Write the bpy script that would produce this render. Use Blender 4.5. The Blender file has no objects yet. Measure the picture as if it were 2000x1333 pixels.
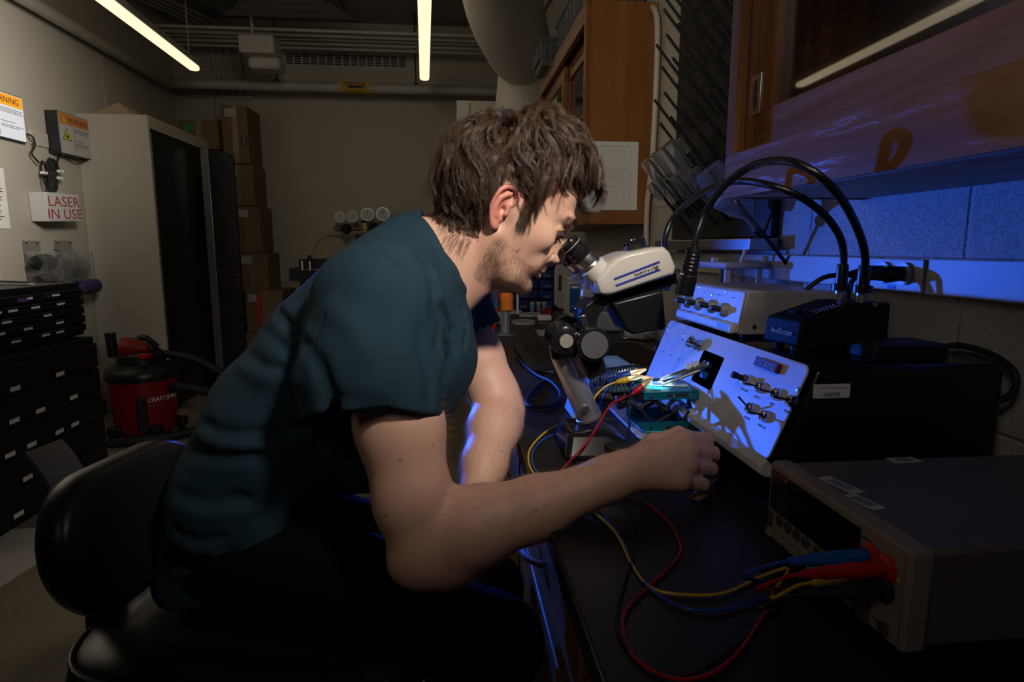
import bpy, bmesh, math, random
import numpy as np
from mathutils import Vector, Matrix

# ------------------------------------------------------------------ camera
F = 1200.0
YAW = math.radians(5.7); PIT = math.radians(8.7)
CAM = np.array([0.0, 0.0, 1.26])
FW = np.array([math.sin(YAW)*math.cos(PIT), math.cos(YAW)*math.cos(PIT), -math.sin(PIT)])
RT = np.array([math.cos(YAW), -math.sin(YAW), 0.0]); UP = np.cross(RT, FW)
def _ray(px, py): return FW + RT*(px-1000)/F - UP*(py-666.5)/F
def PY(px, py, Y): d = _ray(px, py); return CAM + d*(Y/d[1])
def PZ(px, py, z): d = _ray(px, py); return CAM + d*((z-CAM[2])/d[2])
def PX(px, py, X): d = _ray(px, py); return CAM + d*(X/d[0])

C = bpy.context.scene.collection
cam = bpy.data.cameras.new('camera'); co = bpy.data.objects.new('camera', cam); C.objects.link(co)
cam.sensor_width = 36.0; cam.lens = F*36/2000; cam.clip_start = 0.02
co.matrix_world = Matrix(((RT[0], UP[0], -FW[0], CAM[0]), (RT[1], UP[1], -FW[1], CAM[1]), (RT[2], UP[2], -FW[2], CAM[2]), (0, 0, 0, 1)))
bpy.context.scene.camera = co
vs = bpy.context.scene.view_settings
vs.view_transform = 'Standard'; vs.look = 'None'; vs.gamma = 1.0; vs.exposure = 0.0; vs.use_curve_mapping = False

# ------------------------------------------------------------------ world and lights
W = bpy.data.worlds.new('world'); bpy.context.scene.world = W; W.use_nodes = True
W.node_tree.nodes['Background'].inputs[0].default_value = (.9, .95, 1, 1)
W.node_tree.nodes['Background'].inputs[1].default_value = 0.003

def aim(o, tgt):
    d = Vector(tgt) - o.location
    o.rotation_euler = d.to_track_quat('-Z', 'Y').to_euler()
def spot(name, loc, tgt, energy, col, size, blend, soft):
    l = bpy.data.lights.new(name, 'SPOT'); l.energy = energy; l.color = col; l.spot_size = math.radians(size)
    l.spot_blend = blend; l.shadow_soft_size = soft
    o = bpy.data.objects.new(name, l); C.objects.link(o); o.location = loc; aim(o, tgt); return o
# gridded key on the head, blue gelled strobe behind the torso, a soft strobe on the wall by the signs
spot('key_strobe', (0.40, 0.02, 1.98), (0.02, 0.97, 1.37), 80, (1, .89, .78), 52, 1.0, .06)
spot('key_fill', (-0.55, -0.7, 2.35), (-0.02, 1.0, 1.38), 8, (1, .88, .76), 46, 1.0, .25)
spot('room_strobe', (-0.75, 0.2, 2.25), (0.60, 2.5, 1.80), 52, (1, .88, .70), 42, 1.0, .12)
spot('blue_strobe', (-0.60, 2.40, 1.185), (-.09, 1.53, 1.225), 122, (.02, .13, 1), 56, .65, .015)
spot('desk_fill', (-0.50, -0.35, 1.95), (.40, .50, .92), 4, (1, .88, .76), 62, 1.0, .25)
spot('bench_fill', (-0.60, -0.5, 2.25), (.50, .80, 1.66), 19, (1, .88, .76), 42, 1.0, .25)
spot('wall_strobe', (-0.9, 2.4, 2.3), (-2.65, 3.1, 2.1), 330, (1, .92, .82), 84, 1.0, .3)
spot('back_strobe', (-0.5, 2.6, 2.6), (-.9, 6.6, 1.7), 36, (1, .90, .72), 85, 1.0, .3)

# ------------------------------------------------------------------ materials
_mats = {}
def M(name, col=(.5, .5, .5), rough=.5, metal=0.0, bump=None, vary=None, emit=None, trans=0, ior=1.45, spec=.5, coat=0, sss=0, aniso=0):
    if name in _mats: return _mats[name]
    m = bpy.data.materials.new(name); m.use_nodes = True; nt = m.node_tree; n = nt.nodes; L = nt.links
    b = n['Principled BSDF']; b.inputs['Base Color'].default_value = (*col, 1); b.inputs['Roughness'].default_value = rough
    b.inputs['Metallic'].default_value = metal; b.inputs['IOR'].default_value = ior
    b.inputs['Specular IOR Level'].default_value = spec; b.inputs['Coat Weight'].default_value = coat
    b.inputs['Transmission Weight'].default_value = trans
    if aniso: b.inputs['Anisotropic'].default_value = aniso
    if sss:
        b.inputs['Subsurface Weight'].default_value = sss; b.inputs['Subsurface Radius'].default_value = (.012, .004, .002); b.inputs['Subsurface Scale'].default_value = 1.0
    if emit: b.inputs['Emission Color'].default_value = (*emit[0], 1); b.inputs['Emission Strength'].default_value = emit[1]
    tc = n.new('ShaderNodeTexCoord')
    v = vary or (12, .12)
    nz = n.new('ShaderNodeTexNoise'); nz.inputs['Scale'].default_value = v[0]; nz.inputs['Detail'].default_value = 4
    L.new(tc.outputs['Object'], nz.inputs['Vector'])
    mp = n.new('ShaderNodeMapRange'); mp.inputs['To Min'].default_value = 1-v[1]; mp.inputs['To Max'].default_value = 1+v[1]
    L.new(nz.outputs['Fac'], mp.inputs['Value'])
    mx = n.new('ShaderNodeVectorMath'); mx.operation = 'SCALE'; mx.inputs[0].default_value = col
    L.new(mp.outputs['Result'], mx.inputs['Scale']); L.new(mx.outputs['Vector'], b.inputs['Base Color'])
    if bump:
        bz = n.new('ShaderNodeTexNoise'); bz.inputs['Scale'].default_value = bump[0]; bz.inputs['Detail'].default_value = 3
        L.new(tc.outputs['Object'], bz.inputs['Vector'])
        bp = n.new('ShaderNodeBump'); bp.inputs['Strength'].default_value = bump[1]; bp.inputs['Distance'].default_value = bump[2] if len(bump) > 2 else .001
        L.new(bz.outputs['Fac'], bp.inputs['Height']); L.new(bp.outputs['Normal'], b.inputs['Normal'])
    _mats[name] = m; return m

def nodes_of(m):
    nt = m.node_tree; return nt, nt.nodes, nt.links, nt.nodes['Principled BSDF']
def wood(name, dark, light, axis, rough=.38, scale=1.0, pores=.25):
    """oak or birch: grain runs along `axis` (0,1,2) of world space"""
    if name in _mats: return _mats[name]
    m = bpy.data.materials.new(name); m.use_nodes = True; nt, n, L, b = nodes_of(m)
    g = n.new('ShaderNodeNewGeometry'); mp = n.new('ShaderNodeMapping')
    s = [26*scale]*3; s[axis] = 1.6*scale; mp.inputs['Scale'].default_value = s
    L.new(g.outputs['Position'], mp.inputs['Vector'])
    nz = n.new('ShaderNodeTexNoise'); nz.inputs['Scale'].default_value = 1.2; nz.inputs['Detail'].default_value = 5; nz.inputs['Distortion'].default_value = 1.2
    L.new(mp.outputs['Vector'], nz.inputs['Vector'])
    cr = n.new('ShaderNodeValToRGB'); cr.color_ramp.elements[0].position = .3; cr.color_ramp.elements[1].position = .72
    cr.color_ramp.elements[0].color = (*dark, 1); cr.color_ramp.elements[1].color = (*light, 1)
    L.new(nz.outputs['Fac'], cr.inputs['Fac']); L.new(cr.outputs['Color'], b.inputs['Base Color'])
    mp2 = n.new('ShaderNodeMapping'); s2 = [900*scale]*3; s2[axis] = 45*scale; mp2.inputs['Scale'].default_value = s2
    L.new(g.outputs['Position'], mp2.inputs['Vector'])
    n2 = n.new('ShaderNodeTexNoise'); n2.inputs['Scale'].default_value = 1; n2.inputs['Detail'].default_value = 3
    L.new(mp2.outputs['Vector'], n2.inputs['Vector'])
    r2 = n.new('ShaderNodeMapRange'); r2.inputs['From Min'].default_value = .52; r2.inputs['From Max'].default_value = .68
    L.new(n2.outputs['Fac'], r2.inputs['Value'])
    ma = n.new('ShaderNodeMath'); ma.operation = 'MULTIPLY'; L.new(r2.outputs['Result'], ma.inputs[0])
    n3 = n.new('ShaderNodeMapRange'); n3.inputs['From Min'].default_value = .5; n3.inputs['From Max'].default_value = .6
    L.new(nz.outputs['Fac'], n3.inputs['Value']); L.new(n3.outputs['Result'], ma.inputs[1])
    bp = n.new('ShaderNodeBump'); bp.inputs['Strength'].default_value = pores; bp.inputs['Distance'].default_value = .0015; bp.invert = True
    L.new(ma.outputs[0], bp.inputs['Height']); L.new(bp.outputs['Normal'], b.inputs['Normal'])
    b.inputs['Roughness'].default_value = rough; b.inputs['Specular IOR Level'].default_value = .28; _mats[name] = m; return m
def block_wall(name, ax, off, col=(.42, .385, .33), pit=.5, jt=.9):
    """painted concrete block, stack bond; ax = horizontal world axis of the wall (0 or 1)"""
    m = bpy.data.materials.new(name); m.use_nodes = True; nt, n, L, b = nodes_of(m)
    g = n.new('ShaderNodeNewGeometry'); sp = n.new('ShaderNodeSeparateXYZ'); L.new(g.outputs['Position'], sp.inputs[0])
    def joint(out, period, o, w):
        a = n.new('ShaderNodeMath'); a.operation = 'ADD'; a.inputs[1].default_value = -o + 100*period; L.new(out, a.inputs[0])
        p = n.new('ShaderNodeMath'); p.operation = 'PINGPONG'; p.inputs[1].default_value = period/2; L.new(a.outputs[0], p.inputs[0])
        r = n.new('ShaderNodeMapRange'); r.inputs['From Min'].default_value = w*.25; r.inputs['From Max'].default_value = w; L.new(p.outputs[0], r.inputs['Value']); return r.outputs['Result']
    j1 = joint(sp.outputs[ax], .4, off, .005); j2 = joint(sp.outputs[2], .2, .0, .005)
    mn = n.new('ShaderNodeMath'); mn.operation = 'MINIMUM'; L.new(j1, mn.inputs[0]); L.new(j2, mn.inputs[1])
    nz = n.new('ShaderNodeTexNoise'); nz.inputs['Scale'].default_value = 240; nz.inputs['Detail'].default_value = 3; L.new(g.outputs['Position'], nz.inputs['Vector'])
    pr = n.new('ShaderNodeMapRange'); pr.inputs['From Min'].default_value = .36; pr.inputs['From Max'].default_value = .47; L.new(nz.outputs['Fac'], pr.inputs['Value'])
    b1 = n.new('ShaderNodeBump'); b1.inputs['Strength'].default_value = jt; b1.inputs['Distance'].default_value = .003; L.new(mn.outputs[0], b1.inputs['Height'])
    b2 = n.new('ShaderNodeBump'); b2.inputs['Strength'].default_value = pit; b2.inputs['Distance'].default_value = .0022; L.new(pr.outputs['Result'], b2.inputs['Height']); L.new(b1.outputs['Normal'], b2.inputs['Normal'])
    L.new(b2.outputs['Normal'], b.inputs['Normal']); b.inputs['Base Color'].default_value = (*col, 1); b.inputs['Roughness'].default_value = .62
    return m

black = M('black_plastic', (.012, .012, .013), .38)
blackmat = M('black_powdercoat', (.012, .012, .013), .55, bump=(600, .3, .0003))
blackgloss = M('black_gloss', (.010, .010, .012), .16)
rubber = M('black_rubber', (.010, .010, .010), .6)
steel = M('brushed_steel', (.55, .55, .56), .32, 1.0, bump=(300, .08, .0002))
chrome = M('chrome', (.75, .75, .76), .12, 1.0)
white_enamel = M('ivory_enamel', (.52, .50, .45), .28)
panelpaint = M('pale_panel_paint', (.62, .62, .60), .42, bump=(900, .15, .0002))
greybeige = M('warm_grey_paint', (.30, .28, .26), .45)
navy = M('navy_print', (.02, .03, .25), .5)
ink = M('dark_ink', (.02, .02, .025), .6)
paper = M('white_paper', (.72, .72, .70), .7)
labelw = M('white_label', (.75, .75, .76), .5); labelg = M('dull_drawer_label', (.8, .8, .82), .6)
haze_glass = M('glass_reflection_haze', (.90, .93, .96), .04, trans=.94, ior=1.45, vary=(5, 0))  # faint pale diffuse added in place of soft reflections on the glass
glass = M('clear_glass', (1, 1, 1), .02, trans=1.0, ior=1.45, vary=(5, .0))
tealp = M('teal_anodised', (.01, .23, .30), .30, .55)
redp = M('red_plastic', (.45, .01, .012), .4)
bluep = M('blue_plastic', (.01, .10, .42), .42)
yellowp = M('yellow_plastic', (.72, .46, .02), .42)
orangep = M('orange_tape', (.95, .25, .02), .55)
cream = M('cream_wall_paint', (.42, .39, .33), .6, bump=(60, .2, .001), vary=(1.5, .04))
pipew = M('painted_pipe', (.36, .34, .30), .5)
worktop_m = M('black_epoxy_resin', (.010, .010, .011), .42, vary=(30, .3), bump=(220, .12, .0004))
oak_h = wood('oak_horizontal_grain', (.15, .056, .018), (.27, .115, .038), 1, .26, 1.0, .16)
oak_v = wood('oak_vertical_grain', (.15, .056, .018), (.27, .115, .038), 2, .26, 1.0, .16)
oak_p = wood('plywood_side', (.22, .085, .022), (.32, .135, .04), 2, .45, .35, .1)
base_wood = wood('base_cabinet_wood', (.13, .055, .02), (.22, .10, .035), 1, .45)

# ------------------------------------------------------------------ object helpers
def props(o, label=None, cat=None, group=None, kind=None):
    if label: o['label'] = label
    if cat: o['category'] = cat
    if group: o['group'] = group
    if kind: o['kind'] = kind
    return o
def thing(name, loc, label, cat, group=None):
    o = bpy.data.objects.new(name, None); C.objects.link(o); o.empty_display_size = .05
    o.location = [float(v) for v in loc]; props(o, label, cat, group); return o
def absloc(o):
    v = np.zeros(3)
    while o is not None: v += np.array(o.location); o = o.parent
    return v
def mesh_from(name, V, Fc, mat, parent=None, smooth=False, org=None):
    V = np.asarray(V, dtype=float)
    if parent is not None: o0 = absloc(parent); loc = (0, 0, 0)
    elif org is not None: o0 = np.array(org, float); loc = tuple(o0)
    else:
        o0 = np.array([(V[:, 0].min()+V[:, 0].max())/2, (V[:, 1].min()+V[:, 1].max())/2, V[:, 2].min()]); loc = tuple(o0)
    me = bpy.data.meshes.new(name); V = V-o0
    if isinstance(Fc, np.ndarray):
        nf, k = Fc.shape
        me.vertices.add(len(V)); me.vertices.foreach_set('co', V.astype(np.float32).ravel())
        me.loops.add(nf*k); me.loops.foreach_set('vertex_index', Fc.astype(np.int32).ravel())
        me.polygons.add(nf); me.polygons.foreach_set('loop_start', np.arange(0, nf*k, k, dtype=np.int32))
        me.update(calc_edges=True)
    else:
        me.from_pydata([tuple(v) for v in V], [], Fc); me.update()
    if smooth: me.polygons.foreach_set('use_smooth', np.ones(len(me.polygons), dtype=bool))
    me.materials.append(mat)
    ob = bpy.data.objects.new(name, me); C.objects.link(ob); ob.location = loc; ob.parent = parent
    return ob
def unit(v): v = np.asarray(v, float); return v/np.linalg.norm(v)
def perp(d):
    d = unit(d); a = np.array([0, 0, 1.0]) if abs(d[2]) < .9 else np.array([1.0, 0, 0])
    x = unit(np.cross(a, d)); return x, np.cross(d, x)
def spline(pts, n=8, closed=False):
    P = [np.asarray(p, float) for p in pts]; N = len(P); out = []
    for i in range(N if closed else N-1):
        if closed: a, b, c, d = P[(i-1) % N], P[i], P[(i+1) % N], P[(i+2) % N]
        else: a, b, c, d = P[max(i-1, 0)], P[i], P[i+1], P[min(i+2, N-1)]
        for k in range(n):
            t = k/n; out.append(.5*((2*b)+(-a+c)*t+(2*a-5*b+4*c-d)*t*t+(-a+3*b-3*c+d)*t**3))
    if not closed: out.append(P[-1])
    return out
class MB:
    def __init__(s, T=None): s.v = []; s.f = []; s.T = T
    def add(s, V, Fc):
        k = len(s.v); V = np.asarray(V, float)
        if s.T is not None: V = V @ s.T[:3, :3].T + s.T[:3, 3]
        s.v += [tuple(p) for p in V]; s.f += [tuple(i+k for i in f) for f in Fc]; return s
    def box(s, lo, hi, taper=None):
        x0, y0, z0 = lo; x1, y1, z1 = hi
        V = [(x0, y0, z0), (x1, y0, z0), (x1, y1, z0), (x0, y1, z0), (x0, y0, z1), (x1, y0, z1), (x1, y1, z1), (x0, y1, z1)]
        if taper:
            cx, cy = (x0+x1)/2, (y0+y1)/2
            V[4:] = [(cx+(a-cx)*taper, cy+(b-cy)*taper, c) for a, b, c in V[4:]]
        return s.add(V, [(0, 3, 2, 1), (4, 5, 6, 7), (0, 1, 5, 4), (1, 2, 6, 5), (2, 3, 7, 6), (3, 0, 4, 7)])
    def cyl(s, p0, p1, r0, r1=None, n=24, caps=True):
        return s.rev([(r0, 0), (r1 if r1 is not None else r0, 1)], p0, p1, n, caps)
    def rev(s, prof, p0, p1, n=24, caps=True, absolute=False):
        """lathe: prof = (radius, t) with t along p0->p1 (0..1, or metres if absolute)"""
        p0 = np.asarray(p0, float); d = np.asarray(p1, float)-p0; L = np.linalg.norm(d); d = d/L; x, y = perp(d)
        V = []; Fc = []
        for r, t in prof:
            c = p0+d*(t if absolute else t*L)
            for i in range(n): a = 2*math.pi*i/n; V.append(c+(x*math.cos(a)+y*math.sin(a))*r)
        for j in range(len(prof)-1):
            for i in range(n): Fc.append((j*n+i, j*n+(i+1) % n, (j+1)*n+(i+1) % n, (j+1)*n+i))
        if caps: Fc.append(tuple(range(n-1, -1, -1))); Fc.append(tuple(range((len(prof)-1)*n, len(prof)*n)))
        return s.add(V, Fc)
    def tube(s, pts, r, n=10, closed=False, caps=True, rads=None):
        P = [np.asarray(p, float) for p in pts]; N = len(P); V = []; Fc = []; x = None
        for i in range(N):
            d = unit(P[(i+1) % N if closed else min(i+1, N-1)]-P[(i-1) % N if closed else max(i-1, 0)])
            if x is None: x, y = perp(d)
            else: x = unit(x-d*np.dot(x, d)); y = np.cross(d, x)
            rr = rads[i] if rads is not None else r
            for k in range(n): a = 2*math.pi*k/n; V.append(P[i]+(x*math.cos(a)+y*math.sin(a))*rr)
        for j in range(N if closed else N-1):
            for i in range(n):
                j2 = (j+1) % N; Fc.append((j*n+i, j*n+(i+1) % n, j2*n+(i+1) % n, j2*n+i))
        if caps and not closed: Fc.append(tuple(range(n-1, -1, -1))); Fc.append(tuple(range((N-1)*n, N*n)))
        return s.add(V, Fc)
    def prism(s, poly, y0, y1, ax='y'):
        """poly in (x,z) extruded along y (ax='y'); 'x': (y,z) along x; 'z': (x,y) along z"""
        n = len(poly)
        mk = {'y': lambda a, b, c: (a, c, b), 'x': lambda a, b, c: (c, a, b), 'z': lambda a, b, c: (a, b, c)}[ax]
        V = [mk(a, b, y0) for a, b in poly]+[mk(a, b, y1) for a, b in poly]
        return s.add(V, [tuple(range(n)), tuple(range(2*n-1, n-1, -1))]+[(i, i+n, (i+1) % n+n, (i+1) % n) for i in range(n)])
    def sphere(s, c, r, n=16, sc=(1, 1, 1)):
        V = []; Fc = []; m = n//2
        for j in range(m+1):
            th = math.pi*j/m
            for i in range(n): a = 2*math.pi*i/n; V.append((c[0]+r*sc[0]*math.sin(th)*math.cos(a), c[1]+r*sc[1]*math.sin(th)*math.sin(a), c[2]+r*sc[2]*math.cos(th)))
        for j in range(m):
            for i in range(n): Fc.append((j*n+i, (j+1)*n+i, (j+1)*n+(i+1) % n, j*n+(i+1) % n))
        return s.add(V, Fc)
    def build(s, name, mat, parent=None, bev=0, smooth=None, org=None, seg=2):
        o = mesh_from(name, s.v, s.f, mat, parent, False, org)
        bm = bmesh.new(); bm.from_mesh(o.data)
        bmesh.ops.remove_doubles(bm, verts=bm.verts, dist=1e-6); bmesh.ops.recalc_face_normals(bm, faces=bm.faces)
        ang = math.radians(38) if smooth is None else smooth
        for f in bm.faces: f.smooth = True
        for e in bm.edges:
            if len(e.link_faces) != 2 or e.calc_face_angle(0) > ang: e.smooth = False
        bm.to_mesh(o.data); bm.free()
        if bev:
            b = o.modifiers.new('bevel', 'BEVEL'); b.width = bev; b.segments = seg; b.limit_method = 'ANGLE'; b.angle_limit = math.radians(40); b.harden_normals = False
        return o
def roundrect(cx, cy, w, h, r, n=5):
    P = []
    for sx, sy, a0 in ((1, 1, 0), (-1, 1, 90), (-1, -1, 180), (1, -1, 270)):
        for k in range(n+1):
            a = math.radians(a0+90*k/n); P.append((cx+sx*(w/2-r)+r*math.cos(a), cy+sy*(h/2-r)+r*math.sin(a)))
    return P
def fr(o, ex, ey):
    """4x4 frame: origin o, x axis ex, y axis ey (orthogonalised), z = x cross y"""
    ex = unit(ex); ey = np.asarray(ey, float); ey = unit(ey-ex*np.dot(ex, ey)); ez = np.cross(ex, ey)
    T = np.eye(4); T[:3, 0] = ex; T[:3, 1] = ey; T[:3, 2] = ez; T[:3, 3] = o; return T
def text(body, T, size, mat, parent, name='lettering', ext=.0002, align='LEFT', sx=1.0):
    cu = bpy.data.curves.new(name, 'FONT'); cu.body = body; cu.size = size; cu.extrude = ext; cu.align_x = align; cu.resolution_u = 3
    cu.materials.append(mat); o = bpy.data.objects.new(name, cu); C.objects.link(o); o.parent = parent
    T = T.copy(); T[:3, 3] -= absloc(parent); T[:3, 0] *= sx
    o.matrix_local = Matrix(T.tolist())
    bpy.context.view_layer.update(); me = bpy.data.meshes.new_from_object(o); r = bpy.data.objects.new(name, me); C.objects.link(r)
    r.parent = parent; r.matrix_local = Matrix(T.tolist()); bpy.data.objects.remove(o); bpy.data.curves.remove(cu); return r
def tower(o, *a, **k): return props(o, *a, **k)
def dup(root, delta, label=None):
    r = root.copy(); C.objects.link(r); r.location = Vector(root.location)+Vector([float(x) for x in delta])
    if label: r['label'] = label
    for ch in root.children:
        c = ch.copy(); C.objects.link(c); c.parent = r
        for g in ch.children: d = g.copy(); C.objects.link(d); d.parent = c
    return r
def S(o): o['kind'] = 'structure'; return o
BZ = .92      # worktop height
WX = .76      # right wall
# ================================================================== room shell
LX = -2.65; BY = 6.6; CZ = 3.45; FY = -2.2
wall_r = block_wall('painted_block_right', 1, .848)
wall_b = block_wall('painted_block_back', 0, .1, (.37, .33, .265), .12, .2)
def floor_mat():
    m = bpy.data.materials.new('vinyl_floor_tile'); m.use_nodes = True; nt, n, L, b = nodes_of(m)
    g = n.new('ShaderNodeNewGeometry')
    br = n.new('ShaderNodeTexBrick'); br.offset = 0; br.inputs['Scale'].default_value = 1; br.inputs['Brick Width'].default_value = .305; br.inputs['Row Height'].default_value = .305
    br.inputs['Mortar Size'].default_value = .001; br.inputs['Color1'].default_value = (.33, .28, .20, 1); br.inputs['Color2'].default_value = (.30, .255, .185, 1); br.inputs['Mortar'].default_value = (.18, .15, .11, 1)
    L.new(g.outputs['Position'], br.inputs['Vector'])
    nz = n.new('ShaderNodeTexNoise'); nz.inputs['Scale'].default_value = 60; nz.inputs['Detail'].default_value = 5; L.new(g.outputs['Position'], nz.inputs['Vector'])
    mx = n.new('ShaderNodeMix'); mx.data_type = 'RGBA'; mx.blend_type = 'MULTIPLY'; mx.inputs['Factor'].default_value = .35
    L.new(br.outputs['Color'], mx.inputs['A']); L.new(nz.outputs['Color'], mx.inputs['B']); L.new(mx.outputs['Result'], b.inputs['Base Color'])
    b.inputs['Roughness'].default_value = .35; return m
S(MB().box((LX-.1, FY-.1, -.1), (WX+.1, BY+.1, 0)).build('floor', floor_mat()))
S(MB().box((LX-.1, FY-.1, CZ), (WX+.1, BY+.1, CZ+.1)).build('ceiling', M('ceiling_deck_paint', (.22, .21, .19), .7, bump=(20, .2, .002))))
S(MB().box((WX, FY-.1, 0), (WX+.1, BY+.1, CZ)).build('wall_right', wall_r))
S(MB().box((LX-.1, FY-.1, 0), (LX, BY+.1, CZ)).build('wall_left', cream))
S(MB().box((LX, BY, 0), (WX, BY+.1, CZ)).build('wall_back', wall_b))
S(MB().box((LX, FY-.1, 0), (WX, FY, CZ)).build('wall_front', cream))
S(MB().box((LX, -.6, 0), (LX+.012, BY, .10)).build('baseboard_left', rubber))
S(MB().box((LX, BY-.012, 0), (WX-.7, BY, .10)).build('baseboard_back', rubber))
for k, y in enumerate((3.95, 5.3)):   # batten joints of the left wall panels
    S(MB().box((LX, y-.012, .1), (LX+.006, y+.012, CZ)).build('trim_%d' % (k+1), cream))

# -------- pale sheet standing in for a patch of light on the floor, left of the chair
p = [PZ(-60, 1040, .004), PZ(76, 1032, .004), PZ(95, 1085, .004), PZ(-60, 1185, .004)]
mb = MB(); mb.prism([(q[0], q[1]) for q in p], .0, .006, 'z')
tower(mb.build('floor_light_patch', M('pale_light_patch', (.55, .52, .48), .7, bump=(300, .3, .001))), 'pale patch of light, built as a sheet, on the tile floor left of the chair', 'mat')  # not a real mat: the sheet stands in for a patch of light

# ================================================================== ceiling services
LZ = 2.70
lampE = M('lit_diffuser', (.9, .85, .75), .4, emit=((1.0, .80, .52), 1.25))
lamph = M('lamp_housing_paint', (.35, .34, .32), .5)
def pendant(a, b, label, rods):
    a = np.array(a); b = np.array(b); t = thing('pendant_light', (a+b)/2, label, 'light', 'long pendant strip lights')
    d = unit(b-a); sd = unit(np.cross(d, (0, 0, 1)))
    T = np.eye(4); T[:3, 0] = d; T[:3, 1] = sd; T[:3, 2] = np.cross(d, sd); T[:3, 3] = a
    if T[2, 2] < 0: T[:3, 1] *= -1; T[:3, 2] *= -1
    L = np.linalg.norm(b-a); w = .040
    pf = roundrect(L/2, 0, L, 2*w, w-.002, 8)
    m = MB(T); m.prism(pf, -.035, .0, 'z'); m.build('diffuser', lampE, t, bev=.012, seg=3)
    m = MB(T); m.prism(roundrect(L/2, 0, L, 2*w-.004, w-.006, 8), .0, .045, 'z'); m.build('housing', lamph, t)
    for r in rods: q = a+d*r; MB().cyl((q[0], q[1], q[2]+.04), (q[0], q[1], CZ), .005, n=8).build('hanger', lamph, t)
e = PZ(829, 150, LZ); s0 = PZ(829, -150, LZ); pendant(e, s0, 'right-hand glowing strip light hanging above the head, seen end on', (.35,))
e = PZ(382, 131, LZ); s0 = PZ(170, -32, LZ); pendant(e, s0+ (s0-e)*.3, 'left-hand glowing strip light running diagonally by the left wall', (.12,))

def pipe(name, pts, r, mat, label, cat='pipe', group=None, n=12):
    o = MB().tube(pts, r, n).build(name, mat); return tower(o, label, cat, group)
# long pipe across the back with its yellow label, then round the corner along the left wall
yb = BY-.35
a = PY(352, 158, yb); b_ = PY(965, 184, yb)
zz = (a[2]+b_[2])/2
t = thing('ceiling_pipe', (0, yb, zz), 'white pipe running across the back wall and round onto the left wall', 'pipe')
MB().tube(spline([(LX+.10, 1.6, zz), (LX+.10, 4.5, zz), (LX+.10, yb-.12, zz), (LX+.16, yb-.03, zz), (LX+.3, yb, zz), (-.8, yb, zz), (WX-.02, yb, zz)], 6), .045, 14).build('pipe', pipew, t)
q = PY(695, 172, yb-.02)
MB().rev([(.049, 0), (.049, 1)], (q[0]-.12, yb, zz), (q[0]+.12, yb, zz), 20).build('pipe_marker', M('dull_yellow', (.36, .22, .015), .5), t)
for dx in (-.125, .125): MB().box((q[0]+dx-.02, yb-.055, zz-.052), (q[0]+dx+.016, yb-.02, zz+.052)).build('marker_strap', M('dull_yellow', (.36, .22, .015), .5), t)
MB().box((q[0]-.075, yb-.0505, zz-.012), (q[0]+.075, yb-.047, zz+.012)).build('marker_print', ink, t)
for px in (541, 812):
    q = PY(px, 160, yb); MB().cyl((q[0], yb, zz+.04), (q[0], yb, CZ), .007, n=8).build('hanger_rod', rubber, t)
    MB().box((q[0]-.02, yb-.02, zz+.03), (q[0]+.02, yb+.02, zz+.06)).build('hanger_clamp', rubber, t)
# conduit runs below the ceiling
for k, (py, dy) in enumerate(((55, -.9), (64, -.75), (72, -.62), (80, -.5), (90, -.4))):
    y = BY+dy; a = PY(470, py, y)[2]; a = min(a, CZ-.03)
    ln = ['nearest', 'second', 'third', 'fourth', 'rearmost'][k]
    pipe('ceiling_conduit', [(LX+.05, y, a), (WX-.25, y, a)] if k else [(LX+.05, y, a), (WX-.5, y, a), (WX-.48, y-.02, a+.1), (WX-.48, y-.02, CZ)], .014+.004*(k % 2), pipew, '%s of the thin conduits crossing the ceiling before the back wall' % ln, 'pipe', 'conduits crossing the ceiling')
# vertical conduits in the back-left corner behind the boxes
for k, px in enumerate((418, 434, 452, 470)):
    q = PY(px, 150, BY-.03); ln = ['leftmost', 'second from left', 'third from left', 'rightmost'][k]
    pipe('wall_conduit', spline([(q[0]-.35, BY-.8, CZ-.12), (q[0]-.1, BY-.25, CZ-.14), (q[0], BY-.04, CZ-.35), (q[0], BY-.035, 2.2), (q[0], BY-.035, .9)], 5), .013, pipew, 'thin upright conduit in the far corner behind the cartons, %s' % ln, 'pipe', 'upright conduits in the corner')
q = PY(365, 185, BY-.06)
tower(MB().box((PY(368, 186, BY)[0], BY-.05, q[2]-.02), (PY(495, 186, BY)[0], BY-.005, q[2])).build('conduit_strut', steel), 'horizontal metal strut holding the upright conduits in the corner', 'bracket')
# grille in the back wall
g0 = PY(556, 104, BY-.01); g1 = PY(793, 133, BY-.01)
t = thing('wall_grille', ((g0[0]+g1[0])/2, BY, g1[2]), 'long dark air grille of small slots high on the back wall', 'vent')
zt, zb = PY(700, 108, BY)[2], PY(700, 130, BY)[2]
MB().box((g0[0]-.04, BY-.006, zb-.04), (g1[0]+.04, BY, zt+.04)).build('frame', pipew, t)
n_ = 15; w_ = (g1[0]-g0[0])/n_
m = MB()
for i in range(n_):
    for j in range(5):
        h = (zt-zb)/5; m.box((g0[0]+w_*i+.012, BY-.010, zb+h*j+.006), (g0[0]+w_*(i+1)-.006, BY-.006, zb+h*(j+1)-.004))
m.build('slots', rubber, t)
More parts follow.
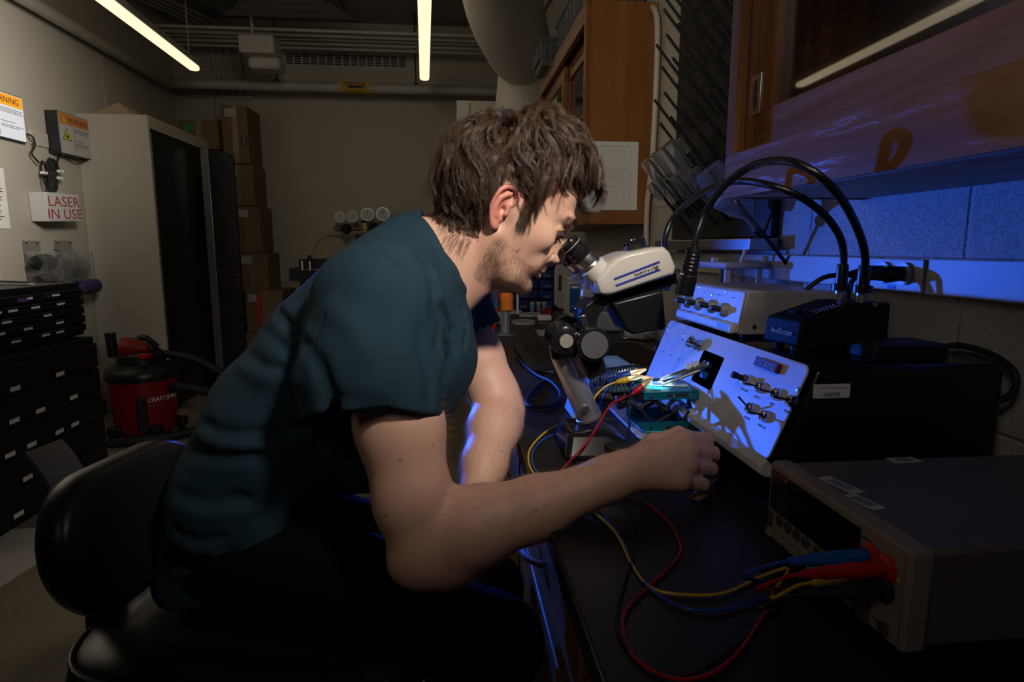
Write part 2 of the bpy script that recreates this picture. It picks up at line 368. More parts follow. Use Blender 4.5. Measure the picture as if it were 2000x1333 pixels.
# square ceiling diffuser
zc = 3.05; d0 = PZ(430, 25, zc); d1 = PZ(695, 39, zc); dn = PZ(640, -60, zc)
t = thing('ceiling_diffuser', ((d0[0]+d1[0])/2, d1[1]-.3, zc), 'dark square air diffuser with nested louvres under the ceiling', 'vent')
cx_, cy_ = (d0[0]+d1[0])/2, d1[1]-.33; hw = (d1[0]-d0[0])/2
dk = M('dark_grey_metal', (.05, .048, .045), .6)
for k in range(5):
    r_ = hw*(1-.2*k); z_ = zc+.03*k
    MB().add([(cx_+sx*r_, cy_+sy*min(r_, .33*(1-.2*k)*1.0+.0), z_) for sx, sy in ((-1, -1), (1, -1), (1, 1), (-1, 1))]+[(cx_+sx*r_*.82, cy_+sy*.33*(1-.2*k)*.82, z_+.06) for sx, sy in ((-1, -1), (1, -1), (1, 1), (-1, 1))], [(0, 1, 5, 4), (1, 2, 6, 5), (2, 3, 7, 6), (3, 0, 4, 7)]).build('louvre' if k else 'rim', dk, t)
MB().box((cx_-hw*.9, cy_-.3, zc+.2), (cx_+hw*.9, cy_+.3, CZ-.001)).build('neck', dk, t)
# projector-like box hung near the back
q = PY(507, 92, BY-1.0)
t = thing('ceiling_box', q, 'pale box hanging under the ceiling left of the wall grille', 'box')
MB().box((q[0]-.14, q[1]-.1, q[2]-.07), (q[0]+.14, q[1]+.15, q[2]+.07)).build('body', pipew, t, bev=.01)
MB().box((q[0]-.10, q[1]-.02, q[2]-.17), (q[0]+.16, q[1]+.2, q[2]-.07)).build('lower_housing', pipew, t, bev=.03)
MB().cyl((q[0]-.05, q[1], q[2]+.07), (q[0]-.05, q[1], CZ), .015, n=10).build('hanger', pipew, t)
# duct elbow in the right corner
Yd = 4.3
d1_, d2_, d3_, d4_ = PY(975, -120, Yd-.9), PY(985, 10, Yd-.6), PY(1030, 130, Yd-.1), PY(1032, 250, Yd)
t = thing('air_duct', (d4_[0], Yd, d4_[2]), 'thick white round duct bending down in the far right corner', 'duct')
MB().tube(spline([d1_, d2_, PY(1012, 90, Yd-.3), d3_, (d3_[0]-.02, Yd, d3_[2]-.35), (d3_[0]-.02, Yd, 1.32)], 8), .20, 28, rads=[.24-.05*min(1, i/22) for i in range(41)]).build('duct', M('duct_paint', (.50, .47, .42), .5), t)
for k, (x, y) in enumerate(((963, 62), (990, 108))):
    q = PY(x, y, Yd-.55); 
q = PY(982, 108, Yd-.34); MB().box((q[0]-.04, q[1]-.03, q[2]-.02), (q[0]+.05, q[1], q[2]+.02)).build('damper_handle', rubber, t)
# sloping conduits on the right wall above the far cabinet
for k, ((x0, y0), (x1, y1)) in enumerate((((1085, -30), (1000, 130)), ((1190, -40), (1150, 55)))):
    a = PX(x0, y0, WX-.03); b_ = PX(x1, y1, WX-.03)
    pipe('wall_pipe', [a, b_], .018, pipew, ['thin pipe on the right wall beside the round duct', 'thin pipe on the right wall above the grey storage bins'][k])

# ================================================================== worktop run, base cabinets
EX = .115
t = S(MB().box((EX, -.6, BZ-.032), (WX-.001, 5.2, BZ)).build('worktop', worktop_m, bev=.004)); del t['kind']
tower(t, 'black epoxy bench top running along the right wall', 'worktop')
y0 = -.6
yy = [-.6, .0, .62, 1.24, 1.86, 2.5, 3.1, 3.7, 4.4, 5.2]
for k in range(len(yy)-1):
    a, b_ = yy[k], yy[k+1]
    where = ['nearest the camera', 'below the grey instrument', 'beside the sitter\'s knees', 'behind the sitter\'s forearm', 'past the microscope', 'further down the bench', 'two units before the far end', 'one unit before the far end', 'at the far end of the bench'][k]
    t = thing('base_cabinet', (EX+.3, (a+b_)/2, 0), 'brown wooden base cabinet under the bench, %s' % where, 'cabinet', 'base cabinets under the bench')
    MB().box((EX+.045, a+.001, .10), (WX-.002, b_-.001, BZ-.033)).build('carcass', base_wood, t)
    MB().box((EX+.10, a+.001, 0), (WX-.01, b_-.001, .10)).build('plinth', rubber, t)
    zs = [BZ-.05, BZ-.24, BZ-.52, .12]
    for j in range(3):
        d = MB().box((EX+.025, a+.012, zs[j+1]+.006), (EX+.045, b_-.012, zs[j]-.006)).build('drawer', base_wood, t, bev=.004)
        cy, cz = (a+b_)/2, (zs[j]+zs[j+1])/2; pts = []
        for q in range(13):
            u = q/12; pts.append((EX+.022-.030*math.sin(math.pi*u)**.6, cy-.055+.11*u, cz-.0*u))
        MB().tube(pts, .0055, 8).build('handle', M('grey_pull', (.35, .35, .38), .35, .7), d)
# raceway on the right wall, in lengths
rw = M('raceway_paint', (.52, .49, .43), .42)
zt, zb = 1.243, 1.186
ys = [-.3, .995, 2.1, 3.3, 4.6]
t = thing('cable_raceway', (WX, 1, zb), 'cream surface raceway along the right wall above the bench', 'raceway')
for k in range(4): MB().box((WX-.022, ys[k]+.001, zb), (WX-.0005, ys[k+1]-.001, zt)).build('raceway_cover', rw, t, bev=.003)
for k in range(1, 4): pass
q = PX(1752, 541, WX-.022)
def outlet(y, label, txt=True):
    t = thing('wall_outlet', (WX-.022, y, (zt+zb)/2), label, 'outlet', 'outlets on the raceway')
    MB().box((WX-.027, y-.062, zb+.002), (WX-.0222, y+.062, zt-.002)).build('cover_plate', rw, t, bev=.002)
    for dy in (-.024, .024):
        MB().cyl((WX-.028, y+dy, (zt+zb)/2+.003), (WX-.033, y+dy, (zt+zb)/2+.003), .018, n=24).build('socket', M('socket_white', (.6, .58, .55), .35), t)
    MB().box((WX-.0275, y-.052, zb+.005), (WX-.0269, y-.030, zb+.011)).build('sticker', labelw, t)
    MB().box((WX-.0275, y-.006, zb+.005), (WX-.0269, y+.014, zb+.011)).build('sticker', M('blue_sticker', (.1, .2, .5), .5), t)
    return t
outlet(q[1], 'double power outlet on the raceway with two black plugs in it')
# plugs
py_ = q[1]
for k, dy in enumerate((-.024, .024)):
    t = thing('power_plug', (WX-.035, py_+dy, (zt+zb)/2), ['black power plug in the nearer socket of the raceway outlet', 'black power plug in the farther socket of the raceway outlet'][k], 'plug')
    z = (zt+zb)/2+.003
    MB().rev([(.012, 0), (.013, .35), (.009, .7), (.005, 1)], (WX-.0335, py_+dy, z), (WX-.085, py_+dy+.012, z-.004), 14).build('body', rubber, t)
    e = PX(1690, 600, WX-.12)
    if k == 0: pts = spline([(WX-.083, py_+dy+.012, z-.004), (WX-.10, py_+.0, z-.012), (WX-.105, py_+.0, z-.05), (WX-.09, py_-.01, z-.10), (WX-.02, py_-.12, z-.13), (WX-.03, py_-.16, z-.2)], 6)
    else: pts = spline([(WX-.083, py_+dy+.012, z-.004), (WX-.12, py_+.05, z-.01), (WX-.15, py_+.06, z-.04), (WX-.16, py_+.05, z-.06)], 6)
    MB().tube(pts, .0042, 8).build('cord', rubber, t)
# thick cord loop at the far right behind the bonder
pts = [PX(1830, 682, .74), PX(1870, 675, .74), PX(1930, 690, .74), PX(1975, 720, .735), PX(1985, 750, .735), PX(1965, 778, .73), PX(1920, 790, .72)]
pipe('extension_cord', spline(pts, 8), .0045, rubber, 'thick black cord looping out from behind the black instrument box at the right edge', 'cord')

# ================================================================== wall cabinets
CXF = .495; CB = 1.346; CT = 2.13
def wall_cab(y0, y1, label, near):
    t = thing('wall_cabinet', ((CXF+WX)/2, (y0+y1)/2, CB), label, 'cabinet', 'wooden wall cabinets')
    mv = oak_v if near else oak_p
    MB().box((CXF+.02, y0, CB), (WX-.001, y0+.019, CT)).build('side_panel', mv, t, bev=.001)
    MB().box((CXF+.02, y1-.019, CB), (WX-.001, y1, CT)).build('side_panel', mv, t)
    MB().box((CXF+.021, y0+.02, CB+.002), (WX-.001, y1-.02, CB+.02)).build('bottom_panel', M('bottom_ply', (.34, .26, .20), .5) if near else oak_p, t)
    MB().box((CXF+.02, y0+.02, CT-.02), (WX-.001, y1-.02, CT)).build('top_panel', mv, t)
    MB().box((WX-.012, y0+.02, CB+.03), (WX-.002, y1-.02, CT-.02)).build('back_panel', M('cabinet_interior', (.10, .07, .05), .7), t)
    MB().box((CXF, y0, CB), (CXF+.02, y1, CB+.075)).build('bottom_rail', oak_h, t, bev=.001)
    MB().box((CXF, y0, CT-.07), (CXF+.02, y1, CT)).build('top_rail', oak_h, t, bev=.001)
    for a, b_ in ((y0, y0+.03), (y1-.03, y1)): MB().box((CXF, a, CB+.075), (CXF+.02, b_, CT-.07)).build('stile', oak_v, t, bev=.001)
    MB().box((CXF+.03, y0+.03, 1.76), (WX-.014, y1-.02, 1.776)).build('shelf', oak_h, t)
    mid = (y0+y1)/2
    for k, (a, b_) in enumerate(((y0+.02, mid+.03), (mid-.03, y1-.02))):
        x = CXF+.022+.020*((k+ (0 if near else 1)) % 2)
        z0, z1 = CB+.072, CT-.075; w = .062
        m = MB(); m.box((x, a, z0), (x+.018, b_, z0+w+.012))
        d = m.build('sliding_door', oak_h, t, bev=.001)
        MB().box((x, a, z1-w), (x+.018, b_, z1)).build('door_rail', oak_h, d, bev=.001)
        MB().box((x-.0002, a, z0+w+.012), (x+.018, a+w, z1-w)).build('door_stile', oak_v, d, bev=.001)
        MB().box((x-.0002, b_-w, z0+w+.012), (x+.018, b_, z1-w)).build('door_stile', oak_v, d, bev=.001)
        MB().box((x+.007, a+w-.002, z0+w+.008), (x+.011, b_-w+.002, z1-w+.002)).build('pane', glass, d)
        ey = (b_-w/2) if near and k == 0 else a+w/2
        if near:
            ey = b_-w*.55 if k == 1 else a+w/2
            zc_ = PX(1474, 186, x-.001)[2] if k == 1 else 1.62
            if k == 1: fy0, fy1 = PX(1465, 186, x)[1], PX(1487, 186, x)[1]; fz0, fz1 = PX(1476, 226, x)[2], PX(1476, 147, x)[2]
            else: fy0, fy1, fz0, fz1 = ey+.02, ey-.02, 1.55, 1.60
            ey, zc_, fw, fh = (fy0+fy1)/2, (fz0+fz1)/2, abs(fy0-fy1), fz1-fz0
            pl = MB().prism([(yy_, zz_) for yy_, zz_ in roundrect(ey, zc_, fw, fh, .002)], x-.0025, x, 'x').build('finger_pull', steel, d, bev=.0006)
            MB().prism(roundrect(ey, zc_, fw*.5, fh*.72, fw*.24), x-.003, x-.0023, 'x').build('recess', M('pull_recess', (.06, .06, .07), .3, .6), d)
    return t
yn = PX(1422, 200, CXF)[1]
wall_cab(.0-.35, yn, 'near wooden wall cabinet with glass sliding doors at upper right', True)
yf0 = 2.30
wall_cab(yf0, yf0+1.15, 'far wooden wall cabinet with a sheet taped to its side', False)
# things inside the near cabinet
sy = yn
t = thing('comb_bound_manual', (CXF+.15, .52, 1.776), 'comb-bound manual lying flat on the shelf of the near wall cabinet', 'book')
MB().box((CXF+.06, .25, 1.778), (CXF+.25, .62, 1.805)).build('pages', paper, t)
m = MB()
for i in range(30): m.tube([(CXF+.058+.010*math.cos(a), .26+.012*i, 1.79+.014*math.sin(a)) for a in np.linspace(0, 2*math.pi, 9)], .0015, 5, caps=False)
m.build('comb_binding', M('white_comb', (.6, .6, .62), .4), t)
a = PX(1560, 75, CXF+.045); b_ = PX(1690, 22, CXF+.045)
t = thing('shelf_label', a, 'long printed strip asking for manuals back, on the cabinet shelf edge', 'label')
zl = (a[2])
m = MB(); m.box((CXF+.045, a[1]-.30, 1.742), (CXF+.047, a[1]+.01, 1.758)); m.build('strip', labelw, t)
text('Important Manuals: Please return here after use', fr((CXF+.0445, a[1], 1.746), (0, -1, 0), (0, 0, 1)), .0125, ink, t)
film = M('plastic_film', (.8, .8, .85), .15, trans=.7, bump=(18, 1.0, .02))
q = PX(1850, 110, CXF+.12)
t = MB().sphere((CXF+.13, .30, CB+.11), .075, 20, (1, 1.1, 1.1)).build('plastic_bag', film); tower(t, 'crumpled clear plastic bag of supplies inside the near wall cabinet', 'bag')
t = MB().box((CXF+.09, .36, CB+.0305), (CXF+.18, .42, CB+.10)).build('small_carton', M('dull_card', (.3, .28, .26), .7), bev=.003); tower(t, 'small pale carton standing inside the near wall cabinet', 'box')

# taped sheets on the far cabinet side
m_ = PY(1147, 276, yf0); n_ = PY(1243, 411, yf0)
t = thing('printed_sheet', ((m_[0]+n_[0])/2, yf0-.001, n_[2]), 'white printed table sheet taped to the side of the far wall cabinet', 'paper')
MB().box((m_[0], yf0-.003, n_[2]), (n_[0], yf0-.0012, m_[2])).build('sheet', paper, t)
w_ = n_[0]-m_[0]; h_ = m_[2]-n_[2]; gm = M('faint_print', (.35, .35, .36), .7); m = MB()
for i, (a0, a1) in enumerate(((.07, .34), (.39, .62), (.66, .86))):
    z1 = m_[2]-h_*a0; z0 = m_[2]-h_*a1; nr = 12 if i < 2 else 5
    for k in range(nr+1): z = z0+(z1-z0)*k/nr; m.box((m_[0]+.08*w_, yf0-.0034, z-.0002), (m_[0]+.86*w_, yf0-.003, z+.0002))
    for k in range(7): x = m_[0]+w_*(.08+.13*k); m.box((x-.0002, yf0-.0034, z0), (x+.0002, yf0-.003, z1))
    for k in range(6): x = m_[0]+w_*(.09+.13*k); m.box((x, yf0-.0035, z1+.001), (x+w_*.10, yf0-.003, z1+.003))
m.build('printed_table', gm, t)
# storage bins on top of the far cabinet
binm = M('grey_tote_plastic', (.10, .105, .115), .4)
def tote(c, sx, sy, sz, label, lid):
    t = thing('storage_bin', c, label, 'bin', 'grey storage bins on the far cabinet')
    m = MB(); m.add([(c[0]+a*sx*q, c[1]+b_*sy*q, c[2]+z) for z, q in ((0, .43), (sz, .48)) for a, b_ in ((-1, -1), (1, -1), (1, 1), (-1, 1))], [(0, 1, 2, 3), (0, 1, 5, 4), (1, 2, 6, 5), (2, 3, 7, 6), (3, 0, 4, 7)])
    m.build('tub', binm, t, bev=.006)
    for k in range(7):
        f = -.36+.12*k; MB().box((c[0]+f*sx-.006, c[1]-sy*.475-.004, c[2]+.03), (c[0]+f*sx+.006, c[1]-sy*.44, c[2]+sz-.03)).build('rib', binm, t); MB().box((c[0]-sx*.475-.004, c[1]+f*sy-.006, c[2]+.03), (c[0]-sx*.44, c[1]+f*sy+.006, c[2]+sz-.03)).build('rib', binm, t)
    MB().box((c[0]-sx*.5, c[1]-sy*.5, c[2]+sz-.02), (c[0]+sx*.5, c[1]+sy*.5, c[2]+sz+(.012 if lid else -.008))).build('lid' if lid else 'rim', binm, t, bev=.008)
    if lid:
        for s_ in (-1, 1): MB().box((c[0]-sx*.48, c[1]+s_*sy*.4-.03, c[2]+sz+.012), (c[0]+sx*.48, c[1]+s_*sy*.4+.03, c[2]+sz+.028)).build('lid_rib', binm, t, bev=.006)
tote(((CXF+WX)/2+.01, yf0+.42, CT+.001), .27, .62, .15, 'larger lidded grey storage bin on top of the far wall cabinet', True)
tote(((CXF+WX)/2-.06, yf0+.93, CT+.001), .26, .26, .13, 'smaller open grey storage bin behind the lidded one on the far cabinet', False)
q = PY(1283, 640, 2.22)
# pale pipe beside the far cabinet
xx = WX-.022
a = PX(1272, 60, xx); b_ = PX(1258, 440, xx)
pipe('gas_pipe', spline([PX(1240, 60, xx), PX(1262, 18, xx), PX(1280, 22, xx), PX(1284, 90, xx), PX(1275, 300, xx), PX(1264, 400, xx), PX(1262, 480, xx)], 8), .010, rw, 'pale pipe rising beside the far wall cabinet and hooking over', 'pipe')

# ================================================================== pegboard drying rack
pb0 = PX(1322, 200, WX-.02)[1]; pb1 = PX(1507, 440, WX-.02)[1]
pz0 = PX(1400, 466, WX-.02)[2]; pz1 = 2.35
t = thing('drying_rack', (WX-.01, (pb0+pb1)/2, pz0), 'black glassware drying rack with long slanted pegs on the right wall', 'drying rack')
MB().box((WX-.02, pb1, pz0), (WX-.002, pb0, pz1)).build('backboard', blackmat, t, bev=.003)
MB().box((WX-.075, pb1-.01, pz0-.032), (WX-.004, pb0+.01, pz0-.003)).build('drip_tray', steel, t, bev=.003)
PD = unit((-.55, .0, .62))*1.0
pegs = {}
dyp = (pb0-pb1)/7.0
for r in range(13):
    for c in range(7):
        y = pb1+dyp*(c+.5)+(.0 if r % 2 else dyp*.35); z = pz0+.09+.082*r
        if y > pb0-.02 or z > pz1-.05: continue
        bs = np.array((WX-.021, y, z)); L_ = .135
        pegs[(r, c)] = (bs, bs+PD*L_)
        MB().tube([bs, bs+PD*.02+np.array((0, 0, -.002)), bs+PD*L_], .0045, 8).build('peg', blackmat, t, bev=0)
RACK = t
# glassware hanging on pegs
def vessel(base_pt, tip_pt, R, Lb, kind, label):
    """hollow glass vessel, mouth toward base of peg; axis = peg"""
    ax = unit(np.array(tip_pt)-np.array(base_pt)); m0 = np.array(tip_pt)+ax*.004
    if kind == 'flask': prof = [(.26, -1.0), (.30, -.97), (.24, -.90), (.25, -.70), (.7, -.40), (.98, -.12), (.95, -.03), (.85, 0)]
    elif kind == 'beaker': prof = [(1.06, -1.0), (1.0, -.97), (1, -.5), (1, -.08), (.93, -.01), (.85, 0)]
    else: prof = [(.72, -1.0), (.74, -.9), (.70, -.82), (1.0, -.68), (1, -.1), (.93, -.01), (.8, 0)]
    pts = [(a*R, b_*Lb) for a, b_ in prof]; th = .0016
    loop = pts+[(.0005, pts[-1][1]), (.0005, pts[-1][1]-th)]+[(max(a-th, .001), b_-(th if i == 0 else 0)) for i, (a, b_) in enumerate(reversed(pts))]+[pts[0]]
    m = MB(); m.rev(loop, m0, m0+ax, 28, caps=False, absolute=True)
    o = m.build('glass_'+('jar' if kind == 'jar' else kind), haze_glass, smooth=math.radians(60)); tower(o, label, 'glassware', 'glassware drying on the pegs'); return o
def onpeg(px, py, X, R, Lb, kind, label):
    tip = np.array(PX(px, py, X)); base = tip-PD*((WX-.021-tip[0])/-PD[0]); MB().tube([base, tip], .0045, 8).build('peg', blackmat, RACK)
    return vessel(base, tip, R, Lb, kind, label)
onpeg(1268, 312, .600, .030, .085, 'jar', 'leftmost glass jar hanging upside down on the drying rack')
onpeg(1296, 288, .610, .036, .11, 'beaker', 'tall glass beaker upside down beside the leftmost jar on the drying rack')
onpeg(1324, 277, .660, .017, .045, 'beaker', 'smallest glass beaker at the top of the drying glassware')
onpeg(1274, 358, .600, .020, .06, 'jar', 'small narrow jar lowest on the left of the drying rack')
onpeg(1290, 352, .640, .020, .085, 'jar', 'slim glass jar beside the lowest small one on the drying rack')
onpeg(1322, 342, .620, .024, .085, 'jar', 'small glass bottle with a white patch on the drying rack')
onpeg(1350, 338, .630, .026, .09, 'jar', 'glass bottle just left of the big bottle on the drying rack')
onpeg(1384, 333, .600, .036, .125, 'jar', 'largest glass bottle with a white patch on the drying rack')
onpeg(1425, 372, .60, .048, .11, 'flask', 'conical flask hanging lowest right on the drying rack')
# white rod and hose below the rack
q = PX(1455, 480, WX-.06)
t = pipe('glass_tube', spline([PX(1457, 468, WX-.07), PX(1457, 480, WX-.07), PX(1452, 500, WX-.075), PX(1443, 520, WX-.08)], 6), .004, labelw, 'short clear tube hanging below the drip tray of the drying rack', 'tube')
# white panel behind the head (tall pale cabinet)
q = PY(892, 196, 5.25)
t = thing('tall_cabinet', (q[0]+.3, 5.5, 0), 'tall pale cabinet standing at the far end behind the head', 'cabinet')
MB().box((q[0], 5.25, .02), (WX-.02, 5.8, q[2])).build('body', M('pale_laminate', (.48, .45, .39), .5), t, bev=.004)
MB().box((q[0]+.10, 5.235, .1), (q[0]+.104, 5.25, q[2]-.02)).build('door_gap', rubber, t)
MB().box((q[0]+.03, 5.22, 1.0), (q[0]+.05, 5.25, 1.15)).build('handle', steel, t)
# ================================================================== left wall signs
scr_w = M('screen_white', (.3, .3, .3), .3, emit=((.92, .95, 1), .55)); scr_o = M('screen_orange', (.3, .1, .02), .3, emit=((1, .42, .02), .75))
dim_w = M('dim_screen_white', (.40, .39, .37), .4); dim_o = M('dim_screen_orange', (.50, .16, .02), .4); sy_ = M('sign_yellow', (.50, .40, .02), .4)
signred = M('sign_red', (.40, .03, .03), .5)
def sign_box(p_tl, p_tr, p_bl, dep, name, label, cat):
    """thin box on the left wall; corners are of its front face at X = LX+dep"""
    a, b_, c = PX(*p_tl, LX+dep), PX(*p_tr, LX+dep), PX(*p_bl, LX+dep)
    Wd, Hd = np.linalg.norm(b_-a), np.linalg.norm(c-a)
    ey = unit(b_-a); T = np.eye(4); T[:3, 0] = ey; T[:3, 1] = unit(np.cross((1, 0, 0), ey)); T[:3, 2] = (1, 0, 0); T[:3, 3] = a
    t = thing(name, c, label, cat); return t, T, Wd, Hd
def TB(T, lo, hi, name, mat, par, bev=0): return MB(T).box(lo, hi).build(name, mat, par, bev=bev)
def lit_sign(tl, tr, bl, dep, mw, mo, label, full):
    t, T, Wd, Hd = sign_box(tl, tr, bl, dep, 'warning_display', label, 'sign')
    TB(T, (-.006, -Hd-.006, -dep+.002), (Wd+.006, .006, -.004), 'housing', black, t, .003)
    TB(T, (0, -Hd, -.006), (Wd, 0, -.002), 'screen', mw, t)
    TB(T, (.004, -Hd*.27, -.002), (Wd-.004, -.004, -.0012), 'header', mo, t)
    text('WARNING', T @ fr((Wd*.58 if full else Wd*.60, -Hd*.205, -.001), (1, 0, 0), (0, 1, 0)), Hd*.19, ink, t, align='CENTER', sx=Wd/Hd*.72)
    m = MB(T); m.prism([(Wd*.11, -Hd*.22), (Wd*.21, -Hd*.22), (Wd*.16, -Hd*.09)], -.0011, -.0006, 'z'); m.build('hazard_triangle', sy_, t)
    m = MB(T); m.prism([(Wd*.07, -Hd*.66), (Wd*.35, -Hd*.66), (Wd*.21, -Hd*.36)], -.002, -.0009, 'z'); m.build('hazard_triangle', ink, t)
    m = MB(T); m.prism([(Wd*.09, -Hd*.645), (Wd*.33, -Hd*.645), (Wd*.21, -Hd*.385)], -.0009, -.0006, 'z'); m.build('triangle_field', sy_, t)
    m = MB(T)
    for k in range(8): a = math.pi*k/4; m.tube([(Wd*.21, -Hd*.57, -.0004), (Wd*.21+Wd*.05*math.cos(a), -Hd*.57+Hd*.05*math.sin(a), -.0004)], .0022, 4)
    m.sphere((Wd*.21, -Hd*.57, -.0005), .008, 10, (1, 1, .1)); m.build('burst_symbol', ink, t)
    m = MB(T); m.box((Wd*.425, -Hd+.004, -.002), (Wd*.43, -Hd*.28, -.001))
    for z, w_ in ((.33, .5), (.37, .45), (.41, .5), (.62, .28), (.70, .5), (.74, .4)):
        x = Wd*.47; rnd = random.Random(int(z*100))
        while x < Wd*(.47+w_): l_ = rnd.uniform(.008, .022); m.box((x, -Hd*z-.0035, -.002), (min(x+l_, Wd*.97), -Hd*z, -.0012)); x += l_+.005
    m.build('small_print', ink, t)
    return t
# first sign: its left half lies outside the frame
lit_sign((-52, 160), (43, 193), (-36, 256), .035, scr_w, scr_o, 'brightly lit warning display with orange header at the left edge', True)
lit_sign((113, 217), (176, 238), (122, 298), .085, dim_w, dim_o, 'dim warning display in a thick black frame right of the lit one', False)
# LASER IN USE box
dep = .11
t, T, Wd, Hd = sign_box((90, 375), (153, 380), (96, 433), dep, 'laser_sign', 'white box sign reading LASER IN USE in red', 'sign')
TB(T, (-.004, -Hd, -dep+.002), (Wd, 0, -.002), 'case', M('sign_case', (.50, .50, .48), .5), t, .004)
TB(T, (.006, -Hd+.008, -.002), (Wd-.004, -.008, 0), 'sign_face', M('sign_face', (.60, .60, .60), .4), t)
for s_, z in (('LASER', -.47), ('IN USE', -.90)): text(s_, T @ fr((Wd*.5, Hd*z, .0004), (1, 0, 0), (0, 1, 0)), Hd*.50, signred, t, align='CENTER', sx=Wd/Hd*.73)
# cables: bundled cords under the displays
def wpt(px, py, d): return PX(px, py, LX+d)
t = thing('cable_bundle', wpt(100, 350, .03), 'tied loops of black cord hanging above the laser sign', 'cable')
rnd = random.Random(4)
m = MB()
for k in range(7):
    cx, cy = 88+rnd.uniform(-6, 18)+(14 if k % 2 else 0), 342; w_, h_ = rnd.uniform(5, 9), rnd.uniform(22, 34); tl = rnd.uniform(-.5, .1)
    m.tube(spline([wpt(cx+w_*math.cos(a)-tl*h_*math.sin(a)*.5, cy+h_*math.sin(a), .04+.02*math.sin(k+a)) for a in np.linspace(0, 2*math.pi, 9)[:-1]], 4, True), .0055, 6, True)
m.build('cord_loops', rubber, t)
for px, py in ((86, 338), (118, 335), (117, 348)): q = wpt(px, py, .05); MB().box((q[0]-.012, q[1]-.02, q[2]-.008), (q[0]+.012, q[1]+.02, q[2]+.008)).build('cable_tie', labelw, t)
MB().tube(spline([wpt(52, 262, .02), wpt(64, 268, .05), wpt(68, 285, .04), wpt(62, 300, .04), wpt(76, 318, .04)], 6), .006, 7).build('lead', rubber, t)
MB().tube(spline([wpt(118, 300, .03), wpt(112, 318, .04), wpt(116, 335, .04)], 6), .006, 7).build('lead', rubber, t)
MB().tube(spline([wpt(128, 306, .03), wpt(150, 313, .06), wpt(172, 314, .05)], 6), .006, 7).build('lead', rubber, t)
m = MB(); 
q0 = wpt(58, 252, .01); q1 = wpt(96, 290, .01)
tower(MB().box((LX+.001, q0[1], q1[2]), (LX+.012, q1[1], q0[2])).build('blank_wall_plate', M('plate_paint', (.46, .43, .38), .5), bev=.003), 'blank cream plate on the wall between the two warning displays', 'plate')
q0, q1 = wpt(86, 322, .02), wpt(102, 345, .02)
t = thing('wall_socket', (LX, q0[1], q1[2]), 'grey wall socket behind the tied black cords', 'outlet')
MB().box((LX+.001, q0[1], q1[2]), (LX+.03, q1[1], q0[2])).build('plate', M('sock', (.3, .3, .29), .5), t, bev=.003)
# notice
q0, q1 = wpt(-60, 310, .004), wpt(14, 447, .004)
t = thing('wall_notice', (LX, q0[1], q1[2]), 'white printed notice on the wall at the left edge below the lit display', 'paper')
MB().box((LX+.001, q0[1], q1[2]), (LX+.004, q1[1]+.03, q0[2]-.02)).build('sheet', paper, t)
m = MB()
rnd = random.Random(3)
for k in range(17): z = q0[2]-.06-k*(q0[2]-q1[2]-.1)/17; m.box((LX+.004, q0[1]+.03, z-.005), (LX+.0045, q1[1]-rnd.uniform(.0, .06), z))
m.build('print_lines', ink, t)
# clear wall holders with goggles
acr = M('clear_acrylic', (.9, .92, .92), .05, trans=.95, vary=(3, 0))
for k, (x0, x1, lab) in enumerate(((46, 88, 'clear acrylic wall pocket with dark goggles, the left one'), (108, 150, 'clear acrylic wall pocket right of the other one'))):
    a, b_ = wpt(x0, 470, .01), wpt(x1, 548, .01)
    t = thing('acrylic_pocket', (LX+.06, a[1], b_[2]), lab, 'holder', 'acrylic pockets on the left wall')
    MB().box((LX+.002, a[1], b_[2]), (LX+.006, b_[1], a[2])).build('back_plate', acr, t)
    MB().box((LX+.13, a[1], b_[2]), (LX+.134, b_[1], a[2]-.07)).build('front_plate', acr, t)
    MB().box((LX+.0065, a[1], b_[2]), (LX+.1295, b_[1], b_[2]+.004)).build('bottom_plate', acr, t)
    for y in (a[1], b_[1]-.004): MB().box((LX+.0065, y, b_[2]+.0045), (LX+.1295, y+.004, a[2]-.07)).build('end_plate', acr, t)
    for y in (a[1]+.03, b_[1]-.03): MB().cyl((LX+.006, y, a[2]-.015), (LX+.010, y, a[2]-.015), .006, n=10).build('screw', rubber, t)
def goggles(c, s, label):
    t = thing('safety_goggles', c, label, 'goggles', 'goggles in the wall pockets')
    m = MB(); m.sphere((c[0], c[1], c[2]+.035*s), .05*s, 20, (.55, 1.7, .62)); m.build('lens', M('dark_lens', (.02, .02, .02), .12), t)
    m = MB(); m.sphere((c[0], c[1], c[2]+.035*s), .05*s, 20, (.4, 1.85, .72)); m.build('frame', rubber, t)
    MB().tube(spline([(c[0]-.01, c[1]+.085*s, c[2]+.04), (c[0], c[1]+.12*s, c[2]+.07*s), (c[0]+.02, c[1]+.06*s, c[2]+.09*s)], 5), .004, 6).build('strap', rubber, t)
g = wpt(86, 520, .07); goggles((g[0], g[1]-.0, g[2]-.03), 1.5, 'upper pair of dark goggles in the left acrylic pocket')
g = wpt(88, 545, .07); goggles((g[0], g[1], g[2]-.06), 1.3, 'lower pair of dark goggles in the left acrylic pocket')
g = wpt(158, 535, .07); goggles((g[0], g[1], g[2]-.03), 1.0, 'small dark goggles in the right acrylic pocket')
q = PX(177, 559, LX+.10)
tower(MB().rev([(.02, 0), (.05, .08), (.055, .5), (.05, .9), (.01, 1)], (q[0], q[1]-.17, q[2]), (q[0], q[1]+.08, q[2]), 18).build('cloth_roll', M('purple_cloth', (.045, .03, .12), .8)), 'rolled purple cloth hanging beside the black tool chest', 'cloth')

# ================================================================== tool chest
tb = M('chest_black', (.006, .006, .007), .42); lab = labelg
